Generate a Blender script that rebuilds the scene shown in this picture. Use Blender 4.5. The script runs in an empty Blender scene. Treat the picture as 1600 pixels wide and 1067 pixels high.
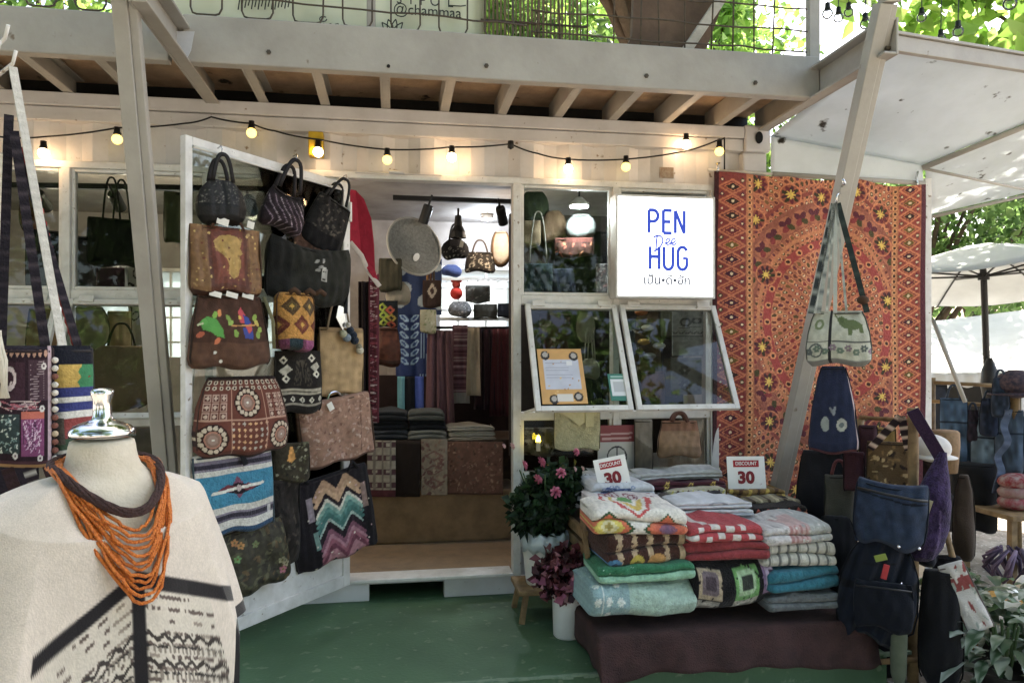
import bpy, math, random
import numpy as np
from mathutils import Vector, Matrix

random.seed(7); RNG = np.random.default_rng(11)
scene = bpy.context.scene
COL = scene.collection
R = math.radians

# ------------------------------------------------------------------ camera, sky, sun, exposure
F = 1155.0                    # focal length in photo pixels (1600 px wide)
HOR = 550.0                   # horizon row
YAW = R(9.0)
CAM = Vector((0.0, -4.02, 1.32))
cd = bpy.data.cameras.new("camera"); cam = bpy.data.objects.new("camera", cd); COL.objects.link(cam)
cam.location = CAM; cam.rotation_euler = (R(90), 0, -YAW)
cd.sensor_width = 36; cd.lens = 36 * F / 1600; cd.shift_y = (HOR - 533.5) / 1600
cd.clip_start = .05; cd.clip_end = 900
scene.camera = cam

SUN_EL, SUN_AZ = R(58), R(38)      # azimuth from +Y towards +X: the sun stands behind the shop, to its right
world = bpy.data.worlds.new("World"); scene.world = world; world.use_nodes = True
wn = world.node_tree; wn.nodes.clear()
wo = wn.nodes.new('ShaderNodeOutputWorld'); wb = wn.nodes.new('ShaderNodeBackground'); ws = wn.nodes.new('ShaderNodeTexSky')
ws.sky_type = 'NISHITA'; ws.sun_disc = False; ws.sun_elevation = SUN_EL; ws.sun_rotation = SUN_AZ
ws.air_density = 1.0; ws.dust_density = 4.0; ws.ozone_density = 0.6
wb.inputs[1].default_value = 0.15
wn.links.new(ws.outputs[0], wb.inputs[0]); wn.links.new(wb.outputs[0], wo.inputs[0])
sl = bpy.data.lights.new("sun", 'SUN'); so = bpy.data.objects.new("sun", sl); COL.objects.link(so)
sl.energy = 4.0; sl.angle = R(.6); sl.color = (1, .94, .84)
sd = Vector((math.sin(SUN_AZ) * math.cos(SUN_EL), math.cos(SUN_AZ) * math.cos(SUN_EL), math.sin(SUN_EL)))
so.rotation_euler = sd.to_track_quat('Z', 'Y').to_euler(); so.location = sd * 30
scene.view_settings.view_transform = 'Standard'; scene.view_settings.look = 'None'
scene.view_settings.exposure = 2.35; scene.view_settings.gamma = 1.0
scene.view_settings.use_white_balance = True; scene.view_settings.white_balance_temperature = 6800   # the camera's balance for open shade
scene.render.engine = 'CYCLES'
scene.cycles.use_denoising = True; scene.cycles.max_bounces = 8; scene.cycles.diffuse_bounces = 4
scene.cycles.transparent_max_bounces = 12; scene.cycles.sample_clamp_indirect = 6
scene.cycles.use_light_tree = True; scene.cycles.caustics_reflective = False; scene.cycles.caustics_refractive = False

# ------------------------------------------------------------------ from measured photo positions to places in the yard
FWD = Vector((math.sin(YAW), math.cos(YAW), 0)); RGT = Vector((math.cos(YAW), -math.sin(YAW), 0)); UP = Vector((0, 0, 1))
def ray(px, py): return FWD + RGT * ((px - 800) / F) + UP * ((HOR - py) / F)
def atd(px, py, d): return CAM + ray(px, py) * d                      # at a distance
def at(px, py, Y):                                                    # on the plane y = Y
    r = ray(px, py); return CAM + r * ((Y - CAM.y) / r.y)
def atx(px, py, X):
    r = ray(px, py); return CAM + r * ((X - CAM.x) / r.x)
def atz(px, py, Z):
    r = ray(px, py); return CAM + r * ((Z - CAM.z) / r.z)
def dep(px, Y): return (Y - CAM.y) / ray(px, 550).y                   # distance of the plane y = Y along column px
LH = Vector((-.245, -.045, 0)); LO = Vector((-.85, -.85, 0))          # hinge and free edge of the open door leaf
LA = math.degrees(math.atan2(LH.y - LO.y, LH.x - LO.x)); LN = Vector((math.sin(R(LA)), -math.cos(R(LA)), 0))
def leafd(px): return (LH - CAM).dot(LN) / ray(px, 550).dot(LN)
def aview(px): return -(9 + math.degrees(math.atan((px - 800) / F)))  # heading that faces the viewer squarely

# ------------------------------------------------------------------ colours and materials
def hx(s):
    s = s.lstrip('#'); return tuple(int(s[i:i + 2], 16) / 255 for i in (0, 2, 4))
def lin(c):
    if isinstance(c, str): c = hx(c)
    return tuple((v / 12.92 if v <= .04045 else ((v + .055) / 1.055) ** 2.4) for v in c[:3])
def rgba(c): return lin(c) + (1,)
MATS = {}
def mat(name, col='#888888', col2=None, rough=.7, scale=18., amt=.6, bump=.0, bscale=60., metal=0., sheen=0., spec=.4, vc=False,
        emit=None, estr=0., transl=None, speck=None, speckscale=30., specksize=.62, coat=0., streak=None):
    if name in MATS: return MATS[name]
    m = bpy.data.materials.new(name); m.use_nodes = True; nt = m.node_tree; N = nt.nodes; L = nt.links
    bs = N['Principled BSDF']; out = N['Material Output']
    bs.inputs['Roughness'].default_value = rough; bs.inputs['Metallic'].default_value = metal
    bs.inputs['Specular IOR Level'].default_value = spec
    if sheen: bs.inputs['Sheen Weight'].default_value = sheen; bs.inputs['Sheen Roughness'].default_value = .5
    if coat: bs.inputs['Coat Weight'].default_value = coat
    tc = N.new('ShaderNodeTexCoord')
    nz = N.new('ShaderNodeTexNoise'); nz.inputs['Scale'].default_value = scale; nz.inputs['Detail'].default_value = 6
    nz.inputs['Roughness'].default_value = .62
    L.new(tc.outputs['Object'], nz.inputs['Vector'])
    mx = N.new('ShaderNodeMix'); mx.data_type = 'RGBA'
    if vc:
        at_ = N.new('ShaderNodeVertexColor'); at_.layer_name = 'Col'
        hs = N.new('ShaderNodeHueSaturation'); hs.inputs['Value'].default_value = .72
        h2 = N.new('ShaderNodeHueSaturation'); h2.inputs['Saturation'].default_value = .88; L.new(at_.outputs[0], h2.inputs['Color'])
        L.new(h2.outputs[0], hs.inputs['Color']); L.new(h2.outputs[0], mx.inputs[6]); L.new(hs.outputs[0], mx.inputs[7])
    else:
        mx.inputs[6].default_value = rgba(col)
        mx.inputs[7].default_value = rgba(col2) if col2 else tuple(v * .72 for v in lin(col)) + (1,)
    rp = N.new('ShaderNodeValToRGB'); rp.color_ramp.elements[0].position = .38; rp.color_ramp.elements[1].position = .68
    rp.color_ramp.elements[1].color = (amt, amt, amt, 1)
    L.new(nz.outputs['Fac'], rp.inputs[0]); L.new(rp.outputs[0], mx.inputs[0])
    last = mx.outputs[2]
    if speck:
        n2 = N.new('ShaderNodeTexNoise'); n2.inputs['Scale'].default_value = speckscale; n2.inputs['Detail'].default_value = 4
        L.new(tc.outputs['Object'], n2.inputs['Vector'])
        r2 = N.new('ShaderNodeValToRGB'); r2.color_ramp.elements[0].position = specksize; r2.color_ramp.elements[1].position = specksize + .06
        L.new(n2.outputs['Fac'], r2.inputs[0])
        m2 = N.new('ShaderNodeMix'); m2.data_type = 'RGBA'; m2.inputs[7].default_value = rgba(speck)
        L.new(last, m2.inputs[6]); L.new(r2.outputs[0], m2.inputs[0]); last = m2.outputs[2]
    if streak:                                     # rain and rust runs down the paint
        mp = N.new('ShaderNodeMapping'); mp.inputs['Scale'].default_value = (17, 17, 1.3); L.new(tc.outputs['Object'], mp.inputs[0])
        n3 = N.new('ShaderNodeTexNoise'); n3.inputs['Scale'].default_value = 1.; n3.inputs['Detail'].default_value = 5; L.new(mp.outputs[0], n3.inputs['Vector'])
        r3 = N.new('ShaderNodeValToRGB'); r3.color_ramp.elements[0].position = .52; r3.color_ramp.elements[1].position = .78; r3.color_ramp.elements[1].color = (.34, .34, .34, 1)
        L.new(n3.outputs['Fac'], r3.inputs[0]); m3 = N.new('ShaderNodeMix'); m3.data_type = 'RGBA'; m3.inputs[7].default_value = rgba(streak)
        L.new(last, m3.inputs[6]); L.new(r3.outputs[0], m3.inputs[0]); last = m3.outputs[2]
    L.new(last, bs.inputs['Base Color'])
    if bump:
        bn = N.new('ShaderNodeTexNoise'); bn.inputs['Scale'].default_value = bscale; bn.inputs['Detail'].default_value = 3
        L.new(tc.outputs['Object'], bn.inputs['Vector'])
        bp = N.new('ShaderNodeBump'); bp.inputs['Strength'].default_value = bump; bp.inputs['Distance'].default_value = .01
        L.new(bn.outputs['Fac'], bp.inputs['Height']); L.new(bp.outputs[0], bs.inputs['Normal'])
    if emit is not None:
        bs.inputs['Emission Color'].default_value = rgba(emit); bs.inputs['Emission Strength'].default_value = estr
    if transl:
        tr = N.new('ShaderNodeBsdfTranslucent'); mm = N.new('ShaderNodeMixShader'); mm.inputs[0].default_value = transl
        L.new(last, tr.inputs[0]); L.new(bs.outputs[0], mm.inputs[1]); L.new(tr.outputs[0], mm.inputs[2]); L.new(mm.outputs[0], out.inputs[0])
    MATS[name] = m; return m

def glass_mat(name, tint='#e8efec', refl=1.0):
    m = bpy.data.materials.new(name); m.use_nodes = True; nt = m.node_tree; N = nt.nodes; L = nt.links; N.clear()
    out = N.new('ShaderNodeOutputMaterial'); t = N.new('ShaderNodeBsdfTransparent'); g = N.new('ShaderNodeBsdfGlossy')
    t.inputs[0].default_value = rgba(tint); g.inputs['Roughness'].default_value = .02; g.inputs[0].default_value = (refl, refl, refl, 1)
    fr = N.new('ShaderNodeFresnel'); fr.inputs[0].default_value = 1.42
    tc = N.new('ShaderNodeTexCoord'); nz = N.new('ShaderNodeTexNoise'); nz.inputs['Scale'].default_value = 3; L.new(tc.outputs['Object'], nz.inputs['Vector'])
    bp = N.new('ShaderNodeBump'); bp.inputs['Strength'].default_value = .04; L.new(nz.outputs['Fac'], bp.inputs['Height'])
    L.new(bp.outputs[0], g.inputs['Normal'])
    mx = N.new('ShaderNodeMixShader'); L.new(fr.outputs[0], mx.inputs[0]); L.new(t.outputs[0], mx.inputs[1]); L.new(g.outputs[0], mx.inputs[2])
    L.new(mx.outputs[0], out.inputs[0]); return m

M_STEEL = mat('white_painted_steel', '#c9c7c7', '#adaaa8', rough=.5, scale=4, amt=.6, bump=.12, bscale=40, speck='#7d6a55', speckscale=22, specksize=.68)
M_FRAME = mat('white_frame_paint', '#dcdad5', '#b9b5ac', rough=.45, scale=14, amt=.6, bump=.05, speck='#8a7a66', speckscale=40, specksize=.68)
M_BEAM = mat('grey_beam_paint', '#a8a49c', '#8f8a82', rough=.55, scale=3, amt=.7, bump=.15, bscale=30, speck='#756758', speckscale=14, specksize=.70)
M_UNDER = mat('weathered_boards', '#c2a68a', '#97806a', rough=.85, scale=6, amt=.9, bump=.2, speck='#3f352c', speckscale=9, specksize=.66)
M_GREEN = mat('green_floor_paint', '#4b684a', '#39523b', rough=.58, scale=2.6, amt=.6, bump=.2, bscale=60, speck='#66785e', speckscale=17, specksize=.62)
M_CARPET = mat('brown_carpet', '#8f7557', '#705b44', rough=.95, scale=9, amt=.8, bump=.5, bscale=260, sheen=.2)
M_IN = mat('inner_wall', '#a39d98', '#7d7772', rough=.8, scale=4, amt=.8)
M_DARK = mat('black_metal', '#151515', '#262626', rough=.45, scale=30)
M_WIRE = mat('rusty_wire', '#4b463e', '#6b5a47', rough=.7, scale=40, metal=.3)
M_WOOD = mat('bamboo_wood', '#8c7350', '#5e4a32', rough=.7, scale=14, amt=.9, bump=.25, bscale=40)
M_DWOOD = mat('dark_wood', '#4a392b', '#2f241b', rough=.7, scale=20, amt=.9, bump=.3)
M_WHITEW = mat('white_plank', '#c9c3b6', '#99907f', rough=.7, scale=9, amt=.8, bump=.2)
M_CHROME = mat('chrome', '#d8d8d8', '#c0c0c0', rough=.16, metal=1.)
M_GOLD = mat('brass', '#b8923f', '#8d6d2c', rough=.35, metal=1.)
M_CLOTH = mat('printed_cloth', vc=True, rough=.92, scale=26, amt=.5, bump=.35, bscale=170, sheen=.06, spec=.18)
M_KNIT = mat('crochet_yarn', vc=True, rough=.95, scale=60, amt=.75, bump=.9, bscale=130, sheen=.12, spec=.12)
M_LEATH = mat('leather', vc=True, rough=.55, scale=20, amt=.6, bump=.3, bscale=140, spec=.25)
M_PRINT = mat('printed_paper', vc=True, rough=.5, scale=10, amt=.12, spec=.4)
M_BLACKC = mat('black_cloth', '#17161a', '#25242a', rough=.9, scale=30, bump=.3, bscale=150)
M_PLAST = mat('white_tarp', '#eceff2', '#d8dcde', rough=.6, scale=2.2, amt=.8, transl=.5, speck='#4a463f', speckscale=10, specksize=.665)
M_CANVAS = mat('white_canvas', '#d2d5d6', '#bfc2c3', rough=.85, scale=3, amt=.7, transl=.25)
M_BULBW = mat('lit_bulb', '#fff2dd', rough=.3, emit='#ffd3a0', estr=12)
M_BULBY = mat('dim_yellow_bulb', '#f7dd86', '#ecc862', rough=.25, emit='#ffcf66', estr=.85)
M_LED = mat('lit_lamp', '#fff2dd', rough=.3, emit='#ffe0b8', estr=45)
M_LEDC = mat('cool_lamp', '#ffffff', rough=.3, emit='#e6f0ff', estr=50)
M_CLEARB = glass_mat('clear_bulb', '#f4f6f6')
M_GLASS = glass_mat('window_glass', '#e6ebe8', .55)
M_PAPER = mat('white_card', '#e9e7e2', '#d9d6cf', rough=.6, scale=5)
M_REDINK = mat('red_ink', '#a4242c', '#8c1c25', rough=.6)
M_LEAFG = mat('green_leaf', '#3c6a25', '#23461a', rough=.45, scale=3, amt=.9, transl=.28)

# ------------------------------------------------------------------ mesh building
class MB:
    def __init__(s): s.v = []; s.f = []; s.c = []
    def add(s, vs, fs, col=None):
        o = len(s.v); s.v += [tuple(p) for p in vs]; s.f += [tuple(i + o for i in f) for f in fs]
        if col is not None: s.c += [col] * len(vs) if not isinstance(col, list) else col
        return s
    def box(s, x0, x1, y0, y1, z0, z1, col=None):
        return s.add([(x0, y0, z0), (x1, y0, z0), (x1, y1, z0), (x0, y1, z0), (x0, y0, z1), (x1, y0, z1), (x1, y1, z1), (x0, y1, z1)],
                     [(0, 3, 2, 1), (4, 5, 6, 7), (0, 1, 5, 4), (1, 2, 6, 5), (2, 3, 7, 6), (3, 0, 4, 7)], col)
    def bar(s, p, q, w, h, up=UP, col=None):
        p, q = Vector(p), Vector(q); d = (q - p).normalized(); sd_ = d.cross(Vector(up))
        if sd_.length < 1e-4: sd_ = d.cross(Vector((1, 0, 0)))
        sd_.normalize(); u = sd_.cross(d); a = sd_ * (w / 2); b = u * (h / 2)
        return s.add([p - a - b, p + a - b, p + a + b, p - a + b, q - a - b, q + a - b, q + a + b, q - a + b],
                     [(0, 3, 2, 1), (4, 5, 6, 7), (0, 1, 5, 4), (1, 2, 6, 5), (2, 3, 7, 6), (3, 0, 4, 7)], col)
    def tube(s, pts, r, n=8, col=None, flat=1.0, ref=None):
        pts = [Vector(p) for p in pts]; m = len(pts); rs = r if isinstance(r, (list, tuple)) else [r] * m
        vs = []; fs = []; prev = None
        for i, p in enumerate(pts):
            t = (pts[min(i + 1, m - 1)] - pts[max(i - 1, 0)])
            if t.length < 1e-9: t = Vector((0, 0, 1))
            t.normalize()
            if prev is None:
                a = Vector(ref) if ref is not None else (Vector((0, 0, 1)) if abs(t.z) < .9 else Vector((0, 1, 0)))
            else: a = prev
            a = (a - t * a.dot(t))
            if a.length < 1e-6: a = t.orthogonal()
            a.normalize(); prev = a; b = t.cross(a)
            for k in range(n):
                w = 2 * math.pi * k / n; vs.append(p + a * (math.cos(w) * rs[i] * flat) + b * (math.sin(w) * rs[i]))
        for i in range(m - 1):
            for k in range(n):
                fs.append((i * n + k, i * n + (k + 1) % n, (i + 1) * n + (k + 1) % n, (i + 1) * n + k))
        fs.append(tuple(range(n - 1, -1, -1))); fs.append(tuple(range((m - 1) * n, m * n)))
        return s.add(vs, fs, col)
    def lathe(s, prof, n=20, o=(0, 0, 0), sx=1, sy=1, col=None):
        vs = []; fs = []; m = len(prof)
        for r, z in prof:
            for k in range(n):
                w = 2 * math.pi * k / n; vs.append((o[0] + r * sx * math.cos(w), o[1] + r * sy * math.sin(w), o[2] + z))
        for i in range(m - 1):
            for k in range(n): fs.append((i * n + k, i * n + (k + 1) % n, (i + 1) * n + (k + 1) % n, (i + 1) * n + k))
        fs.append(tuple(range(n - 1, -1, -1))); fs.append(tuple(range((m - 1) * n, m * n)))
        return s.add(vs, fs, col)
    def ball(s, c, r, n=10, m=7, sc=(1, 1, 1), col=None):
        prof = [(math.sin(math.pi * i / m) * r + 1e-5, -math.cos(math.pi * i / m) * r) for i in range(m + 1)]
        k = len(s.v); s.lathe(prof, n, (0, 0, 0), col=col)
        for i in range(k, len(s.v)):
            x, y, z = s.v[i]; s.v[i] = (x * sc[0] + c[0], y * sc[1] + c[1], z * sc[2] + c[2])
        return s
    def prism(s, pts, y0, y1, col=None):           # outline in x,z swept along y
        n = len(pts); vs = [(p[0], y0, p[1]) for p in pts] + [(p[0], y1, p[1]) for p in pts]
        fs = [tuple(range(n)), tuple(range(2 * n - 1, n - 1, -1))] + [(i, i + n, (i + 1) % n + n, (i + 1) % n) for i in range(n)]
        return s.add(vs, fs, col)
    def build(s, name, m, parent=None, smooth=False, bevel=0, solid=0, loc=None, rot=None):
        me = bpy.data.meshes.new(name); me.from_pydata(s.v, [], s.f)
        if s.c and len(s.c) == len(s.v): setcol(me, np.array([lin(c) for c in s.c]))
        me.materials.append(m)
        if smooth: me.polygons.foreach_set('use_smooth', [True] * len(me.polygons))
        me.update(); o = bpy.data.objects.new(name, me); COL.objects.link(o)
        if parent is not None: o.parent = parent
        if bevel:
            b = o.modifiers.new('bevel', 'BEVEL'); b.width = bevel; b.segments = 2; b.limit_method = 'ANGLE'; b.angle_limit = R(40)
        if solid:
            b = o.modifiers.new('solid', 'SOLIDIFY'); b.thickness = solid; b.offset = 0
        if loc is not None: o.location = loc
        if rot is not None: o.rotation_euler = rot
        return o
def setcol(me, lc):
    a = me.color_attributes.new('Col', 'FLOAT_COLOR', 'POINT')
    arr = np.ones((len(me.vertices), 4), np.float32); arr[:, :3] = lc; a.data.foreach_set('color', arr.ravel())
def npmesh(name, V, Fq, m, parent=None, cols=None, smooth=True, solid=0):
    me = bpy.data.meshes.new(name); V = np.asarray(V, np.float32); Fq = np.asarray(Fq, np.int32)
    me.vertices.add(len(V)); me.vertices.foreach_set('co', V.ravel())
    k = Fq.shape[1]; me.loops.add(Fq.size); me.loops.foreach_set('vertex_index', Fq.ravel())
    me.polygons.add(len(Fq)); me.polygons.foreach_set('loop_start', np.arange(0, Fq.size, k, dtype=np.int32))
    if smooth: me.polygons.foreach_set('use_smooth', np.ones(len(Fq), bool))
    me.update(calc_edges=True); me.validate()
    if cols is not None: setcol(me, cols)
    me.materials.append(m); o = bpy.data.objects.new(name, me); COL.objects.link(o)
    if parent is not None: o.parent = parent
    if solid:
        b = o.modifiers.new('solid', 'SOLIDIFY'); b.thickness = solid; b.offset = 0
    return o
def gridfaces(nu, nv, wrap=False):                  # nu columns, nv rows
    i = np.arange(nv - 1)[:, None]; j = np.arange(nu if wrap else nu - 1)[None, :]; j2 = (j + 1) % nu
    return np.stack([i * nu + j, i * nu + j2, (i + 1) * nu + j2, (i + 1) * nu + j], -1).reshape(-1, 4)

LABELS = {}
def tag(o, label=None, cat=None, group=None, kind=None):
    if label: o['label'] = label
    if cat: o['category'] = cat
    if group: o['group'] = group
    if kind: o['kind'] = kind
    return o
def thing(name, label, cat, loc=(0, 0, 0), rz=0, group=None, rot=None):
    o = bpy.data.objects.new(name, None); COL.objects.link(o); o.empty_display_size = .1
    o.location = loc; o.rotation_euler = rot if rot else (0, 0, R(rz)); return tag(o, label, cat, group)
def struct(o): o['kind'] = 'structure'; return o

# ------------------------------------------------------------------ painted patterns (print and weave colours)
class Cv:
    def __init__(s, w, h, c):
        s.w, s.h = int(w), int(h); s.asp = w / h; s.a = np.empty((s.h, s.w, 3)); s.a[:] = hx(c)
        y, x = np.mgrid[0:s.h, 0:s.w]; s.X = (x + .5) / s.h; s.Y = (y + .5) / s.h
    def win(s, x0, y0, x1, y1):
        i0 = max(0, int(y0 * s.h) - 1); i1 = min(s.h, int(y1 * s.h) + 2); j0 = max(0, int(x0 * s.h) - 1); j1 = min(s.w, int(x1 * s.h) + 2)
        return slice(i0, max(i0, i1)), slice(j0, max(j0, j1))
    def put(s, sl_, m, c): s.a[sl_][m] = hx(c)
    def rect(s, x0, y0, x1, y1, c):
        w = s.win(x0, y0, x1, y1); X, Y = s.X[w], s.Y[w]; s.put(w, (X >= x0) & (X <= x1) & (Y >= y0) & (Y <= y1), c); return s
    def ell(s, cx, cy, rx, ry, c, r0=0, rot=0):
        q = max(rx, ry); w = s.win(cx - q, cy - q, cx + q, cy + q); X, Y = s.X[w] - cx, s.Y[w] - cy
        if rot: ca, sa = math.cos(rot), math.sin(rot); X, Y = X * ca + Y * sa, -X * sa + Y * ca
        d = np.hypot(X / rx, Y / ry); s.put(w, (d <= 1) & (d >= r0), c); return s
    def circ(s, cx, cy, r, c, r0=0): return s.ell(cx, cy, r, r, c, r0)
    def dia(s, cx, cy, rx, ry, c, r0=0):
        w = s.win(cx - rx, cy - ry, cx + rx, cy + ry); d = abs(s.X[w] - cx) / rx + abs(s.Y[w] - cy) / ry
        s.put(w, (d <= 1) & (d >= r0), c); return s
    def line(s, x0, y0, x1, y1, wd, c):
        w = s.win(min(x0, x1) - wd, min(y0, y1) - wd, max(x0, x1) + wd, max(y0, y1) + wd); X, Y = s.X[w], s.Y[w]
        dx, dy = x1 - x0, y1 - y0; l2 = dx * dx + dy * dy + 1e-12; t = np.clip(((X - x0) * dx + (Y - y0) * dy) / l2, 0, 1)
        s.put(w, np.hypot(X - x0 - t * dx, Y - y0 - t * dy) <= wd / 2, c); return s
    def pl(s, pts, wd, c):
        for a, b in zip(pts[:-1], pts[1:]): s.line(*a, *b, wd, c)
        return s
    def poly(s, pts, c):
        xs = [p[0] for p in pts]; ys = [p[1] for p in pts]; w = s.win(min(xs), min(ys), max(xs), max(ys)); X, Y = s.X[w], s.Y[w]
        m = np.zeros(X.shape, bool); n = len(pts)
        for i in range(n):
            (xa, ya), (xb, yb) = pts[i], pts[(i + 1) % n]
            if ya == yb: continue
            m ^= ((ya > Y) != (yb > Y)) & (X < (xb - xa) * (Y - ya) / (yb - ya) + xa)
        s.put(w, m, c); return s
    def zig(s, y, amp, per, wd, c, x0=0, x1=9):
        t = np.abs(((s.X / per) % 1) * 2 - 1) * amp; s.a[(np.abs(s.Y - y - t) < wd / 2) & (s.X >= x0) & (s.X <= x1)] = hx(c); return s
    def flower(s, cx, cy, r, n, c, cc, rot=0, w=.32):
        for k in range(n):
            a = rot + 2 * math.pi * k / n; s.ell(cx + math.cos(a) * r * .58, cy + math.sin(a) * r * .58, r * .42, r * w, c, rot=a)
        return s.circ(cx, cy, r * .26, cc)
    def noise(s, amp=.1, n=8):
        k = RNG.random((max(2, s.h // n) + 2, max(2, s.w // n) + 2)); yi = np.linspace(0, k.shape[0] - 1.01, s.h); xi = np.linspace(0, k.shape[1] - 1.01, s.w)
        y0 = yi.astype(int); x0 = xi.astype(int); fy = (yi - y0)[:, None]; fx = (xi - x0)[None]
        z = k[y0][:, x0] * (1 - fy) * (1 - fx) + k[y0 + 1][:, x0] * fy * (1 - fx) + k[y0][:, x0 + 1] * (1 - fy) * fx + k[y0 + 1][:, x0 + 1] * fy * fx
        s.a *= (1 + (z - .5) * 2 * amp)[..., None]; np.clip(s.a, 0, 1, s.a); return s
    def specks(s, n, cols, r0, r1):
        for _ in range(n): s.circ(random.random() * s.asp, random.random(), random.uniform(r0, r1), random.choice(cols))
        return s
    def blobs(s, n, cols, r0, r1):
        for _ in range(n):
            q = random.uniform(r0, r1); s.ell(random.random() * s.asp, random.random(), q, q * random.uniform(.25, .6), random.choice(cols), rot=random.random() * 3.14)
        return s
    def sample(s, u, v):
        j = np.clip((np.asarray(u) * s.w).astype(int), 0, s.w - 1); i = np.clip((np.asarray(v) * s.h).astype(int), 0, s.h - 1)
        c = s.a[i, j]; return np.where(c <= .04045, c / 12.92, ((c + .055) / 1.055) ** 2.4)

# ------------------------------------------------------------------ soft goods
def wrinkle(X, Z, amp, seed, f=18.):
    r = np.random.default_rng(seed); o = np.zeros_like(X)
    for _ in range(6):
        a = r.uniform(0, 6.28); k = f * r.uniform(.4, 1.5); o += np.sin((X * math.cos(a) + Z * math.sin(a)) * k + r.uniform(0, 6.28)) * r.uniform(.3, 1)
    return o * amp / 2.2
def sheet(name, fn, nu, nv, cv, m, parent=None, solid=.004, col=None):
    u, v = np.meshgrid(np.linspace(0, 1, nu), np.linspace(0, 1, nv)); P = fn(u, v)
    V = np.stack([np.broadcast_to(np.asarray(q, float), u.shape) for q in P], -1).reshape(-1, 3)
    c = cv.sample(u, v).reshape(-1, 3) if cv is not None else (np.tile(lin(col), (len(V), 1)) if col else None)
    return npmesh(name, V, gridfaces(nu, nv), m, parent, c, True, solid)
def spot(box, d, rz=None, thick=0.):
    """where a hanging thing measured in the photo hangs: top centre, width and height in metres"""
    x0, y0, x1, y1 = box; cx = (x0 + x1) / 2
    if rz is None: rz = aview(cx)
    rel = R(rz - aview(cx)); k = math.cos(math.atan((cx - 800) / F))
    w = (x1 - x0) * d / F * k; w = max(.35 * w, (w - abs(math.sin(rel)) * thick) / max(.5, math.cos(rel)))
    return atd(cx, y0, d), w, (y1 - y0) * d / F, rz
SHAPES = {  # height fraction, width fraction, depth fraction
    'tote': [(0, .86, .5), (.05, .95, .9), (.12, .985, 1), (.5, 1, .8), (.9, .97, .32), (1, .96, .22)],
    'trap': [(0, .9, .5), (.04, .97, .9), (.12, 1, 1), (.5, .93, .8), (.92, .80, .3), (1, .78, .2)],
    'flat': [(0, .95, .5), (.03, .99, .9), (.5, 1, 1), (.97, .99, .8), (1, .97, .4)],
    'dome': [(0, .55, .4), (.06, .74, .8), (.18, .92, 1), (.38, 1, 1), (.6, .96, .85), (.78, .82, .6), (.92, .58, .4), (1, .42, .3)],
    'bucket': [(0, .6, .5), (.04, .82, .85), (.1, .93, .97), (.5, 1, 1), (.9, .97, .9), (.96, .9, .8), (1, .8, .6)],
    'hobo': [(0, .35, .4), (.06, .6, .8), (.2, .88, 1), (.4, 1, 1), (.6, .98, .8), (.8, .86, .5), (.95, .66, .3), (1, .55, .2)],
    'slouch': [(0, .8, .4), (.08, .97, .9), (.3, 1, 1), (.6, .93, .8), (.85, .82, .5), (1, .7, .3)],
    'pack': [(0, .85, .7), (.05, .96, .95), (.3, 1, 1), (.7, .97, .9), (.88, .85, .75), (.96, .65, .55), (1, .4, .3)],
    'duffel': [(0, .9, .4), (.08, .96, .75), (.3, 1, 1), (.6, 1, 1), (.85, .98, .8), (1, .93, .4)],
    'drop': [(0, .35, .4), (.05, .62, .8), (.18, .9, 1), (.35, 1, 1), (.55, .88, .85), (.75, .6, .55), (.9, .34, .35), (1, .2, .25)],
    'bell': [(0, .9, .5), (.04, .98, .9), (.12, 1, 1), (.5, .86, .8), (.85, .62, .45), (1, .46, .25)],
    'gath': [(0, .7, .5), (.06, .93, .9), (.25, 1, 1), (.6, .95, .85), (.82, .75, .6), (1, .4, .35)],
}
def bag_body(name, w, h, dp, shape, cv, m, parent, n=2.6, sag=.0, tsag=0., wr=.006, seed=1, res=(40, 36), col=None, skew=0.):
    nu, nv = res; pr = SHAPES[shape]; T = np.linspace(0, 1, nv); tt = [p[0] for p in pr]
    W = np.interp(T, tt, [p[1] for p in pr]) * w / 2; D = np.interp(T, tt, [p[2] for p in pr]) * dp / 2
    a = np.linspace(-1, 1, nu); xs = np.sign(a) * (1 - (1 - np.abs(a)) ** 1.35); yy = (1 - np.abs(xs) ** n) ** (1 / n)
    xf = np.concatenate([xs, xs[::-1][1:-1]]); yf = np.concatenate([-yy, yy[::-1][1:-1]])
    X = W[:, None] * xf[None]; Y = D[:, None] * yf[None]; Z = np.broadcast_to(((T - 1) * h)[:, None], X.shape).copy()
    q = 1 - xf[None] ** 2
    Z += (wr * .9) * np.sin(X * 34 + seed) * (1 - T[:, None]) ** 2
    Z -= sag * h * q * (1 - T[:, None]) + tsag * h * q * T[:, None] ** 3
    Y = Y + (wrinkle(X, Z, wr, seed, 26.) + wrinkle(X * 1.6, Z * .6, wr * .45, seed + 3, 75.)) * (np.abs(yf) > .05) * np.sign(yf)[None] * .9
    X = X + skew * (T[:, None] - 1) * h
    k = len(xf); V = np.stack([X, Y, Z], -1).reshape(-1, 3); Fq = gridfaces(k, nv, True)
    u = np.broadcast_to((xf[None] + 1) / 2, X.shape); vv = np.broadcast_to(T[:, None], X.shape)
    C = cv.sample(u, vv).reshape(-1, 3) if cv is not None else np.tile(lin(col or '#444444'), (len(V), 1))
    # close bottom and top with strips joining front and back
    ex = []
    for r_ in (0, nv - 1):
        b = r_ * k
        for j in range(nu - 1):
            f0 = b + j; f1 = b + j + 1; g0 = b + (k - j) % k; g1 = b + (k - j - 1) % k
            q4 = (f0, g0, g1, f1) if r_ == 0 else (f0, f1, g1, g0)
            if len(set(q4)) == 4: ex.append(q4)
    return npmesh(name, V, np.concatenate([Fq, np.array(ex)]), m, parent, C, True)
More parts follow.
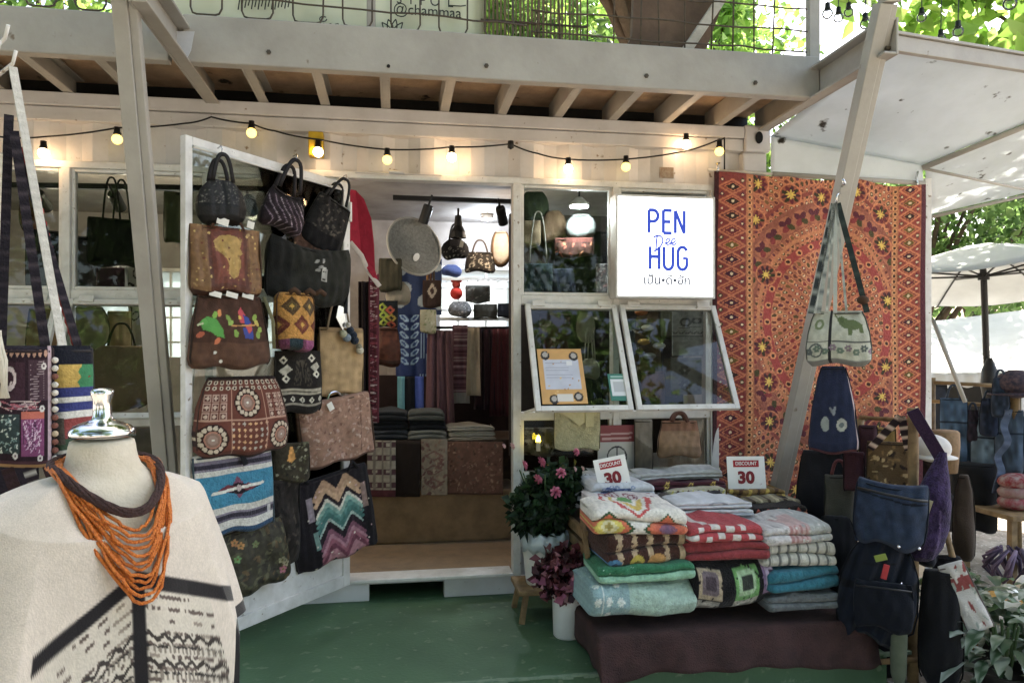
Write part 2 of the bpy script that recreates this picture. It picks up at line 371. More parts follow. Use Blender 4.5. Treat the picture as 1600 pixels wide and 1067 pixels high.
def arch(x0, x1, z0, hgt, y=0., n=14, p=2.4):
    out = []
    for i in range(n + 1):
        t = i / n * 2 - 1; out.append(((x0 + x1) / 2 + (x1 - x0) / 2 * math.copysign(abs(t) ** .85, t), y, z0 + hgt * (1 - abs(t) ** p)))
    return out
def bag(name, label, box, d, rz=None, tilt=0, dp=.1, shape='tote', cv=None, col='#444444', m=None, handles=(), hcol=None, cat='bag', n=2.6,
        sag=0., tsag=0., wr=.009, seed=None, group=None, hm=None, hr=.008, fine=False, skew=0.):
    loc, w, h, rz = spot(box, d, rz, dp * .6)
    t = thing(name, label, cat, loc, group=group, rot=(0, R(tilt), R(rz)))
    pw, ph = (box[2] - box[0]) * .64, (box[3] - box[1]) * .64
    res = (int(min(150, max(26, pw * (1.5 if fine else 1.15)))), int(min(150, max(24, ph * (1.4 if fine else 1.1))))) if cv is not None else (28, 24)
    seed = seed or (abs(hash(label)) % 1000 if False else sum(map(ord, label)) % 997)
    bag_body('body', w, h, dp, shape, cv, m or M_CLOTH, t, n, sag, tsag, wr, seed, res, col, skew)
    if max(pw, ph) > 30 and shape not in ('drop', 'pack'):
        pr = SHAPES[shape]; T_ = np.linspace(.02, .98, 22); W_ = np.interp(T_, [q[0] for q in pr], [q[1] for q in pr]) * w / 2; D_s = np.interp(T_, [q[0] for q in pr], [q[2] for q in pr]) * dp / 2
        base = np.mean(cv.a, axis=(0, 1)) if cv is not None else np.array(hx(col)); pc_ = '#%02x%02x%02x' % tuple(int(255 * v * .55) for v in base)
        L_ = [(-a_ * .985 + skew * (q - 1) * h, -b_ * .30, (q - 1) * h) for q, a_, b_ in zip(T_, W_, D_s)]; R_ = [(a_ * .985 + skew * (q - 1) * h, -b_ * .30, (q - 1) * h) for q, a_, b_ in zip(T_, W_, D_s)]
        tp_ = [(-W_[-1] * (1 - 2 * i / 12), -D_s[-1] * 1.02 * (1 - abs(1 - 2 * i / 12) ** n) ** (1 / n), -.012 - tsag * h * (1 - (1 - 2 * i / 12) ** 2)) for i in range(13)]
        for nm_, ln in (('side_seam', L_), ('side_seam', R_), ('top_binding', tp_)):
            mb = MB(); mb.tube(ln, .0036, 6, col=pc_); mb.build(nm_, m or M_CLOTH, t, smooth=True)
    for (x0, x1, hh, yo) in handles:
        mb = MB(); mb.tube(arch(x0 * w / 2, x1 * w / 2, -.03 * h, hh * h + .03 * h, yo * dp), hr, 8, flat=.55, ref=(0, 1, 0), col=hcol or '#2a2320')
        mb.build('handle', hm or M_LEATH, t, smooth=True)
    t['w'] = w; t['h'] = h; t['dp'] = dp
    return t
def ribbon(pts, w, th=.003, n=None, col=None, m=None, name='strap', parent=None, side=None, cols=None):
    """flat strap through points; side = direction of its width"""
    pts = [Vector(p) for p in pts]; mb = MB(); vs = []; fs = []; cl = []
    for i, p in enumerate(pts):
        t = (pts[min(i + 1, len(pts) - 1)] - pts[max(i - 1, 0)]).normalized()
        s_ = Vector(side) if side is not None else Vector((1, 0, 0)); s_ = (s_ - t * s_.dot(t)).normalized(); nn = t.cross(s_)
        for a, b in ((-1, -1), (1, -1), (1, 1), (-1, 1)): vs.append(p + s_ * (a * w / 2) + nn * (b * th / 2))
        cl += [cols[i % len(cols)] if cols else (col or '#333333')] * 4
    for i in range(len(pts) - 1):
        for k in range(4): fs.append((i * 4 + k, i * 4 + (k + 1) % 4, i * 4 + 4 + (k + 1) % 4, i * 4 + 4 + k))
    fs += [(3, 2, 1, 0), tuple(len(vs) - 4 + k for k in range(4))]
    mb.add(vs, fs, cl); return mb.build(name, m or M_CLOTH, parent)
def lerp(p, q, n, sag=0., f=None):
    p, q = Vector(p), Vector(q); return [p.lerp(q, i / n) + Vector((0, 0, -sag * 4 * (i / n) * (1 - i / n))) for i in range(n + 1)]
def blanket(name, label, box, cv, m=None, layers=2, rz=0, group='folded blankets on the display bench', cat='blanket', seed=3, col='#cccccc', fr=.72, droop=.0):
    """a folded cloth: rounded folds in front; box = x0,x1,y0,y1,z0,z1"""
    x0, x1, y0, y1, z0, z1 = box; h = z1 - z0; L = y1 - y0; prof = []
    for k in range(layers):
        zc = z0 + h * (k + .5) / layers; r = h / layers / 2
        for i in range(9 if k in (0, layers - 1) else 9):
            a = -math.pi / 2 + math.pi * i / 8; prof.append((y0 + .55 * r * (1 if k % 2 else .4) + r - r * math.cos(a) * 1.0, zc + r * .985 * math.sin(a)))
    for i in range(1, 9): prof.append((y0 + h / layers / 2 + (L - h / layers / 2) * i / 8, z1))
    prof = np.array(prof); np_ = len(prof); seg = np.r_[0, np.cumsum(np.hypot(*np.diff(prof, axis=0).T))]; seg /= seg[-1]
    # resample so colours stay crisp
    nv = 64 if cv is not None else 26; f0 = seg[9 * layers - 1]; vv = np.linspace(0, 1, nv); sv = np.where(vv < fr, vv / fr * f0, f0 + (vv - fr) / (1 - fr) * (1 - f0)); PY = np.interp(sv, seg, prof[:, 0]); PZ = np.interp(sv, seg, prof[:, 1])
    nu = 96 if cv is not None else 24; u = np.linspace(0, 1, nu); U, S = np.meshgrid(u, sv)
    e = np.minimum(U, 1 - U); k = np.clip(e / .05, 0, 1) ** .5
    X = x0 + (x1 - x0) * U; zc = (z0 + z1) / 2; S = np.broadcast_to(sv[:, None], U.shape); VV = np.broadcast_to(vv[:, None], U.shape)
    Z = zc + (PZ[:, None] - zc) * (.86 + .14 * k); Y = PY[:, None] + (1 - k) * .018
    w = wrinkle(X, Y + Z, .007, seed, 24.) + wrinkle(X, Z, .004, seed + 5, 60.)
    w = w + wrinkle(X, Y * .3, .012, seed + 11, 11.); Z = Z + h * .10 * np.sin(U * 4.4 + seed * 1.9) * np.sin(np.pi * np.clip(VV / fr, 0, 1)) + h * .07 * np.sin(U * 9 + seed) * np.clip(VV / fr - .6, 0, 1)
    Z = Z - np.clip(.14 - e, 0, 1) ** 2 * .9 * np.clip(VV * 1.2, 0, 1) * (.4 + .6 * np.sin(seed * 1.7) ** 2)
    top = np.clip((VV - fr) * 6 + .4, 0, 1); Z = Z + w * top - droop * (U - .5) ** 2 * top; Y = Y + w * (1 - top)
    cx, cy = (x0 + x1) / 2, (y0 + y1) / 2
    V = np.stack([X - cx, Y - cy, Z - z0], -1).reshape(-1, 3); Fq = gridfaces(nu, nv)
    # underside, back and the two folded ends
    C = cv.sample(U, VV).reshape(-1, 3) if cv is not None else np.tile(lin(col), (len(V), 1))
    b0 = len(V); back = []
    for j in (0, nu - 1):
        for i in range(nv): back.append((V[i * nu + j][0], L / 2, V[i * nu + j][2]))
    V = np.concatenate([V, np.array(back)]); C = np.concatenate([C, C[np.arange(nv) * nu], C[np.arange(nv) * nu + nu - 1]])
    ex = []
    for i in range(nv - 1):
        ex.append((i * nu, (i + 1) * nu, b0 + i + 1, b0 + i)); ex.append((i * nu + nu - 1, b0 + nv + i, b0 + nv + i + 1, (i + 1) * nu + nu - 1))
    ex.append((0, b0, b0 + nv, nu - 1)); 
    o = npmesh(name, V, np.concatenate([Fq, np.array(ex)]), m or M_KNIT, None, C, True)
    o.location = (cx, cy, z0); o.rotation_euler = (0, R(1.2 * math.sin(seed * 2.1)), R(rz + 3.2 * math.sin(seed * 3.3))); return tag(o, label, cat, group)
def text(s, size, m, parent, loc=(0, 0, 0), rot=(math.pi / 2, 0, 0), sx=1., bold=0., name='lettering', depth=.0006, align='CENTER'):
    cu = bpy.data.curves.new('lettering', 'FONT'); cu.body = s; cu.size = size; cu.align_x = align; cu.align_y = 'CENTER'; cu.extrude = depth; cu.offset = bold
    cu.resolution_u = 3
    o = bpy.data.objects.new('lettering_source', cu); COL.objects.link(o)
    dg = bpy.context.evaluated_depsgraph_get(); dg.update(); me = bpy.data.meshes.new_from_object(o.evaluated_get(dg)); bpy.data.objects.remove(o)
    me.materials.clear(); me.materials.append(m); q = bpy.data.objects.new(name, me); COL.objects.link(q); q.parent = parent
    q.location = loc; q.rotation_euler = rot; q.scale = (sx, 1, 1); return q
def leafmesh(name, centres, size, m, parent=None, dirs=None, seed=1, asp=.5, cols=None, cup=.25):
    """many small folded leaves, each two faces"""
    r = np.random.default_rng(seed); c = np.asarray(centres, float); n = len(c)
    d = r.normal(size=(n, 3)) if dirs is None else np.asarray(dirs, float) + r.normal(size=(n, 3)) * .35
    d[:, 2] -= .25 if dirs is None else 0; d /= np.linalg.norm(d, axis=1)[:, None]
    s = np.cross(d, r.normal(size=(n, 3))); s /= np.linalg.norm(s, axis=1)[:, None]; nn = np.cross(d, s)
    L = size * r.uniform(.6, 1.3, n)[:, None]; w = L * asp
    a = c; b = c + d * L * .5 + s * w * .5 + nn * w * cup; t = c + d * L; e = c + d * L * .5 - s * w * .5 + nn * w * cup
    V = np.stack([a, b, t, e], 1).reshape(-1, 3); i = np.arange(n) * 4
    Fq = np.concatenate([np.stack([i, i + 1, i + 2], -1), np.stack([i, i + 2, i + 3], -1)])
    C = None
    if cols is not None:
        base = np.array([lin(q) for q in cols]); k = base[r.integers(0, len(base), n)] * r.uniform(.7, 1.25, n)[:, None]; C = np.repeat(np.clip(k, 0, 1), 4, 0)
    return npmesh(name, V, Fq, m, parent, C, False)
# ================================================================== ground, platform, container
g = MB(); g.add([(-250, -250, -.16), (250, -250, -.16), (250, 250, -.16), (-250, 250, -.16)], [(0, 1, 2, 3)])
struct(g.build('ground', mat('gravel_ground', '#a19a90', '#6f675d', rough=.95, scale=7, amt=.9, bump=.8, bscale=45, speck='#c9c4ba', speckscale=38, specksize=.6)))
g = MB(); g.box(-4.2, 2.14, -1.07, 2.9, -.15, 0)
pf = struct(g.build('platform_floor', M_GREEN, bevel=.012))
g = MB()
for i in range(70):
    x = -.9 + i * .045; g.box(x, x + .0452, -1.0765 - random.uniform(0, .002), -1.064 + random.uniform(0, .010), -.006 - random.uniform(0, .01), .0015 + random.uniform(0, .0006))
g.build('worn_edge', mat('worn_paint', '#76866f', '#58705a', rough=.8, scale=30, amt=1.), pf)

def corrugated(name, x0, x1, z0, z1, Y, m, parent, pitch=.274, dpt=.034, yn=1):
    pts = []; x = x0; ph = 0
    while x < x1:
        for fx, dy in ((0, 0), (.27, 0), (.5, dpt), (.77, dpt)):
            xx = x + fx * pitch
            if xx <= x1: pts.append((xx, Y + dy * yn))
        x += pitch
    pts.append((x1, pts[-1][1])); mb = MB(); n = len(pts)
    mb.add([(p[0], p[1], z0) for p in pts] + [(p[0], p[1], z1) for p in pts], [(i, i + 1, n + i + 1, n + i) for i in range(n - 1)])
    return mb.build(name, m, parent, solid=.003)
def corr_y(name, y0, y1, z0, z1, X, m, parent):
    o = corrugated(name, y0, y1, z0, z1, 0, m, parent); o.rotation_euler = (0, 0, R(90)); o.location = (X, 0, 0); return o

shop = thing('container_shop', 'white shipping container shop with open door, awning windows and corrugated header', 'building', (0, 0, 0))
XL, XR = -3.7, 2.12
def part(name, m, fn, parent=shop, bevel=.004, **k):
    mb = MB(); fn(mb); return mb.build(name, m, parent, bevel=bevel, **k)
part('top_rail', M_STEEL, lambda b: (b.box(XL, 1.98, -.045, .06, 2.545, 2.61), b.box(XL, 1.98, -.03, .06, 2.475, 2.541)))
corrugated('header_panel', XL, 1.98, 2.275, 2.475, .0, M_STEEL, shop)
part('bottom_rail', M_STEEL, lambda b: (b.box(XL, -.135, -.03, .05, .0, .10), b.box(.262, 1.98, -.03, .05, .0, .10), b.box(-.135, .262, -.03, .05, .088, .10)))
part('forklift_pocket', mat('dark_void', '#0c0c0c', rough=.9), lambda b: (b.box(-.135, .262, .25, .26, .0, .10)), bevel=0)
part('threshold', M_FRAME, lambda b: b.box(-.245, .637, -.05, .10, .1005, .118))
part('roof', M_STEEL, lambda b: b.box(XL, 2.1, .06, 2.44, 2.56, 2.60))
cst = part('corner_casting', M_STEEL, lambda b: (b.box(1.982, 2.14, -.05, .12, 2.47, 2.622)), bevel=.012)
mb = MB(); mb.lathe([(.001, 0), (.034, 0), (.034, .01), (.001, .01)], 24, sx=.62); mb.build('casting_hole', mat('dark_void'), cst, loc=(2.062, -.052, 2.548), rot=(R(90), 0, 0))
part('corner_post', M_STEEL, lambda b: b.box(1.982, 2.13, -.02, .1, .0, 2.47), bevel=.01)
part('floor', M_CARPET, lambda b: b.box(XL, 2.1, .10, 2.40, .06, .108), bevel=0)
part('ceiling', M_IN, lambda b: b.box(XL, 2.1, .07, 2.40, 2.44, 2.50), bevel=0)
# back wall with two windows
BW = [(.30, 1.02, 1.30, 2.06), (-2.7, -.9, 1.2, 2.0)]
def backwall(b):
    xs = [XL, -2.7, -.9, .30, 1.02, 2.1]
    for i, (a, c) in enumerate(zip(xs[:-1], xs[1:])):
        hole = [w for w in BW if w[0] == a]
        if hole: b.box(a, c, 2.36, 2.40, .1, hole[0][2]); b.box(a, c, 2.36, 2.40, hole[0][3], 2.45)
        else: b.box(a, c, 2.36, 2.40, .1, 2.45)
part('back_wall', M_IN, backwall, bevel=0)
for (a, c, z0, z1) in BW:
    w = part('back_window', M_FRAME, lambda b: (b.box(a, a + .03, 2.33, 2.42, z0, z1), b.box(c - .03, c, 2.33, 2.42, z0, z1), b.box(a + .03, c - .03, 2.33, 2.42, z0, z0 + .03), b.box(a + .03, c - .03, 2.33, 2.42, z1 - .03, z1)))
    MB().box(a + .03, c - .03, 2.375, 2.38, z0 + .03, z1 - .03).build('pane', mat('daylight_white_pane', '#e8eef2', '#d8e2ea', rough=.4, transl=.85, scale=2), w)  # white translucent pane imitates the glare of daylight outside
    k = 3 if c - a < 1 else 6
    mb = MB()
    for i in range(1, k): x = a + (c - a) * i / k; mb.box(x - .008, x + .008, 2.345, 2.372, z0 + .03, z1 - .03)
    for i in range(1, 4): z = z0 + (z1 - z0) * i / 4; mb.box(a + .03, c - .03, 2.346, 2.371, z - .008, z + .008)
    mb.build('muntin', M_FRAME, w)
corr_y('side_wall', .06, 2.4, .1, 2.5, 2.1, M_IN, shop); corr_y('side_wall', .06, 2.4, .1, 2.5, XL, M_IN, shop)
corrugated('inner_lining', XL, 2.09, .1, 1.28, 2.33, M_IN, shop, yn=-1)
# facade frame
ZM = 1.61
xm = at(960, 468, 0).x; xr = at(1112, 468, 0).x; xl1 = at(107, 460, 0).x; xl2 = xl1 + .68; xl0 = xl1 - .68
part('head_rail', M_FRAME, lambda b: b.box(XL, 1.98, -.03, .045, 2.24, 2.275))
for (a, c, nm) in ((-.29, -.245, 'door_jamb'), (.637, .682, 'door_jamb'), (xm - .018, xm + .018, 'mullion'), (xr - .02, xr + .03, 'mullion'), (xl1 - .02, xl1 + .02, 'mullion'),
                   (xl2 - .02, xl2 + .02, 'mullion'), (xl0 - .02, xl0 + .02, 'mullion'), (xl0 - .72, xl0 - .68, 'mullion')):
    part(nm, M_FRAME, lambda b: b.box(a, c, -.035, .04, .1, 2.24))
for (a, c) in ((.682, xm - .018), (xm + .018, xr - .02), (xl2 + .02, -.29), (xl1 + .02, xl2 - .02), (xl0 + .02, xl1 - .02), (xl0 - .68, xl0 - .02)):
    part('mid_rail', M_FRAME, lambda b: b.box(a, c, -.03, .035, ZM - .028, ZM + .022))
    part('sill_rail', M_FRAME, lambda b: b.box(a, c, -.03, .035, .945, .99))
    part('low_rail', M_FRAME, lambda b: b.box(a, c, -.03, .035, .62, .66))
    corrugated('apron_panel', a, c, .1, .62, .0, M_STEEL, shop)
    w = part('window', M_FRAME, lambda b: (b.box(a, a + .018, -.02, .02, ZM + .022, 2.24), b.box(c - .018, c, -.02, .02, ZM + .022, 2.24), b.box(a + .018, c - .018, -.02, .02, 2.222, 2.24), b.box(a + .018, c - .018, -.02, .02, ZM + .022, ZM + .04)))
    MB().box(a + .018, c - .018, -.002, .002, ZM + .04, 2.222).build('pane', M_GLASS, w)
    w = part('low_window', M_FRAME, lambda b: (b.box(a, a + .018, -.02, .02, .66, .945), b.box(c - .018, c, -.02, .02, .66, .945)))
    MB().box(a + .018, c - .018, -.002, .002, .66, .945).build('pane', M_GLASS, w)
# dark furrings behind the top of the shop windows
# open awning sashes, hinged at the mid rail
def sash(x0, x1, ang, z=ZM - .032, L=.64, nm='awning_sash'):
    o = bpy.data.objects.new(nm, None); COL.objects.link(o); o.parent = shop; o.location = ((x0 + x1) / 2, -.05, z); o.rotation_euler = (R(-ang), 0, 0)
    w = (x1 - x0) / 2; t = .028
    mb = MB(); mb.box(-w, -w + t, -.014, .014, -L, 0).box(w - t, w, -.014, .014, -L, 0).box(-w + t, w - t, -.014, .014, -t, 0).box(-w + t, w - t, -.014, .014, -L, -L + t)
    mb.build('sash_frame', M_FRAME, o, bevel=.003)
    MB().box(-w + t, w - t, -.002, .002, -L + t, -t).build('pane', M_GLASS, o)
    for s in (-.72, .72):
        mb = MB(); mb.box(s * w - .035, s * w + .035, -.024, -.0145, -.02, .016); mb.build('hinge', M_FRAME, o, bevel=.002)
    return o
s1 = sash(.700, xm - .008, 29); s2 = sash(xm + .012, xr - .005, 29)
s3 = sash(xl1 + .02, xl2 - .02, 27); s4 = sash(xl0 + .02, xl1 - .015, 27)
for (xx, sgn) in ((.705, 1), (xr - .02, 1), (xl1 + .03, 1), (xl2 - .03, 1)):      # stays of the sashes
    part('window_stay', M_FRAME, lambda b: b.bar((xx, -.03, .99), (xx, -.325, 1.03), .012, .012), bevel=0)
# open door leaf, glazed, its frame of thin white tube
leaf = bpy.data.objects.new('door_leaf', None); COL.objects.link(leaf); leaf.parent = shop; leaf.location = LO; leaf.rotation_euler = (0, 0, R(LA))
LL = (LH - LO).length
mb = MB(); mb.box(0, .035, -.016, .016, .10, 2.20).box(LL - .05, LL, -.016, .016, .10, 2.20).box(.035, LL - .05, -.016, .016, 2.165, 2.20).box(.035, LL - .05, -.016, .016, .10, .16)
mb.box(.036, .30, -.0155, .0155, .60, .63).box(LL - .30, LL - .051, -.0155, .0155, .60, .63).box(.30, .33, -.0155, .0155, .161, 1.0)
mb.build('leaf_frame', M_FRAME, leaf, bevel=.003)
MB().box(.035, LL - .05, -.002, .002, .63, 2.165).build('pane', M_GLASS, leaf)
MB().box(.0352, LL - .0502, -.006, .006, .1602, .5998).build('kick_panel', M_FRAME, leaf)
mb = MB(); mb.tube([(.03, -.03, 2.155), (LL - .06, -.03, 2.155)], .006, 8); mb.build('hanging_rod', M_FRAME, leaf, smooth=True)
for z in (.4, 2.0): MB().tube([(LL - .02, -.03, z), (LL - .02, -.03, z + .1)], .012, 8).build('hinge', M_FRAME, leaf)
p = at(555, 270, -.04); q = at(690, 274, -.04)
part('stay_wire', M_STEEL, lambda b: (b.tube([p, q], .004, 6), b.tube([at(608, 268, -.045), at(632, 271, -.045)], .010, 8)), bevel=0)
p = at(1020, 268, -.035); q = at(1110, 277, -.035)
part('rust_patch', mat('rusty_steel', '#7d6a58', '#9a948a', rough=.8, scale=30, amt=1.), lambda b: b.box(at(1030, 260, 0).x, at(1052, 260, 0).x, -.006, -.002, at(1040, 279, 0).z, at(1040, 262, 0).z), bevel=0)

# ================================================================== upper deck on leaning posts
ZD = 2.60
deck = thing('upper_deck', 'grey steel upper deck with joists resting on the container roof', 'deck', (0, 0, 2.6))
deck.location = (0, 0, 0)
def dpart(name, m, fn, bevel=.004, **k): return part(name, m, fn, deck, bevel, **k)
BX0, BX1, BY = -.95, 2.12, -.56
def channel(b, p, q, h, w, t=.012, side=1):      # steel channel: web and two flanges
    p, q = Vector(p), Vector(q); d = (q - p).normalized(); s = Vector((-d.y, d.x, 0)) * side
    b.bar(p + UP * (h / 2), q + UP * (h / 2), t, h)
    b.bar(p + s * (w / 2 + t / 2) + UP * (h - t / 2), q + s * (w / 2 + t / 2) + UP * (h - t / 2), w, t)
    b.bar(p + s * (w / 2 + t / 2) + UP * (t / 2), q + s * (w / 2 + t / 2) + UP * (t / 2), w, t)
fb = dpart('front_beam', M_BEAM, lambda b: (b.box(BX0 + .03, BX1 - .01, BY - .03, BY + .03, ZD - .005, ZD + .205)), bevel=.006)
dpart('front_beam', M_BEAM, lambda b: (b.box(-3.6, BX0 - .03, BY - .03, BY + .03, ZD - .005, ZD + .19)), bevel=.006)
mb = MB(); mb.lathe([(.001, 0), (.008, 0), (.008, .004), (.001, .004)], 12); mb.build('bolt_hole', mat('dark_void'), fb, loc=at(607, 104, BY - .031), rot=(R(90), 0, 0))
mb = MB(); c = at(285, 68, BY - .0325); mb.prism([(c.x - .05, c.z + .05), (c.x + .05, c.z + .055), (c.x + .035, c.z - .03), (c.x + .015, c.z - .075), (c.x - .01, c.z - .06), (c.x - .035, c.z - .01)], BY - .0325, BY - .0305)
mb.build('peeled_patch', mat('bare_primer', '#c2c4c8', '#aeb0b3', rough=.6), fb)
for X in (BX0, BX1):
    sd_ = 1 if X > 0 else -1
    dpart('side_beam', M_BEAM, lambda b: channel(b, (X, .10, ZD - .01), (X, -1.16, ZD - .01), .16, .055, side=-sd_), bevel=.003)
jx = []
x = -3.5
while x < 2.05:
    if abs(x - BX0) > .1: jx.append(x)
    x += .312
for x in jx:
    dpart('joist', M_BEAM, lambda b: channel(b, (x, .10, ZD + .012), (x, BY + .032, ZD + .012), .11, .04, .008), bevel=.002)
dpart('deck_board', M_UNDER, lambda b: b.box(-3.6, 2.1, BY + .034, 2.4, ZD + .135, ZD + .165), bevel=0)
dpart('gap_shade_strip', M_DARK, lambda b: b.box(-3.6, 2.1, .16, .22, ZD + .001, ZD + .13), bevel=0)  # black strip paints the dark gap between deck and container roof
def post(x, yt, yb, zt, zb, w=.105, t=.06, xt=0):
    def f(b):
        b.bar((x + xt, yt, zt), (x, yb, zb), w * .55, t, up=(0, 1, 0)); b.bar((x + w * .42 + xt, yt, zt), (x + w * .42, yb, zb), w * .30, t * .7, up=(0, 1, 0))
    return dpart('post', M_BEAM, f, bevel=.004)
post(-1.005, -1.12, -.36, 2.78, 0)
post(2.05, -1.16, -.05, 2.80, 0)
def upost(b): b.bar((2.075, -1.17, 2.80), (2.02, -1.28, 3.35), .075, .06, up=(0, 1, 0))
dpart('post', M_BEAM, upost)
mb = MB(); mb.tube([at(1316, 291, -.93), at(1316, 291, -.93) + Vector((-.02, -.05, 0)), at(1316, 291, -.93) + Vector((-.03, -.05, .02))], .006, 8); mb.build('hook_ring', M_CHROME, deck, smooth=True)

# railing: bent wire panels, posts
def wire_panel(name, label, x0, x1, step, bend, Y, hz, seedv):
    t = thing(name, label, 'railing', (x0, Y, ZD + .21), group=None); r = random.Random(seedv); W = x1 - x0
    for i, z in enumerate(hz):
        mb = MB(); mb.tube([(W * k / 12, r.uniform(-.004, .004), z + r.uniform(-.006, .006) - (.035 * k / 12 if bend else 0)) for k in range(13)], .0045, 6); mb.build('horizontal_wire', M_WIRE, t, smooth=True)
    x = .03; k = 0
    while x < W - step * .5:
        if bend:
            xx = x + step * .62; zb = .012 - .02 * x / W; mb = MB(); mb.tube([(x, 0, .62), (x + r.uniform(-.005, .005), .006, zb + .03), (x + .012, .006, zb + .006), (x + .03, .006, zb), (xx - .03, .006, zb), (xx - .012, .006, zb + .006), (xx, .006, zb + .03), (xx + r.uniform(-.01, .01), 0, .62)], .0045, 6)
            mb.build('bent_wire', M_WIRE, t, smooth=True); x += step
        else:
            mb = MB(); mb.tube([(x + r.uniform(-.02, .02), 0, .62), (x + r.uniform(-.012, .012), .004, .3), (x, .006, .0)], .0042, 6); mb.build('vertical_wire', M_WIRE, t, smooth=True); x += step * r.uniform(.8, 1.2)
    return t
wire_panel('wire_railing', 'bent rusty wire railing in front of the handwritten white banner', -.93, .62, .22, True, BY - .0, (.10, .30), 3)
wire_panel('wire_railing', 'tangled rusty wire mesh railing right of the handwritten banner', .64, 2.06, .115, False, BY - .0, (.03, .13, .24, .36), 5)
wire_panel('wire_railing', 'short wire railing above the beam at the top corner beside the leaning post', -2.4, -1.02, .2, True, BY - .0, (.10, .30), 8)
for px, w in ((580, .04), (1270, .06), (238, .03)):
    c = at(px, 80, BY + .05); mb = MB(); mb.box(-w / 2, w / 2, -.02, .02, 0, .8)
    nm = {580: 'slim grey railing post standing before the handwritten banner', 1270: 'white square railing post at the right end of the deck', 238: 'dark slim railing post at the edge of the banner'}[px]
    tag(mb.build('railing_post', M_BEAM, bevel=.004, loc=(c.x, BY + .05, ZD + .17)), nm, 'post')
# diagonal white prop and brown sloping board, clay block behind the mesh
mb = MB(); mb.bar((0, 0, 0), (.42, .0, .62), .05, .05, up=(0, 1, 0)); tag(mb.build('leaning_plank', M_WHITEW, loc=at(1062, 95, -.30), bevel=.004), 'pale wooden plank leaning diagonally behind the wire mesh', 'plank')
c0 = at(958, 92, -.2); c1 = at(1130, 92, -.2)
mb = MB(); mb.prism([(0, 0), (c1.x - c0.x - .18, 0), (c1.x - c0.x + .10, .75), (.12, .75), (.10, .25)], -.02, .02)
tag(mb.build('plywood_board', mat('brown_ply', '#6f5a49', '#4e3e33', rough=.85, scale=5, amt=.9, bump=.2), loc=(c0.x, -.2, ZD + .165)), 'large brown plywood board standing behind the wire mesh', 'board')
c0 = at(988, 88, -.35); mb = MB(); mb.box(0, .20, -.04, .04, 0, .085).box(.145, .165, -.042, -.039, .02, .06); tag(mb.build('concrete_block', M_WHITEW, loc=(c0.x, -.35, ZD + .17), bevel=.008), 'small off white block sitting on the deck behind wire mesh', 'block')
# bamboo blind
c0 = at(757, 60, -.35); c1 = at(912, 60, -.35)
bl = thing('bamboo_blind', 'weathered bamboo slat blind hanging above the deck', 'blind', (c0.x, -.35, 0))
W = c1.x - c0.x
for i in range(26):
    mb = MB(); x = W * i / 26; mb.box(x, x + W / 26 * random.uniform(.3, .62), -.004, .004, 2.845 + random.uniform(-.01, .01), 3.5); mb.build('slat', mat('old_bamboo', '#6d6047', '#4a4030', rough=.8, scale=12), bl)
mb = MB(); mb.box(-.02, W + .02, -.008, -.004, 2.85, 2.87).box(-.02, W + .02, -.008, -.004, 2.97, 2.98); mb.build('batten', M_DWOOD, bl)
# handwritten banner
bx0, bx1 = at(225, 30, -.30).x, at(756, 30, -.30).x
ban = thing('cloth_banner', 'white banner with handwriting and a flower doodle behind the deck railing', 'banner', (bx0, -.30, 2.72))
W = bx1 - bx0
sheet('banner_cloth', lambda u, v: (u * W, .012 * np.sin(u * 19) + .008 * np.sin(u * 43 + v * 6), v * .9), 60, 16, None, mat('banner_fabric', '#e3e6d2', '#d3d7c0', rough=.9, scale=3, transl=.2), ban)
M_INK = mat('black_ink', '#2e322c', rough=.8)
def scrib(pts, r=.0035): 
    mb = MB(); mb.tube([(x, -.024, z) for x, z in pts], r, 5, flat=.3, ref=(0, 1, 0)); return mb.build('handwriting', M_INK, ban)
def bp(px, py): q = at(px, py, -.325); return (q.x - bx0, q.z - 2.72)
for i in range(16):
    x = 372 + i * 5.2; scrib([bp(x, 16 - random.random() * 8), bp(x + 2, 2), bp(x + random.uniform(-2, 4), -14)], .003)
for (cx, cy, rr) in ((448, 40, 6), (438, 43, 4), (455, 42, 4), (398, 38, 5), (505, 30, 4)):
    scrib([bp(cx + rr * math.cos(a) * 1.4, cy + rr * math.sin(a)) for a in np.linspace(0, 5.6, 12)], .0028)
for i in range(5):
    x = 478 + i * 11; scrib([bp(x, 46), bp(x + 2, 38), bp(x + 6, 37), bp(x + 8, 44)], .003)
for i, a in enumerate((-62, -38, -14, 12, 38)):
    ca, sa = math.sin(R(a)), math.cos(R(a)); L = 26
    scrib([bp(613 + ca * L * t + sa * 4.5 * math.sin(math.pi * t) * s, 56 - sa * L * t + ca * 4.5 * math.sin(math.pi * t) * s) for s, rng in ((1, np.linspace(0, 1, 8)), (-1, np.linspace(1, 0, 8))) for t in rng], .003)
scrib([bp(702, 9), bp(720, 10), bp(728, 9)], .003)
x, z = bp(668, 18); text('@chammaa', .075, M_INK, ban, (x, -.024, z), sx=.95, name='handwriting')
x, z = bp(664, 2); text('S  I  P O  L', .07, M_INK, ban, (x, -.024, z), sx=.9, name='handwriting')

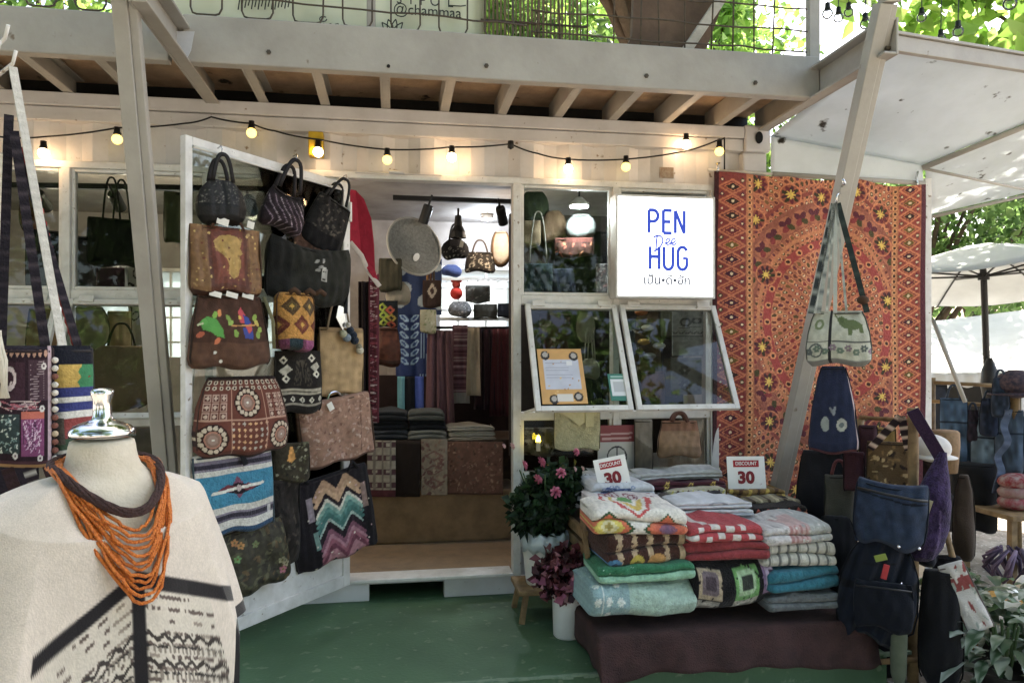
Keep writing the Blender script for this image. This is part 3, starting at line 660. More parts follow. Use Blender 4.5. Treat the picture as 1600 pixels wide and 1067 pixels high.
# ================================================================== side awning right of the container
aw = thing('side_awning', 'stained white tarp awning on a grey pipe frame beside the container', 'awning', (2.16, 0, 2.36)); aw.location = (0, 0, 0)
A, B_, C_, D_ = Vector((2.15, -.03, 2.57)), Vector((3.12, -.03, 2.44)), Vector((3.9, -.62, 2.78)), Vector((2.19, -1.0, 2.72))
def bil(a, b, c, d, sag):
    def f(u, v):
        P = [(1 - u) * (1 - v) * a[i] + u * (1 - v) * b[i] + u * v * c[i] + (1 - u) * v * d[i] for i in range(3)]
        P[2] = P[2] - sag * np.sin(np.pi * u) * np.sin(np.pi * v); return P
    return f
sheet('tarp', bil(A, B_, C_, D_, .03), 24, 20, None, M_PLAST, aw)
sheet('back_flap', lambda u, v: (2.15 + .97 * u, -.028 + .012 * np.sin(u * 11) * (1 - v), 2.33 + v * (2.57 - .13 * u - 2.33)), 30, 8, None, M_PLAST, aw)
E_ = at(1450, 336, .7); G_ = at(1600, 302, .7); G_ = E_ + (G_ - E_) * 1.9
sheet('tarp', bil(B_ + Vector((.02, 0, 0)), E_, G_, C_ + Vector((.02, 0, 0)), .03), 20, 20, None, M_PLAST, aw)
def apipe(p, q, r=.018): mb = MB(); mb.tube([p, q], r, 10); return mb.build('pipe', M_BEAM, aw, smooth=True)
dpt = Vector((0, 0, .02))
mb = MB(); mb.bar(D_ + Vector((-.02, 0, -.01)), C_ + Vector((0, 0, -.01)), .03, .07); mb.build('edge_rail', M_BEAM, aw, bevel=.003)
mb = MB(); mb.bar(D_ + Vector((-.02, 0, .035)), C_ + Vector((0, 0, .035)), .05, .012); mb.build('edge_flashing', M_BEAM, aw)
apipe(B_ - dpt, C_ - dpt, .016); apipe(Vector((2.15, -.05, 2.345)), Vector((3.12, -.05, 2.325)), .014); apipe(E_ - dpt, G_ - dpt, .012); apipe(B_ - dpt, at(1600, 296, .25), .009)
c = at(1447, 280, -.02)
mb = MB(); mb.box(c.x - .022, c.x + .022, -.04, .01, -.15, 2.36); mb.build('post', M_FRAME, aw, bevel=.003)
apipe(at(1458, 500, .3), at(1508, 628, .05), .013)

for (x, y, z) in [(BX0 - .031, yy, zz) for yy in (-1.06, -1.12) for zz in (2.63, 2.70)] + [(BX1 + .0, yy, zz) for yy in (-1.06, -1.12) for zz in (2.63, 2.70)]:
    mb = MB(); mb.lathe([(.001, -.01), (.011, -.01), (.011, .006), (.006, .010), (.001, .010)], 6); mb.build('bolt', M_WIRE, deck, loc=(x - .02 if x > 0 else x + .045, y, z), rot=(0, R(-90 if x > 0 else 90), 0))
for px in (420, 760, 1010, 1180):
    mb = MB(); mb.lathe([(.001, 0), (.011, 0), (.011, .006), (.001, .007)], 6); mb.build('bolt', M_WIRE, deck, loc=at(px, 60 + (px - 290) * .0627 + 14, BY - .031), rot=(R(90), 0, 0))
# ================================================================== bags hanging on the open door leaf
G_LEAF = 'bags hanging on the open door leaf'
def lb(name, label, box, off=.07, rz=36, **k):
    cx = (box[0] + box[2]) / 2; k.setdefault('group', G_LEAF)
    return bag(name, label, box, leafd(cx) - off, rz, **k)
def tagcard(parent, x, y, z, w=.025, h=.045, col='#e4e0d4', tilt=12):
    mb = MB(); mb.box(-w / 2, w / 2, -.0012, .0012, -h, 0); return mb.build('price_tag', mat('tag_card' + col, col, rough=.6), parent, loc=(x, y, z), rot=(0, R(tilt), 0))
def hook(parent, z, col=None):
    mb = MB(); mb.tube([(0, .03, z + .035), (0, .0, z + .04), (0, -.012, z + .025), (0, -.008, z)], .0028, 6); return mb.build('hook', M_CHROME, parent, smooth=True)

# 1 black dome tote, woven print
c = Cv(120, 110, '#262422')
for k in range(150): c.ell(random.random() * 1.1, random.uniform(.42, 1), .022, .009, random.choice(['#55524a', '#6a665c', '#3b3833']), rot=random.random() * 3)
c.rect(0, .40, 1.2, .43, '#141312'); c.rect(0, 0, 1.2, .40, '#1b1a19'); c.rect(.52, .43, .58, 1, '#121110'); c.noise(.25, 6)
b = lb('dome_handbag', 'black dome shaped handbag with grey woven print, top corner of the door leaf', (302, 283, 388, 352), dp=.12, shape='dome', cv=c, m=M_LEATH, handles=[(-.42, .42, .58, -.2), (-.42, .42, .5, .2)], hr=.009, hcol='#1c1a19'); hook(b, b['h'] * .58)
# 2 striped ruffled bag
c = Cv(100, 120, '#2b2024')
for k in range(9):
    x = -.1 + k * .13; c.pl([(x + .3 * t - .1, 1 - t) for t in (0, .3)] + [(x + .04, .55), (x + .28, .12), (x + .2, .0)], .016, random.choice(['#8d7884', '#7a6570', '#a08e96']))
c.rect(0, .80, 1, 1, '#1d1719'); c.noise(.25, 6)
b = lb('ruffled_bag', 'dark plum bag with wavy pale stripes and two black straps', (412, 298, 487, 362), tilt=14, dp=.11, shape='slouch', cv=c, handles=[(-.55, .45, .75, -.3), (-.5, .5, .68, .3)], hr=.010, hcol='#191416', wr=.012, tsag=.12); hook(b, b['h'] * .75)
# 3 black bucket tote
c = Cv(100, 130, '#211f1e'); c.blobs(90, ['#3f3b36', '#4b463f', '#151413', '#5d554b'], .02, .05); c.rect(0, 0, 1, .33, '#121112'); c.noise(.2, 6)
b = lb('bucket_tote', 'small black tote with dark floral print hanging by the door hinge', (486, 315, 562, 403), tilt=24, dp=.11, shape='trap', cv=c, handles=[(-.5, .4, .42, -.3), (-.45, .45, .38, .3)], hr=.008, hcol='#141313'); hook(b, b['h'] * .42)
# 16 brown bag peeping behind
c = Cv(80, 70, '#4e3528'); c.blobs(60, ['#7b563c', '#2d1f18', '#8c6b50'], .02, .06); c.noise(.2, 6)
lb('brown_pouch', 'brown patterned pouch half hidden behind the wide black bag', (455, 348, 522, 404), off=.035, dp=.06, shape='tote', cv=c)
# 4 brown leather tote with gold elephant
c = Cv(150, 125, '#6d4526'); A_ = 1.2
c.rect(.0, 0, .26, 1, '#7d5830'); c.rect(.95, 0, 1.2, 1, '#7d5830'); c.blobs(60, ['#8a6a3e', '#5b3b22', '#9a7a46'], .01, .04)
c.rect(.27, .06, .93, 1, '#5a2f1d'); c.rect(.33, .16, .87, .96, '#6b3320'); c.rect(.38, .25, .84, .85, '#7a3a24')
c.poly([(.36, .78), (.47, .86), (.62, .89), (.76, .86), (.83, .80), (.80, .70), (.83, .62), (.78, .58), (.80, .45), (.75, .28), (.66, .22), (.58, .30), (.60, .42), (.54, .52), (.45, .62), (.38, .68)], '#b08a3c')
c.specks(70, ['#c4a050', '#96702e', '#6b3320'], .008, .02); c.rect(0, 0, 1.2, .06, '#3d2418'); c.noise(.12, 5)
b = lb('leather_tote', 'brown leather tote with a gold elephant patch below the dome handbag', (289, 356, 414, 462), dp=.12, shape='tote', cv=c, m=M_LEATH, fine=True, handles=[(-.45, .45, .16, -.25)], hr=.006, hcol='#4a2d1c')
tagcard(b, -.03, -.055, .03, .05, .03); tagcard(b, .09, -.055, .03, .03, .03)
# 5 wide black bag with flower emblem
c = Cv(180, 110, '#282822'); c.rect(0, 0, .42, 1, '#1e1e1b')
for (x, y, a) in ((.95, .62, .5), (.88, .72, .9), (1.0, .75, 1.4), (.9, .55, .2)): c.ell(x, y, .055, .028, '#8f8d86', rot=a)
c.rect(.98, .38, 1.08, .60, '#b5b2a8'); c.circ(1.03, .58, .05, '#b5b2a8'); c.circ(1.01, .55, .018, '#33352f'); c.circ(1.05, .55, .018, '#33352f'); c.rect(1.0, .40, 1.06, .43, '#4a4a44')
c.noise(.18, 8)
b = lb('wide_shoulder_bag', 'wide black cloth bag with small pale flower emblem', (416, 378, 556, 474), off=.11, tilt=5, dp=.10, shape='duffel', cv=c, tsag=.12, wr=.012, fine=True)
mb = MB(); mb.tube([(b['w'] * .47, 0, -b['h'] * .4), (b['w'] * .49, -.005, -b['h'] * 1.08)], .010, 8); mb.build('strap_end', M_BLACKC, b)
# 6 brown tote with parrots
c = Cv(170, 140, '#4a3023'); c.rect(0, 0, 1.3, .34, '#5b3d2b'); c.noise(.12, 8)
c.poly([(.08, .62), (.18, .70), (.32, .66), (.42, .52), (.44, .40), (.34, .42), (.24, .48), (.12, .52)], '#4f9a3c'); c.circ(.14, .62, .045, '#57a542'); c.line(.06, .58, .12, .60, .03, '#c8cc9a')
for (x, y, q) in ((.30, .72, '#7fae3a'), (.38, .75, '#d07a2c'), (.10, .45, '#b5532b'), (.34, .36, '#d0692c'), (.55, .62, '#8fae48'), (.52, .68, '#7d9c40'), (1.02, .62, '#c6b64a'), (1.05, .52, '#9cb048'), (1.0, .70, '#8fa840'), (.62, .48, '#7fa03c'), (1.0, .45, '#86a344')): c.ell(x, y, .055, .035, q, rot=random.random() * 3)
c.poly([(.70, .78), (.76, .84), (.82, .74), (.80, .62), (.72, .62)], '#c2303a'); c.poly([(.78, .74), (.88, .70), (.92, .60), (.80, .58)], '#27408f'); c.poly([(.74, .56), (.92, .56), (.90, .40), (.76, .42)], '#2f3f8c'); c.poly([(.80, .60), (.92, .62), (.90, .52), (.84, .48)], '#c0392f'); c.line(.56, .58, 1.02, .60, .018, '#c98a3a'); c.circ(.72, .70, .03, '#d9b23c')
c.circ(.32, .20, .022, '#d8d2c2'); c.circ(.40, .07, .022, '#d8d2c2')
b = lb('applique_tote', 'brown tote with appliqued green lizard and bright parrot', (289, 462, 428, 572), off=.10, dp=.13, shape='trap', cv=c, fine=True, wr=.009, sag=.03)
mb = MB(); w, h = b['w'], b['h']; mb.tube([(w * .40, -.03, 0), (w * .46, -.07, -h * .35), (w * .49, -.06, -h * .75)], .008, 8, flat=.5); mb.build('strap', mat('olive_strap', '#6f6a4c', '#55513a', rough=.9), b, smooth=True)
for x in (-.2, 0, .2): tagcard(b, x * w, -.03, .012, .05, .022)
# 7 yellow crochet bucket
c = Cv(110, 130, '#c98a22')
for (x, y, q) in ((.25, .76, '#5b4326'), (.66, .76, '#5b4326'), (.02, .44, '#6d2f1e'), (.45, .44, '#6d2f1e'), (.86, .44, '#6d2f1e')):
    c.dia(x, y, .19, .17, q); c.dia(x, y, .11, .10, '#8a4a22' if y < .6 else '#6a5630'); c.dia(x, y, .05, .05, '#d7a52c')
c.rect(0, 0, .9, .20, '#7b3b58'); c.rect(.18, 0, .48, .2, '#2f3f44'); c.rect(.55, .02, .9, .2, '#9a4575'); c.noise(.12, 4)
b = lb('crochet_bucket_bag', 'yellow crochet bucket bag with brown diamonds and purple base', (421, 458, 496, 548), off=.10, dp=.15, shape='bucket', cv=c, m=M_KNIT, n=2.1, fine=True)
for x in (-.3, .1, .38): 
    mb = MB(); mb.tube([(x * b['w'], -.07, -.005), (x * b['w'] + .02, -.078, .012), (x * b['w'] + .05, -.07, -.005)], .012, 8); mb.build('loop', mat('brown_yarn', '#4a3526', rough=.95), b, smooth=True)
# 8 tan flat bag with pom poms
c = Cv(90, 150, '#a98a5c'); c.noise(.12, 10); c.rect(0, .93, 1, 1, '#8f734c')
b = lb('tan_tote', 'plain tan suede tote with navy pompom charm', (496, 512, 570, 616), off=.06, dp=.05, shape='flat', cv=c, m=M_CLOTH, handles=[(-.7, .3, .42, -.4)], hr=.006, hcol='#7c6a50')
mb = MB(); w, h = b['w'], b['h']
for (x, z, r_, q) in ((.10, -.04, .020, '#25303f'), (-.06, -.10, .020, '#b5b394'), (.02, -.16, .022, '#7d8c97'), (.16, -.12, .022, '#1f2a3a'), (.20, -.20, .022, '#222c3b'), (.30, -.30, .017, '#8b8570'), (.32, -.36, .020, '#c9c3ac'), (.05, .04, .014, '#c9c4b6')):
    mb.ball((x * w, -.045, z * h * .95), r_, 10, 8, col=q)
ch = mb.build('pompom_charm', M_KNIT, b, smooth=True); ch['kind'] = 'stuff'
mb = MB(); mb.prism([(-.18 * w, .05), (-.02 * w, -.02), (.03 * w, .04), (-.08 * w, .17)], -.03, -.026); mb.build('foil_tag', M_CHROME, b)
# 9 mirror work bag
c = Cv(190, 150, '#5d2f22'); c.rect(0, 0, 1.3, 1, '#6a3626')
for y in (.93, .86): 
    for k in range(13): c.circ(.05 + k * .1, y, .03, '#c9b9a0'); c.circ(.05 + k * .1, y, .015, '#3c1f19')
c.rect(0, .96, 1.3, 1, '#241815')
for (x0, x1) in ((.02, .34), (.92, 1.25)):
    for i in range(3):
        for j in range(3):
            x = x0 + (i + .5) * (x1 - x0) / 3; y = .52 + j * .11; c.rect(x - .048, y - .048, x + .048, y + .048, '#b08c78'); c.rect(x - .036, y - .036, x + .036, y + .036, '#5a2d22'); c.dia(x, y, .03, .03, '#c4a890')
def medal(x, y, r):
    c.circ(x, y, r, '#38201b'); 
    for k in range(14): a = k / 14 * 6.283; c.circ(x + math.cos(a) * r * .76, y + math.sin(a) * r * .76, r * .15, '#cbb79b')
    c.circ(x, y, r * .54, '#b3765c'); c.circ(x, y, r * .46, '#8d6a58'); c.circ(x, y, r * .3, '#a08474'); c.circ(x, y, r * .08, '#e0dccd')
medal(.63, .68, .19); medal(.17, .24, .19); medal(1.10, .24, .19)
for i in range(7):
    for j in range(5): c.dia(.42 + i * .075, .12 + j * .075, .024, .024, random.choice(['#c99a74', '#b9b0a0', '#d8a46a']))
c.line(0, .46, 1.3, .46, .02, '#b98a70'); c.line(.40, 0, .40, .85, .015, '#b98a70'); c.line(.88, 0, .88, .85, .015, '#b98a70'); c.rect(0, 0, 1.3, .03, '#33201b')
b = lb('mirror_work_bag', 'maroon embroidered mirror work bag with three round medallions', (297, 588, 458, 708), off=.12, dp=.16, shape='slouch', cv=c, fine=True, sag=.03, wr=.007)
# 10 hill tribe black white
c = Cv(110, 130, '#25211d'); c.rect(0, .30, 1, .40, '#a59c86'); c.line(0, .35, 1, .34, .012, '#5d5546'); c.rect(0, .12, 1, .15, '#8b8371')
for k in range(5): c.dia(.1 + k * .17, .22, .05, .05, '#c4bda8'); c.dia(.1 + k * .17, .22, .02, .02, '#2b2621')
for (x, y) in ((.16, .55), (.72, .62), (.14, .85), (.66, .88)): c.dia(x, y, .07, .07, '#cfc8b2'); c.dia(x, y, .03, .03, '#2b2621')
for k in range(12): c.line(.3 + k * .03, .45, .38 + k * .015, .85, .008, '#4e473a')
c.poly([(.05, .68), (.2, .78), (.28, .70), (.14, .60)], '#b1aa96'); c.poly([(.62, .74), (.75, .82), (.8, .74), (.7, .66)], '#b1aa96'); c.noise(.15, 5)
lb('diamond_weave_bag', 'black woven bag with off white diamonds behind the mirror work bag', (424, 548, 506, 645), off=.05, dp=.09, shape='tote', cv=c, fine=True)
# small dark floral pouch
c = Cv(80, 80, '#3a3426'); c.blobs(50, ['#4d4a30', '#2a2620', '#6d6a50'], .02, .06); c.poly([(.35, .55), (.42, .9), (.5, .95), (.6, .6), (.48, .5)], '#c98a2c'); c.specks(14, ['#9a957c', '#7d7a63'], .02, .04); c.noise(.2, 5)
lb('floral_pouch', 'dark olive floral pouch with one orange flower', (424, 692, 486, 752), off=.05, dp=.07, shape='tote', cv=c, rz=30)
# 11 pink brown floral case
c = Cv(150, 130, '#96705a'); c.blobs(260, ['#b08d76', '#7a5646', '#b59a86', '#86604c', '#a98a7a'], .012, .04); c.line(.85, .1, .95, .9, .012, '#6b4b3c'); c.rect(0, 0, 1.2, .05, '#6b4b3c'); c.noise(.1, 5)
b = lb('floral_case', 'dusty pink floral laptop bag with a white tag', (458, 622, 582, 722), off=.09, tilt=-8, dp=.10, shape='flat', cv=c, fine=True); tagcard(b, -.06, -.06, -.01, .03, .04, tilt=-20)
mb = MB(); mb.tube(arch(-.03, .05, 0, .03, 0), .006, 8); mb.build('handle', M_CHROME, b)
# 12 turquoise striped blanket bag
c = Cv(150, 140, '#d9d5ca')
for (y0, y1, q) in ((.0, .07, '#2d4f6f'), (.07, .17, '#d9d5ca'), (.17, .20, '#6b6474'), (.20, .25, '#3c3844'), (.25, .28, '#8d8593'), (.28, .36, '#dcd8cc'), (.36, .74, '#2b87a6'), (.74, .80, '#dcd8cc'), (.80, .83, '#8d8593'), (.83, .88, '#3c3844'), (.88, .92, '#7d7585'), (.92, 1, '#dcd8cc')): c.rect(0, y0, 1.2, y1, q)
c.dia(.55, .56, .10, .14, '#7d4a63'); c.dia(.55, .55, .30, .07, '#2a2026'); c.dia(.42, .56, .14, .05, '#7b3340'); c.dia(.68, .56, .14, .05, '#7b3340'); c.line(.22, .53, .88, .58, .035, '#e4e0d2'); c.dia(.55, .555, .04, .05, '#c9b6b0'); c.rect(.95, .16, 1.0, .27, '#c9c4c0'); c.noise(.07, 4)
b = lb('striped_blanket_bag', 'turquoise and cream striped woven bag with one central motif', (297, 704, 428, 832), off=.09, tilt=-3, dp=.07, shape='flat', cv=c, m=M_KNIT, fine=True)
mb = MB(); mb.tube([(.02, -.04, .0), (.035, -.05, -.06)], .012, 8, flat=.5); mb.build('loop', M_BLACKC, b)
# 14 chevron bag
c = Cv(150, 160, '#1f1b1e')
A0, A1 = .28, .78
def chev(y, wd, q, amp=.16):
    for a, bb in ((A0, (A0 + A1) / 2 - .125), ): pass
    n = 4; xs = np.linspace(A0, A1, n + 1)
    c.pl([(x, y + (amp if i % 2 else 0)) for i, x in enumerate(xs)], wd, q)
for (y, wd, q) in ((.78, .06, '#a5805f'), (.70, .05, '#b8926d'), (.62, .035, '#2a2026'), (.57, .04, '#c9c4b0'), (.52, .05, '#7fa394'), (.46, .05, '#4f7f76'), (.40, .05, '#3f6e68'), (.34, .03, '#9fb5a8'), (.28, .06, '#2a2026'), (.20, .05, '#7b4a5a'), (.14, .05, '#a3707a'), (.08, .06, '#8d4f5c'), (.02, .07, '#6b3543'), (-.05, .08, '#a06b70')): chev(y, wd, q)
c.rect(0, 0, A0 - .06, 1, '#1f1b1e'); c.rect(A1 + .06, 0, 1, 1, '#1f1b1e'); c.rect(A0 - .10, .55, A0 - .03, .82, '#8a7d83'); c.rect(A1 + .02, .50, A1 + .09, .80, '#8a6f63'); c.rect(A0 - .07, .22, A0 - .02, .42, '#6b8a80'); c.specks(26, ['#c4a0a0', '#d6cdb8'], .006, .013); c.noise(.14, 4)
b = lb('chevron_bag', 'black woven bag with teal, tan and rose chevrons', (440, 742, 578, 878), off=.08, tilt=-10, dp=.06, shape='flat', cv=c, m=M_CLOTH, fine=True)
for s in (-.3, .3):
    mb = MB(); mb.tube([(s * b['w'] - .03, -.02, -.01), (s * b['w'], -.03, .035), (s * b['w'] + .03, -.02, -.01)], .012, 8, flat=.5); mb.build('handle', M_BLACKC, b, smooth=True)
# 15 dark olive floral
c = Cv(120, 120, '#3b3728'); c.blobs(130, ['#4b4a34', '#2e2b20', '#57543c', '#5d4a2c'], .02, .07)
for (x, y, q) in ((.2, .85, '#b5762c'), (.28, .78, '#c98a34'), (.85, .35, '#8d8a68'), (.9, .28, '#a59c78'), (.85, .2, '#a05a68'), (.2, .6, '#5f8a4c'), (.5, .72, '#6d7a48')): c.flower(x, y, .06, 5, q, '#6b6030')
c.noise(.2, 6)
b = lb('olive_floral_tote', 'dark olive floral tote at the bottom of the door leaf', (336, 822, 447, 922), off=.06, tilt=-9, dp=.08, shape='tote', cv=c, m=M_LEATH, fine=True)
c = Cv(70, 110, '#2b2622'); c.blobs(50, ['#39332c', '#1c1917', '#4a4238'], .03, .07); c.noise(.2, 6)
lb('dark_shoulder_bag', 'plain dark brown bag behind the chevron bag', (418, 748, 470, 882), off=.03, dp=.05, shape='flat', cv=c, rz=40)

# ================================================================== dress form with cape and necklaces
MD = 1.36
nb = atd(160, 735, MD)                                     # base of the neck
form = thing('dress_form', 'cream dress form with chrome neck cap wearing a woven cape', 'mannequin', (nb.x, nb.y, -.16), rz=aview(160) + 24)
NZ = nb.z + .16
rings = [(-.66, .135, .10), (-.52, .155, .115), (-.40, .125, .095), (-.30, .125, .095), (-.20, .145, .105), (-.12, .165, .105), (-.07, .178, .095), (-.04, .165, .082), (-.018, .115, .070), (-.003, .072, .060), (.02, .059, .056), (.05, .055, .053), (.063, .054, .052)]
V = []; n = 40
for (z, a, b) in rings:
    for k in range(n): w = 6.28318 * k / n; V.append((a * math.cos(w), b * math.sin(w) + (.02 if z > -.02 else 0) * 0, NZ + z))
mb = MB(); mb.add(V, [(i * n + k, i * n + (k + 1) % n, (i + 1) * n + (k + 1) % n, (i + 1) * n + k) for i in range(len(rings) - 1) for k in range(n)] + [tuple(range(n - 1, -1, -1)), tuple(range((len(rings) - 1) * n, len(rings) * n))])
o = mb.build('torso', mat('linen_form', '#c9c1b0', '#b3aa97', rough=.85, scale=25, amt=.7, bump=.25, bscale=220), form, smooth=True)
ss = o.modifiers.new('sub', 'SUBSURF'); ss.levels = 1; ss.render_levels = 1
mb = MB(); mb.lathe([(.001, .063), (.0545, .063), (.0555, .069), (.0545, .075), (.047, .083), (.034, .089), (.019, .094), (.016, .100), (.0155, .128), (.019, .140), (.0195, .146), (.016, .150), (.001, .152)], 36, (0, 0, NZ)); mb.build('neck_cap', M_CHROME, form, smooth=True)
mb = MB(); mb.tube([(0, 0, .02), (0, 0, NZ - .6)], .016, 12).lathe([(.001, 0), (.16, 0), (.16, .012), (.03, .03), (.001, .03)], 28); mb.build('stand', M_DARK, form, smooth=True)
# cape: rings round the body; sides short and flared, front panel long
nphi, nt = 470, 240
ph = np.concatenate([np.linspace(np.pi * .98, np.pi * 2.02, 400, endpoint=False), np.linspace(np.pi * 2.02, np.pi * 2.98, 70, endpoint=False)]); tt = np.linspace(0, 1, nt); PH, T = np.meshgrid(ph, tt)
sx, sy = np.cos(PH), np.sin(PH); front = np.clip(-sy, 0, 1)
z0 = -.010 - .105 * np.clip((front - .45) / .55, 0, 1) ** 1.4; r0x, r0y = .083, .072
r0x = r0x + .02 * front; r0y = r0y + .035 * front
hem = -.33 - .29 * np.clip((np.abs(sy) - .72) / .18, 0, 1) ** 1.2
s1_ = np.clip(T / .34, 0, 1); s2_ = np.clip((T - .34) / .66, 0, 1)
shx, shy = .188, .122
rx = r0x + (shx - r0x) * s1_ ** .9 + .075 * s2_ ** .9; ry = r0y + (shy - r0y) * s1_ ** .9 + .06 * s2_
zs = -.026 - .022 * (np.abs(sx) ** 2) - .075 * front; Z = z0 + (zs - z0) * s1_ ** 1.3
Z = Z + (hem - zs) * s2_
fold = np.sin(PH * 5 + 1.1) * .020 * s2_ ** 1.3 + np.sin(PH * 9 + .6 + T * 1.5) * .008 * s2_ + np.sin(PH * 13 + 2) * .005 * s2_ + np.sin(PH * 3 + T * 4) * .008 * s2_
p_ = .94; ex = np.sign(sx) * np.abs(sx) ** p_; ey = np.sign(sy) * np.abs(sy) ** p_
X = (rx + fold) * ex; Y = (ry + fold) * ey
V = np.stack([X, Y, NZ + Z], -1).reshape(-1, 3)
# woven colours follow the panels
Cc = np.empty((nt, nphi, 3)); Cc[:] = hx('#c6bbac')
ax = np.abs(X); zb = -.175 - .60 * np.clip(-X, 0, None) - .42 * np.clip(X, 0, None); fm = (sy < -.12)
yb = Z - zb
pan = (sy < -.80) & (yb < -.0) & (ax < .30)
Cc[pan] = hx('#bdb5a6')
rowz = (-yb[pan]); xx = ((PH - 1.5 * np.pi) * .20)[pan]
col = np.tile(np.array(hx('#c0b8a8')), (rowz.size, 1)); rw = np.floor(rowz / .0068).astype(int); ck = np.floor(xx / .0045 + rw * .37).astype(int)
rr = np.random.default_rng(4).random((400, 400)); pick = rr[rw % 400, (ck // 3) % 400]; fine_ = rr[(rw * 7) % 400, ck % 400]
m1 = (rw % 3 == 0) & (pick > .45) & (fine_ > .3); col[m1] = hx('#5d5049')
m2 = (rw % 3 == 0) & (pick <= .2); col[m2] = hx('#8b8073')
low = rowz > .075
zz = (np.abs(((xx / .022) % 1) * 2 - 1) * .012)
m3 = low & (np.abs(((rowz - .075) % .045) - .012 - zz) < .0045); m4 = low & (((rowz - .075) % .045) > .030) & ((np.floor(xx / .0038) % 2) == 0); col[m4] = hx('#7c7468'); col[m3] = hx('#38322e')
m5 = low & (np.abs(((rowz - .075) % .045) - .034) < .0025) & (fine_ > .4); col[m5] = hx('#2b2724'); Cc[pan] = col
def soft(mask): 
    global Cc
    k_ = np.clip(mask, 0, 1)[..., None]; Cc = Cc * (1 - k_) + np.array(hx('#1d1b1d')) * k_
soft(np.clip((.0135 - np.abs(yb)) / .004 + .5, 0, 1) * ((sy < -.76) | ((X > 0) & (sy < -.45))))
soft(np.clip((.0105 - ax) / .003 + .5, 0, 1) * (sy < -.12) * (yb < 0))
Cc[(T > .94) & (np.abs(sy) < .80)] = hx('#1a191b')
nz_ = np.random.default_rng(9).random(Cc.shape[:2])[..., None]; Cc = np.clip(Cc * (.95 + .1 * nz_), 0, 1)
Cl = np.where(Cc <= .04045, Cc / 12.92, ((Cc + .055) / 1.055) ** 2.4).reshape(-1, 3)
npmesh('cape', V, gridfaces(nphi, nt, True), mat('cape_weave', vc=True, rough=.95, scale=30, amt=.35, bump=.18, bscale=420, sheen=.3, spec=.15), form, Cl, True, solid=.004)

def neck_loop(drop, wid, tin, r, ph_=0., jit=0., seedv=0, twist=0):
    """one strand lying round the neck and falling over the chest"""
    rg = random.Random(seedv); pts = []; N_ = 56
    for i in range(N_ + 1):
        a = 2 * math.pi * i / N_; f = max(0, -math.sin(a)); c_ = math.cos(a)
        x = wid * math.copysign(abs(c_) ** (.8 if f > 0 else 1), c_) * (1 - .30 * f ** 3); z = -.004 + .012 * max(0, math.sin(a)) - drop * f ** 1.5
        y = -(.066 + .075 * (drop / .2) * f * .55 + .040 * f) if False else -(math.sin(-a)) * (.078 if math.sin(a) > 0 else .098 + .045 * min(1.2, drop / .2))
        pts.append((x + rg.uniform(-jit, jit), y - tin + rg.uniform(-jit, jit) * .3, NZ + z + .016 + rg.uniform(-jit, jit)))
    return pts
nk = thing('orange_necklace', 'long orange multi strand bead necklace draped on the dress form', 'necklace', form.location, group=None); nk.rotation_euler = form.rotation_euler
M_BEADO = mat('orange_beads', '#dd8238', '#b4571f', rough=.45, scale=240, amt=1., bump=.9, bscale=300)
for k in range(12):
    dr = .10 + .12 * ((k * 5) % 12) / 11; wd = .073 + .006 * (k % 4); pts = neck_loop(dr, wd, .012 + .004 * (k % 3), .003, jit=.0025, seedv=k)
    mb = MB(); mb.tube(pts, .0031, 6); mb.build('strand', M_BEADO, nk, smooth=True)
nk2 = thing('brown_necklace', 'thick dark brown rope necklace close round the dress form neck', 'necklace', form.location); nk2.rotation_euler = form.rotation_euler
base = neck_loop(.072, .086, .008, .01)
for k in range(6):
    pts = []
    for i, p_ in enumerate(base):
        a = i * .5 + k * 2 * math.pi / 6; pts.append((p_[0] + math.cos(a) * .0052, p_[1] - .004, p_[2] + math.sin(a) * .0052))
    mb = MB(); mb.tube(pts, .0038, 6); mb.build('cord', mat('brown_cord', '#3d2623', '#2a1a18', rough=.8, scale=120, amt=1., bump=.6, bscale=200), nk2, smooth=True)

# ================================================================== shoulder bags hanging at the left edge, on a pole rack
G_L = 'shoulder bags on the corner rack'
d1 = 1.62
rk = thing('bag_rack', 'dark steel rack pole at the far left edge holding shoulder bags', 'rack', atd(-40, 60, 1.75) * 1.0)
rk.location = (atd(-40, 60, 1.75).x, atd(-40, 60, 1.75).y, -.16)
mb = MB(); mb.tube([(0, 0, 0), (0, 0, 2.35)], .016, 10).lathe([(.001, 0), (.2, 0), (.2, .015), (.001, .02)], 20); mb.build('pole', M_DARK, rk, smooth=True)
for (px, py) in ((20, 100), (8, 60), (-5, 85)):
    q = atd(px, py, 1.66) - rk.location; mb = MB(); mb.tube([(0, 0, q.z - .02), (q.x * .6, q.y * .6, q.z - .015), (q.x, q.y, q.z), (q.x + .012, q.y - .012, q.z + .025)], .004, 8); mb.build('arm', M_FRAME, rk, smooth=True)
# embroidered bag
c = Cv(120, 200, '#2b1a22')
c.rect(0, .90, .6, 1, '#1b1420')
for k in range(9): c.ell(.04 + k * .06, .935, .018, .03, '#b58a72')
c.rect(.03, .55, .30, .86, '#3a222c'); c.ell(.14, .73, .07, .10, '#c9b8b4', r0=.6); c.line(.10, .58, .16, .70, .02, '#c9b8b4'); c.rect(.34, .55, .55, .88, '#45303a')
for k in range(16): c.line(.36 + (k % 2) * .03, .56 + k * .02, .50, .57 + k * .02, .006, '#a08d90')
for k in range(26): c.line(random.uniform(.02, .5), random.uniform(.46, .55), random.uniform(.02, .5), random.uniform(.46, .55), .006, random.choice(['#8d7078', '#c0aaa4', '#a3505c']))
c.rect(.0, .12, .24, .44, '#33403f')
for k in range(60): c.ell(random.uniform(.01, .23), random.uniform(.13, .43), .014, .006, random.choice(['#93a79e', '#c3c9bd', '#6b8580']), rot=random.random() * 3)
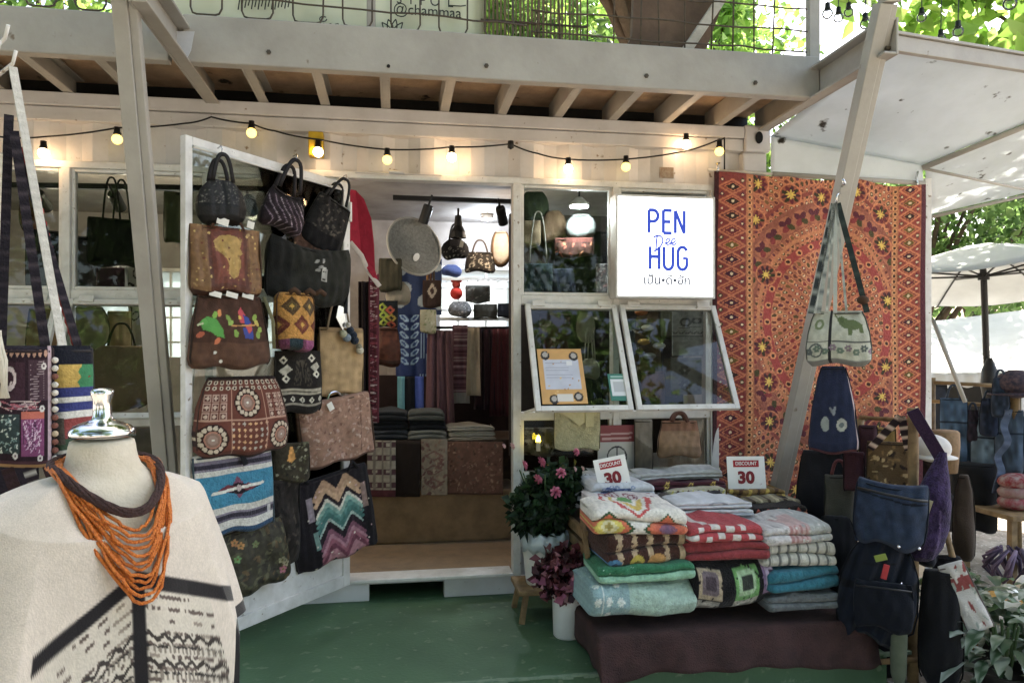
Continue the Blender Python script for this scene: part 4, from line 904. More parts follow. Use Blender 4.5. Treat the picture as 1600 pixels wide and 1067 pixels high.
c.rect(.26, .10, .50, .44, '#7d3a66'); c.rect(.26, .40, .50, .46, '#b5563f')
for k in range(40): c.line(random.uniform(.28, .48), random.uniform(.12, .4), random.uniform(.28, .48), random.uniform(.12, .4), .006, random.choice(['#b989ab', '#4a2444', '#d0b3c4']))
for (x, y) in ((.50, .83), (.48, .48), (.03, .52), (.20, .10), (.46, .08)): c.circ(x, y, .028, '#d3cdc6'); c.circ(x, y, .012, '#5d4a50')
c.rect(.54, 0, .58, 1, '#b39aa0'); c.rect(0, 0, .6, .03, '#a8804c'); c.rect(0, .03, .6, .055, '#4a2b30')
b1 = bag('embroidered_bag', 'dark embroidered hill tribe bag with purple and green panels, far left edge', (-6, 540, 84, 728), 1.52, rz=24, dp=.05, shape='flat', cv=c, fine=True, group=G_L, wr=.004)
mb = MB()
for k in range(14): mb.ball((b1['w'] / 2 + .003, -.012, -.03 - k * .017), .0065, 8, 6, col=random.choice(['#d3cdc0', '#7d4a3c', '#c9b08c']))
o = mb.build('bead_trim', M_CLOTH, b1, smooth=True); o['kind'] = 'stuff'
mb = MB()
for k in range(9): x = -.09 + random.uniform(-.008, .008); mb.tube([(-.045 + random.uniform(-.004, .004), -.03, .03), (-.04 + random.uniform(-.01, .01), -.034, -.03), (-.035 + random.uniform(-.012, .012), -.034, -.105)], .003, 5)
mb.build('tassel', mat('cream_thread', '#cfc8b8', rough=.9), b1, smooth=True)
hk = atd(18, 102, 1.64)
def strap_to(b, px, py, d, x, w, cols, nm='strap', z=0.):
    inv = Matrix.Rotation(-b.rotation_euler.z, 3, 'Z'); q = inv @ (atd(px, py, d) - b.location); pts = lerp((x, -.01, z), q, 60)
    return ribbon(pts, w, .003, parent=b, name=nm, cols=cols, side=(1, 0, 0))
strap_to(b1, 14, 180, 1.60, -.04, .018, ['#17141b', '#1c1820', '#17141b', '#2c262c'])
strap_to(b1, 22, 205, 1.58, .035, .018, ['#1a161e', '#231e26', '#3c343a', '#1a161e'])
strap_to(b1, -2, 240, 1.55, -.055, .014, ['#c9c0ac', '#c9c0ac', '#b8ae98'])
mb = MB(); w = b1['w']
pp = []
for k in range(3):
    x0 = -.03 + k * .035; pts = lerp((x0, -.012, -b1['h'] - .0), (x0 + .03, -.014, -b1['h'] - .10), 14); ribbon(pts, .022, .003, parent=b1, name='hanging_strap', cols=['#2b2228', '#2b2228', '#c3bcae'] if k == 1 else ['#3a2528', '#33211f'])
# colourful bag with zigzag top
c = Cv(110, 190, '#22304a')
c.rect(0, .84, .6, 1, '#141722')
for (y0, y1, q) in ((.0, .10, '#252c55'), (.10, .13, '#cfccc0'), (.13, .19, '#252c55'), (.19, .22, '#d0cdc2'), (.22, .30, '#3f5440'), (.30, .45, '#8c3430'), (.45, .50, '#d5d2c8'), (.50, .57, '#2b3373'), (.57, .61, '#d5d2c8'), (.61, .68, '#2b3373')): c.rect(0, y0, .6, y1, q)
c.rect(0, .68, .6, .86, '#b8963a'); c.poly([(.34, .68), (.30, .72), (.36, .76), (.32, .80), (.40, .86), (.6, .86), (.6, .68)], '#2f7a4e'); c.poly([(0, .86), (0, .70), (.08, .86)], '#20303c'); c.rect(.0, .26, .12, .45, '#5a5248'); c.noise(.07, 4)
b2 = bag('striped_shoulder_bag', 'shoulder bag with yellow, green, navy and red stripes beside the embroidered bag', (70, 540, 152, 742), 1.60, rz=40, dp=.10, shape='tote', cv=c, fine=True, group=G_L, tilt=0)
strap_to(b2, 30, 230, 1.66, .01, .016, ['#1e1a22', '#1e1a22', '#3c343a', '#1e1a22'])
strap_to(b2, 20, 105, 1.66, -.02, .017, ['#c9c6bc', '#bdbab0'])
mb = MB(); inv = Matrix.Rotation(-b2.rotation_euler.z, 3, 'Z')
p0 = inv @ (atd(40, 232, 1.66) - b2.location); p1 = inv @ (atd(136, 590, 1.60) - b2.location)
for k in range(2): mb.tube([Vector(p0).lerp(Vector(p1), i / 60) + Vector((math.cos(i * 1.1 + k * 3.14) * .0045, 0, math.sin(i * 1.1 + k * 3.14) * .0045 - .03 * math.sin(i / 60 * 3.14))) for i in range(61)], .0048, 6)
mb.build('rope_strap', mat('red_rope', '#8d2f2a', '#5d1f20', rough=.9, scale=90), b2, smooth=True)
# dark pouch bag partly out of frame
b3 = bag('dark_cloth_bag', 'plain dark cloth bag hanging low behind the embroidered bag', (-30, 700, 62, 790), 1.72, rz=20, dp=.08, shape='tote', col='#241d24', group=G_L)
strap_to(b3, 4, 240, 1.72, -.02, .020, ['#1a5a7a', '#1f2530', '#7b2f3a', '#1a1a22'])
# ================================================================== illuminated sign
sg0 = at(962, 303, -.15); sg1 = at(1117, 467, -.15); SW = sg1.x - sg0.x; SH = sg0.z - sg1.z
sign = thing('light_box_sign', 'square white light box sign lettered PEN Dee HUG in blue', 'sign', ((sg0.x + sg1.x) / 2, -.15, (sg0.z + sg1.z) / 2))
mb = MB(); w, h = SW / 2, SH / 2
mb.box(-w, -w + .012, -.004, .105, -h, h).box(w - .012, w, -.004, .105, -h, h).box(-w + .012, w - .012, -.004, .105, h - .012, h).box(-w + .012, w - .012, -.004, .105, -h, -h + .012).box(-w + .012, w - .012, .09, .10, -h + .012, h - .012)
mb.build('casing', M_FRAME, sign, bevel=.002)
mb = MB(); mb.box(-w + .012, w - .012, .0, .02, -h + .012, h - .012); mb.build('light_panel', mat('lit_panel', '#f4f7fb', rough=.4, emit='#f4f8ff', estr=.5), sign)
M_SBLUE = mat('blue_sign_letter', '#2a3f9c', rough=.5, emit='#2a48c0', estr=.16)
M_SGREY = mat('grey_sign_letter', '#4a5060', rough=.5, emit='#5a6070', estr=.05)
S_ = SH / 164.
def stroke(strokes, r, m, nm='letter', parent=sign):
    mb = MB()
    for st in strokes: mb.tube([((x - 77.5) * S_, -.0035, (82 - y) * S_) for x, y in st], r * S_, 8, flat=.12, ref=(0, 1, 0))
    return mb.build(nm, m, parent)
def arcp(cx, cy, rx, ry, a0, a1, n=12): return [(cx + rx * math.cos(R(a0 + (a1 - a0) * i / n)), cy - ry * math.sin(R(a0 + (a1 - a0) * i / n))) for i in range(n + 1)]
# letters sit on a 155 x 164 field, y down
stroke([[(49, 60), (49, 24)], [(49, 24), (56, 24)] + arcp(56, 33, 8, 9, 90, -90) + [(49, 42)]], 2.6, M_SBLUE)
stroke([[(87, 24), (73, 24)], [(73, 24), (73, 60)], [(73, 60), (87, 60)], [(73, 42), (85, 42)]], 2.6, M_SBLUE)
stroke([[(93, 60), (93, 24)], [(93, 24), (108, 60)], [(108, 60), (108, 24)]], 2.6, M_SBLUE)
stroke([[(51, 82), (51, 118)], [(66, 82), (66, 118)], [(51, 98), (66, 98)]], 2.6, M_SBLUE)
stroke([[(74, 82), (74, 108)] + arcp(81.5, 109, 7.5, 9, 180, 360) + [(89, 82)]], 2.6, M_SBLUE)
stroke([arcp(105, 91, 7.5, 9, 20, 180) + [(97.5, 108)] + arcp(105, 109, 7.5, 9, 180, 360) + [(112.5, 100), (106, 100)]], 2.6, M_SBLUE)
stroke([[(63, 64), (61.5, 74), (60.5, 88)], [(56, 68), (62, 64.5), (68, 65), (72, 69), (72, 75), (68, 82), (61, 88), (57, 90)]], 1.25, M_SBLUE)
for ex_ in (77, 86.5): stroke([[(ex_ - 2, 77), (ex_ + 3, 75.5), (ex_ + 6.5, 72), (ex_ + 6, 69), (ex_ + 3, 68.5), (ex_ + .5, 71.5), (ex_ + .3, 76), (ex_ + 2.5, 78.8), (ex_ + 6, 78), (ex_ + 9, 75)]], 1.2, M_SBLUE)
text('เป็น•ดี•ฮัก', 19 * S_, M_SGREY, sign, (1.5 * S_, -.004, (82 - 136) * S_), sx=1.05, bold=.0011, name='small_lettering')

# ================================================================== string lights
def bulb(name, label, px, py, Y, lit, group, r=.025):
    c = at(px, py, Y); t = thing(name, label, 'bulb', c, group=group)
    mb = MB(); mb.lathe([(.001, .062), (.014, .060), (.015, .035), (.018, .032), (.018, .022), (.001, .021)], 14); mb.build('socket', M_DARK, t, smooth=True)
    mb = MB(); mb.ball((0, 0, 0), r, 16, 12); mb.build('globe', lit, t, smooth=True); return t
SY = -.085
BL = [(68, 240, 1), (183, 218, 0), (393, 208, 0), (497, 238, 1), (605, 250, 0), (706, 246, 1), (888, 264, 1), (978, 261, 0), (1072, 226, 1), (1124, 237, 0)]
where = ['over the left edge windows', 'left of the leaning post', 'beside the deck bracket', 'in front of the yellow wall box', 'above the door leaf hinge', 'above the middle of the doorway', 'above the window beside the sign', 'above the corner of the light box sign', 'under the deck near the container corner', 'last on the string at the container corner']
for (px, py, l), wh in zip(BL, where):
    bulb('festoon_bulb', ('bright warm glowing bulb ' if l else 'dim yellow bulb ') + wh, px, py, SY, M_BULBW if l else M_BULBY, 'festoon bulbs along the container')
nodes = [(-60, 218), (0, 214), (68, 214), (183, 200), (290, 193), (330, 183), (393, 193), (430, 205), (497, 218), (605, 234), (706, 230), (798, 225), (840, 240), (888, 249), (978, 249), (1072, 236), (1124, 218), (1132, 215)]
mb = MB(); pts = [at(px, py, SY) for px, py in nodes]; fine_p = []
for a, b in zip(pts[:-1], pts[1:]): fine_p += lerp(a, b, 6, .006)[:-1]
mb.tube(fine_p + [pts[-1], at(1132, 265, SY)], .0045, 6); tag(mb.build('festoon_cable', M_DARK, smooth=True), 'black festoon cable strung along the container header', 'cable')
mb = MB(); q = at(798, 234, SY); mb.lathe([(.001, .05), (.016, .045), (.018, .01), (.001, .0)], 12); tag(mb.build('empty_socket', M_DARK, loc=q, smooth=True), 'empty black bulb socket on the festoon cable above the doorway', 'socket')
c = at(497, 232, -.03); mb = MB(); mb.box(-.045, .03, -.05, .02, -.05, .075); tag(mb.build('wall_box', mat('yellow_box', '#c9a52c', '#9a7d22', rough=.5), loc=c, bevel=.006), 'small yellow electrical box on the container header', 'box')
for (px, py) in ((1293, 22), (1310, 28), (1326, 20), (1352, 38), (1395, 38), (1440, 28), (1497, 50), (1578, 6), (1470, 62)):
    i_ = (1293, 1310, 1326, 1352, 1395, 1440, 1497, 1578, 1470).index(px)
    lab = ['leftmost of the unlit hanging bulbs near the railing post', 'second unlit hanging bulb from the railing post', 'third unlit hanging bulb from the railing post', 'unlit hanging bulb just left of the leaning post top', 'unlit bulb just right of the leaning post top', 'unlit clear bulb hanging above the awning corner', 'unlit clear bulb hanging in front of bright leaves', 'large unlit clear bulb at the top right corner', 'small dark unlit bulb close above the awning edge'][i_]
    c = atd(px, py, 4.2 + .25 * (i_ % 3)); t = bulb('hanging_bulb', lab, px, py, c.y, M_CLEARB, 'unlit bulbs hanging in the trees', .030 if px != 1578 else .04)
    mb = MB(); mb.tube([(0, 0, .06), (.02, 0, .9)], .003, 5); mb.build('cord', M_DARK, t)

# ================================================================== inside the shop
G_IN = 'goods inside the shop'
M_OFF = mat('unlit_lens', '#3a3a3a', rough=.2)
tr = thing('track_light', 'black ceiling track with spot lamps inside the doorway', 'lamp', (0, 0, 0), group='track lights')
p = at(614, 309, 1.0); q = at(812, 316, 1.0); mb = MB(); mb.bar(p, q, .035, .03); mb.build('rail', M_DARK, tr)
def spotlamp(px, py, Y, lit, tilt, parent, head='cyl', watts=3.0):
    c = at(px, py, Y); o = bpy.data.objects.new('spot_head', None); COL.objects.link(o); o.parent = parent; o.location = c - Vector(parent.location); o.rotation_euler = (R(tilt[0]), R(tilt[1]), 0)
    mb = MB()
    if head == 'cyl': mb.lathe([(.001, .07), (.03, .07), (.034, .06), (.034, -.06), (.029, -.06), (.026, -.045), (.001, -.045)], 18)
    else: mb.lathe([(.001, .09), (.022, .09), (.026, .05), (.028, .02), (.05, -.02), (.056, -.06), (.05, -.06), (.001, -.045)], 18)
    mb.build('can', M_DARK, o, smooth=False)
    mb = MB(); mb.lathe([(.001, -.052), (.024, -.052), (.022, -.06), (.001, -.064)], 16); mb.build('lens', lit, o)
    mb = MB(); mb.tube([(0, 0, .07), (0, .0, .14)], .008, 6); mb.build('stem', M_DARK, o)
    if lit is not M_OFF: glow(o, (0, 0, -.085), watts, (1, .84, .66))
    return o
def glow(parent, loc, watts, col):
    l_ = bpy.data.lights.new('lamp_light', 'POINT'); l_.energy = watts; l_.color = col; l_.shadow_soft_size = .03
    o_ = bpy.data.objects.new('lamp_light', l_); COL.objects.link(o_); o_.parent = parent; o_.location = loc
spotlamp(665, 336, 1.0, M_OFF, (10, 18), tr); spotlamp(716, 358, 1.0, M_OFF, (0, 0), tr, 'bell')
spotlamp(784, 338, 1.0, M_LED, (40, -20), tr, watts=1.3)
tr2 = thing('track_light', 'black ceiling track with glowing spot lamps behind the left windows', 'lamp', (0, 0, 0), group='track lights')
p = at(20, 290, .55); q = at(420, 296, .55); mb = MB(); mb.bar(p, q, .035, .03); mb.build('rail', M_DARK, tr2)
for px, py in ((67, 315), (183, 315), (392, 322)): spotlamp(px, py, .55, M_LED, (62, 0), tr2)
ld = thing('pendant_lamp', 'small cool white lamp glowing behind the upper window beside the sign', 'lamp', at(905, 322, .24)); mb = MB(); mb.lathe([(.001, 0), (.06, 0), (.062, .01), (.02, .05), (.001, .05)], 20); mb.build('shade', M_FRAME, ld, smooth=True)
mb = MB(); mb.lathe([(.001, -.006), (.055, -.006), (.055, -.001), (.001, -.001)], 20); mb.build('lens', M_LEDC, ld); glow(ld, (0, 0, -.04), 1.3, (.9, .95, 1)); mb = MB(); mb.tube([(0, 0, .05), (0, 0, .22)], .006, 6); mb.build('stem', M_DARK, ld)
bk = thing('added_back_lamp', 'small round cool lamp added on the ceiling to brighten the back of the shop', 'lamp', (.74, 1.95, 2.40)); mb = MB(); mb.lathe([(.001, .0), (.05, .0), (.052, .02), (.045, .04), (.001, .04)], 20); mb.build('housing', M_FRAME, bk); mb = MB(); mb.lathe([(.001, -.006), (.042, -.006), (.042, -.001), (.001, -.001)], 18); mb.build('lens', M_LEDC, bk); glow(bk, (0, 0, -.05), 5, (.72, .84, 1))  # lamp added to brighten the back of the shop with cool light
def ib(name, label, box, Y, rz=None, **k):
    cx = (box[0] + box[2]) / 2; k.setdefault('group', G_IN); return bag(name, label, box, dep(cx, Y), rz, **k)
def hang(name, label, box, Y, cv=None, col='#555555', m=None, folds=3, amp=.012, cat='cloth', flare=0., group=G_IN, res=None, bot=None):
    p, w, h, rz = spot(box, dep((box[0] + box[2]) / 2, Y), -9)
    sd = sum(map(ord, label)) % 97
    pw, ph = (box[2] - box[0]) * .64, (box[3] - box[1]) * .64; res = res or ((int(max(24, pw * 1.2)), int(max(16, ph * 1.1))) if cv is not None else (40, 14))
    o = sheet(name, lambda u, v: ((u - .5) * w * (1 + flare * (1 - v)), amp * np.sin(u * folds * 6.283 + sd) * (1.1 - .5 * v) + amp * .5 * np.sin(u * folds * 11 + v * 3 + sd), (v - 1) * h - (0 if bot is None else bot * h * (1 - v) * np.abs(u - .5) * 2)), *res, cv, m or M_CLOTH, None, .005, col)
    o.location = p; o.rotation_euler = (0, 0, R(-9)); return tag(o, label, cat, group)
# carpeted display step and shelf behind the door
cb = thing('display_step', 'brown carpet covered step just inside the doorway', 'step', (0, 0, .108)); cb.location = (0, 0, 0)
mb = MB(); mb.box(-.42, .80, .70, 1.15, .108, .43); mb.build('step_body', M_CARPET, cb, bevel=.015)
sh = thing('fabric_shelf', 'low dark shelf of folded cloth behind the carpeted step', 'shelf', (0, 0, 0)); mb = MB(); mb.box(-.45, .82, .72, 1.25, .735, .755).box(-.45, .82, 1.16, 1.25, .109, .734); mb.build('board', M_DWOOD, sh)
c = Cv(60, 110, '#a89c8c')
for k in range(4): c.rect(0, .16 + k * .24, .6, .26 + k * .24, '#5b3d44'); c.rect(.1, .18 + k * .24, .2, .24 + k * .24, '#a89c8c'); c.rect(.36, .18 + k * .24, .46, .24 + k * .24, '#a89c8c')
for x in (.12, .28, .44): c.rect(x, 0, x + .03, 1, '#857a70')
c.rect(0, 0, .6, .12, '#5b2b33'); c.noise(.1, 5)
hang('woven_cloth', 'cream and maroon checked woven cloth draped over the shop shelf', (574, 688, 618, 776), .67, c, folds=1, amp=.004)
hang('woven_cloth', 'dark brown plain cloth draped over the shop shelf', (617, 688, 656, 776), .675, col='#2b211d', folds=1, amp=.004)
c = Cv(60, 110, '#8f8170'); c.blobs(70, ['#75574f', '#a59680', '#6d4a46', '#8a6f60'], .02, .07); [c.dia(.27, y, .2, .1, '#7a5650', r0=.7) for y in (.2, .45, .7)]; c.noise(.1, 5)
hang('woven_cloth', 'beige cloth with rose ikat motifs draped over the shop shelf', (658, 686, 699, 773), .67, c, folds=1, amp=.004)
c = Cv(110, 100, '#6d4a3c'); c.blobs(200, ['#8d6a54', '#553629', '#7b5744', '#97765e', '#5f4b40'], .012, .04); c.rect(0, 0, 1.1, .03, '#4a3228'); c.noise(.1, 5)
hang('woven_cloth', 'wide brown floral cloth draped over the shop shelf', (699, 690, 786, 772), .67, c, folds=1, amp=.004)
def stack(label, box, cols, Yd, group='folded cloth on the shop shelf'):
    x0, y0, x1, y1 = box; p = at(x0, y1, Yd); q = at(x1, y0, Yd); n = len(cols); h = (q.z - p.z) / n
    for i, k in enumerate(cols):
        blanket('folded_cloth', label[i], (p.x + .006 * (i % 2), q.x - .006 * (i % 3), Yd + .01 * (i % 2), Yd + .30, p.z + h * i, p.z + h * (i + 1) - .002), None, M_CLOTH, 2, col=k, group=group, cat='folded cloth')
stack(['charcoal folded cloth at the bottom of the left shelf stack', 'black folded cloth above the charcoal one', 'near black folded cloth topping the left shelf stack'], (578, 642, 640, 688), ['#33353a', '#1c1d22', '#26282c'], .76)
stack(['pale grey folded cloth under the dark middle stack', 'black folded cloth in the middle shelf stack', 'dark patterned grey cloth on top of the middle stack'], (638, 642, 699, 688), ['#6d6d66', '#17191d', '#4e504c'], .74)
stack(['cream folded cloth at the bottom of the pale stack', 'off white towel like cloth in the pale stack', 'light grey folded cloth on top of the pale stack'], (700, 664, 777, 691), ['#9d9282', '#a9a192', '#9a9488'], .73)
# hanging cloths and clothes
c = Cv(60, 140, '#a82a44'); c.line(.0, .52, .42, .0, .05, '#d8ccc8'); c.specks(30, ['#b83a52', '#8f2238'], .01, .02)
p, w, h, rz = spot((545, 296, 590, 448), dep(567, .12), -9)
mb = MB(); mb.prism([(0, 0), (.03, 0), (.075, -.05), (.115, -.16), (.13, -.30), (.135, -.44), (.16, -.53), (.10, -.45), (.06, -.36), (.0, -.29)], 0, .012); mb.v = [(x, y + .02 * math.sin(x * 40), z) for x, y, z in mb.v]
o = mb.build('red_pennant', mat('red_felt', '#a82a40', '#8a2034', rough=.9, scale=30, bump=.3), loc=at(547, 296, .12)); tag(o, 'crimson pennant cloth hanging inside the door jamb', 'cloth')
mb = MB(); a = [(.0, -.29), (.06, -.36), (.10, -.45), (.16, -.53)]; mb.tube([(x, -.004, z) for x, z in a], .013, 8, flat=.3, ref=(0, 1, 0)); mb.build('white_edging', mat('white_felt', '#cfc6c0', rough=.9), o)
c = Cv(24, 240, '#5a1f2c')
for k in range(60): c.line(.02, k / 60, .08, k / 60 + random.uniform(-.02, .02), .006, random.choice(['#a88088', '#8a3044', '#3d1420', '#c9b0b0']))
hang('narrow_sash', 'narrow maroon woven sash with pale figures beside the door jamb', (576, 428, 592, 660), .2, c, folds=1, amp=.006)
hang('dark_drape', 'very dark drape hanging just inside the door jamb', (560, 440, 582, 700), .35, col='#1f1517', folds=2, amp=.015)
c = Cv(90, 110, '#253a66')
for (x, y) in ((.2, .2), (.55, .25), (.3, .5), (.65, .55), (.2, .8), (.5, .85), (.72, .85), (.78, .2)): c.ell(x, y, .11, .075, '#9fb0bd', rot=random.random() * 3)
hang('indigo_cloth', 'navy cloth with large pale leaf spots hanging at the back of the shop', (602, 405, 690, 492), 1.35, c, folds=2)
c = Cv(80, 150, '#1d3266')
for k in range(6):
    y = .95 - k * .14
    for s in (-1, 1): c.ell(.20 + s * .075, y, .085, .035, '#8fb0cf', rot=s * .8); c.ell(.20 + s * .075, y, .05, .018, '#2c4a85', rot=s * .8)
for x in (.36, .40, .44): c.line(x, 0, x + .02, 1, .008, '#8fb0cf')
for k in range(20): c.circ(.49, k / 20, .012, '#a9c1d8')
hang('batik_cloth', 'blue and white leaf batik cloth hanging in the doorway view', (618, 492, 676, 588), 1.25, c, folds=2, amp=.01)
hang('teal_cloth', 'pale teal cloth strip under the batik cloth', (621, 588, 632, 646), 1.2, col='#5f9ca8', folds=1, amp=.006)
hang('black_cloth', 'black cloth strip under the batik cloth', (631, 588, 648, 646), 1.2, col='#15181f', folds=1, amp=.006)
hang('blue_cloth', 'bright blue cloth strip under the batik cloth', (646, 588, 662, 648), 1.2, col='#2f52b5', folds=1, amp=.006)
def garment(name, label, box, Y, col, sl=.0, folds=3, cv=None):
    return hang(name, label, box, Y, cv, col, folds=folds, amp=.018, cat='garment', flare=.25, group='garments hanging at the back', bot=sl)
garment('mauve_shawl', 'long mauve shawl hanging at the back of the shop', (668, 516, 706, 660), 1.1, '#6b4a52', .25)
c = Cv(30, 130, '#6a4650'); 
for k in range(26): c.rect(.02, k / 26, .22, k / 26 + .018, random.choice(['#9a7d84', '#7b5560', '#4a2c36', '#a08c8c']))
c.rect(0, 0, .3, .14, '#8d8a86')
garment('patterned_scarf', 'maroon scarf with fine cross bands among the hanging clothes', (707, 508, 731, 630), 1.2, '#6a4650', 0, 1, c)
garment('black_jacket', 'black jacket among the hanging clothes', (722, 512, 746, 618), 1.3, '#18161b')
garment('cream_scarf', 'cream scarf hanging between dark clothes', (731, 512, 749, 618), 1.15, '#aa9d88', .0, 1)
garment('plum_coat', 'dark plum coat among the hanging clothes', (744, 514, 776, 640), 1.3, '#2c1a24')
garment('maroon_coat', 'maroon coat next to the right door jamb', (770, 514, 806, 650), 1.25, '#4b1c25')
p = at(660, 512, 1.3); q = at(815, 512, 1.3); mb = MB(); mb.tube([p, q], .010, 8); tag(mb.build('clothes_rail', M_DARK, smooth=True), 'dark clothes rail at the back of the shop', 'rail')
mb = MB(); mb.box(-.42, 1.9, 1.5, 1.53, .11, 1.15); tag(mb.build('dark_curtain', mat('curtain_cloth', '#2a1c1c', '#1c1314', rough=.95, bump=.3), bevel=.004), 'dark brown curtain below the hanging clothes', 'curtain')
# wire shelf at the back window with small goods
ws_ = thing('wire_shelf', 'white two tier wire shelf in front of the back window', 'shelf', (0, 0, 0))
for (y_, nm) in ((436, 'tier'), (498, 'tier')):
    p = at(684, y_, 2.05); q = at(815, y_, 2.05); mb = MB(); mb.bar(p, q, .02, .02); 
    mb.bar(p + Vector((0, .22, 0)), q + Vector((0, .22, 0)), .02, .02)
    for i in range(9): a = p.lerp(q, i / 8); mb.bar(a, a + Vector((0, .22, 0)), .008, .008)
    o = mb.build(nm, M_FRAME, ws_)
p = at(685, 400, 2.05); mb = MB(); mb.box(p.x - .012, p.x + .012, 2.04, 2.06, .1, 2.1); mb.build('upright', M_FRAME, ws_)
mb = MB(); c0 = at(689, 410, 2.03); c0.z = 0; mb.box(0, .03, 0, .3, .11, 2.2); tag(mb.build('white_upright', mat('cool_white_panel', '#cdd6e6', '#b9c4da', rough=.6), loc=(c0.x - .06, 2.02, 0)), 'narrow white upright board at the back window', 'board')
c = Cv(90, 70, '#2b2a2e'); [c.circ(.2 + .2 * k, .35 + .15 * (k % 2), .07, '#8d8b86', r0=.7) for k in range(5)]; [c.circ(.15 + .22 * k, .12, .04, '#b5b2aa') for k in range(5)]
b = ib('round_handbag', 'black round handbag with pale circles hanging in the doorway', (689, 374, 733, 405), 1.15, dp=.10, shape='dome', cv=c, handles=[(-.4, .4, .75, 0)], hr=.007, hcol='#17171a'); tagcard(b, .05, -.06, -.02)
c = Cv(80, 60, '#3a3634'); c.blobs(60, ['#a9a296', '#1c1a1a', '#7d766c', '#c2bbae'], .02, .07); [c.circ(x, y, .12, '#b8b0a2', r0=.7) for x, y in ((.7, .5), (.3, .3), (1.0, .3))]
b = ib('circle_print_bag', 'grey and black circle print bag beside the round handbag', (726, 394, 774, 425), 1.3, dp=.09, shape='trap', cv=c, handles=[(-.5, .5, .6, 0)], hr=.006, hcol='#5b4a3c')
c = Cv(70, 90, '#7c5f45'); c.rect(.1, .3, .7, 1, '#a8a198'); c.ell(.4, .3, .3, .2, '#a8a198')
ib('two_tone_bag', 'brown and grey hanging bag near the right door jamb', (767, 362, 798, 416), 1.3, dp=.09, shape='hobo', cv=c)
ib('navy_beanie', 'navy cap on the upper tier of the wire shelf', (689, 414, 722, 432), 2.1, dp=.14, shape='dome', col='#26355f', cat='cap')
c = Cv(70, 50, '#4d4f4a'); c.blobs(50, ['#6d706a', '#33352f', '#8a8c84'], .02, .08)
ib('grey_purse', 'grey patterned purse on the wire shelf', (727, 446, 766, 473), 2.12, dp=.08, shape='flat', cv=c)
c = Cv(70, 50, '#6b6e70'); c.specks(90, ['#b9bcc0', '#3c3e42', '#8f9296'], .015, .04)
ib('round_pouch', 'pale speckled round pouch hanging under the wire shelf', (700, 471, 737, 496), 2.02, dp=.07, shape='hobo', cv=c)
c = Cv(70, 50, '#55564f'); c.blobs(60, ['#3c3d38', '#75766c'], .01, .04)
ib('flat_pouch', 'dark grey flat pouch hanging under the wire shelf', (740, 475, 777, 497), 2.02, dp=.05, shape='flat', cv=c)
ib('black_pouch', 'small black pouch under the wire shelf beside the door jamb', (777, 474, 800, 497), 2.0, dp=.05, shape='tote', col='#191a20')
toy = thing('red_toy', 'small red stuffed toy sitting on the wire shelf', 'toy', at(713, 468, 2.08), group=None)
mb = MB(); mb.ball((0, 0, .05), .052, 12, 9, (1, .9, 1)); mb.build('body', mat('red_plush', '#b83327', '#8c241c', rough=.95), toy, smooth=True)
mb = MB(); mb.ball((0, 0, .125), .036, 12, 9); mb.build('head', mat('red_plush2', '#a8423a', '#8c302c', rough=.95), toy, smooth=True)
for s in (-1, 1): mb = MB(); mb.ball((s * .03, 0, .155), .016, 8, 6); mb.build('ear', mat('red_plush'), toy, smooth=True)
# big tilted disc, hats and bags on the left inside the doorway
dk = thing('mesh_dish', 'large pale grey woven dish hanging tilted inside the doorway', 'dish', at(646, 386, 1.0), rot=(R(72), R(38), R(18)))
mb = MB(); mb.lathe([(.001, -.045), (.05, -.044), (.12, -.032), (.18, -.008), (.20, .01), (.205, .016), (.198, .018), (.17, .0), (.11, -.025), (.04, -.037), (.001, -.038)], 40); o = mb.build('dish', mat('grey_weave', '#8d8d88', '#6f6f6b', rough=.7, scale=60, amt=1., bump=.6, bscale=120), dk, smooth=True)
mb = MB(); mb.tube([(math.cos(a) * .203, math.sin(a) * .203, .014) for a in np.linspace(0, 6.283, 41)], .008, 8); mb.build('rim', mat('pale_rim', '#b5b2aa', rough=.6), dk, smooth=True)
mb = MB(); mb.lathe([(.001, .0), (.034, .0), (.034, .006), (.001, .006)], 20, sx=.6); mb.build('paper_label', M_PAPER, dk, loc=(.06, -.03, -.028))
ib('straw_hat', 'cream round hat hanging under the tilted dish', (602, 440, 642, 478), .95, dp=.10, shape='dome', col='#a89f90', cat='hat')
ib('olive_bag', 'olive grey bag hanging at the left inside the doorway', (592, 404, 628, 455), .9, dp=.08, shape='tote', col='#4d4a3c')
c = Cv(60, 80, '#2a3038')
for (x, y, q) in ((.15, .75, '#b8c83a'), (.45, .65, '#c9502e'), (.2, .45, '#a8c03a'), (.5, .35, '#d0b53c'), (.2, .15, '#b8c83a'), (.5, .1, '#c9502e')): c.dia(x, y, .2, .18, q, r0=.45)
ib('crochet_pouch', 'dark crochet pouch with lime and red diamonds inside the doorway', (591, 470, 622, 512), .85, dp=.08, shape='tote', cv=c, m=M_KNIT)
c = Cv(50, 80, '#5d2f1f'); c.rect(0, 0, .7, .15, '#3c1f17'); c.noise(.2, 6)
ib('brown_hobo', 'reddish brown leather hobo bag inside the doorway', (586, 512, 626, 572), .8, dp=.10, shape='slouch', cv=c, m=M_LEATH)
c = Cv(50, 60, '#3a2a26'); c.dia(.42, .6, .22, .3, '#b9ab9a'); c.dia(.42, .6, .1, .14, '#4a3530')
ib('star_pouch', 'dark pouch with a pale star hanging below the tilted dish', (660, 438, 690, 480), 1.15, dp=.07, shape='tote', cv=c)
c = Cv(50, 60, '#b3ae90'); c.blobs(30, ['#8f9468', '#c9c3a8', '#7f8a5c'], .03, .08)
ib('cream_pouch', 'cream and green floral pouch hanging in front of the batik cloth', (656, 484, 682, 520), 1.1, dp=.07, shape='tote', cv=c)
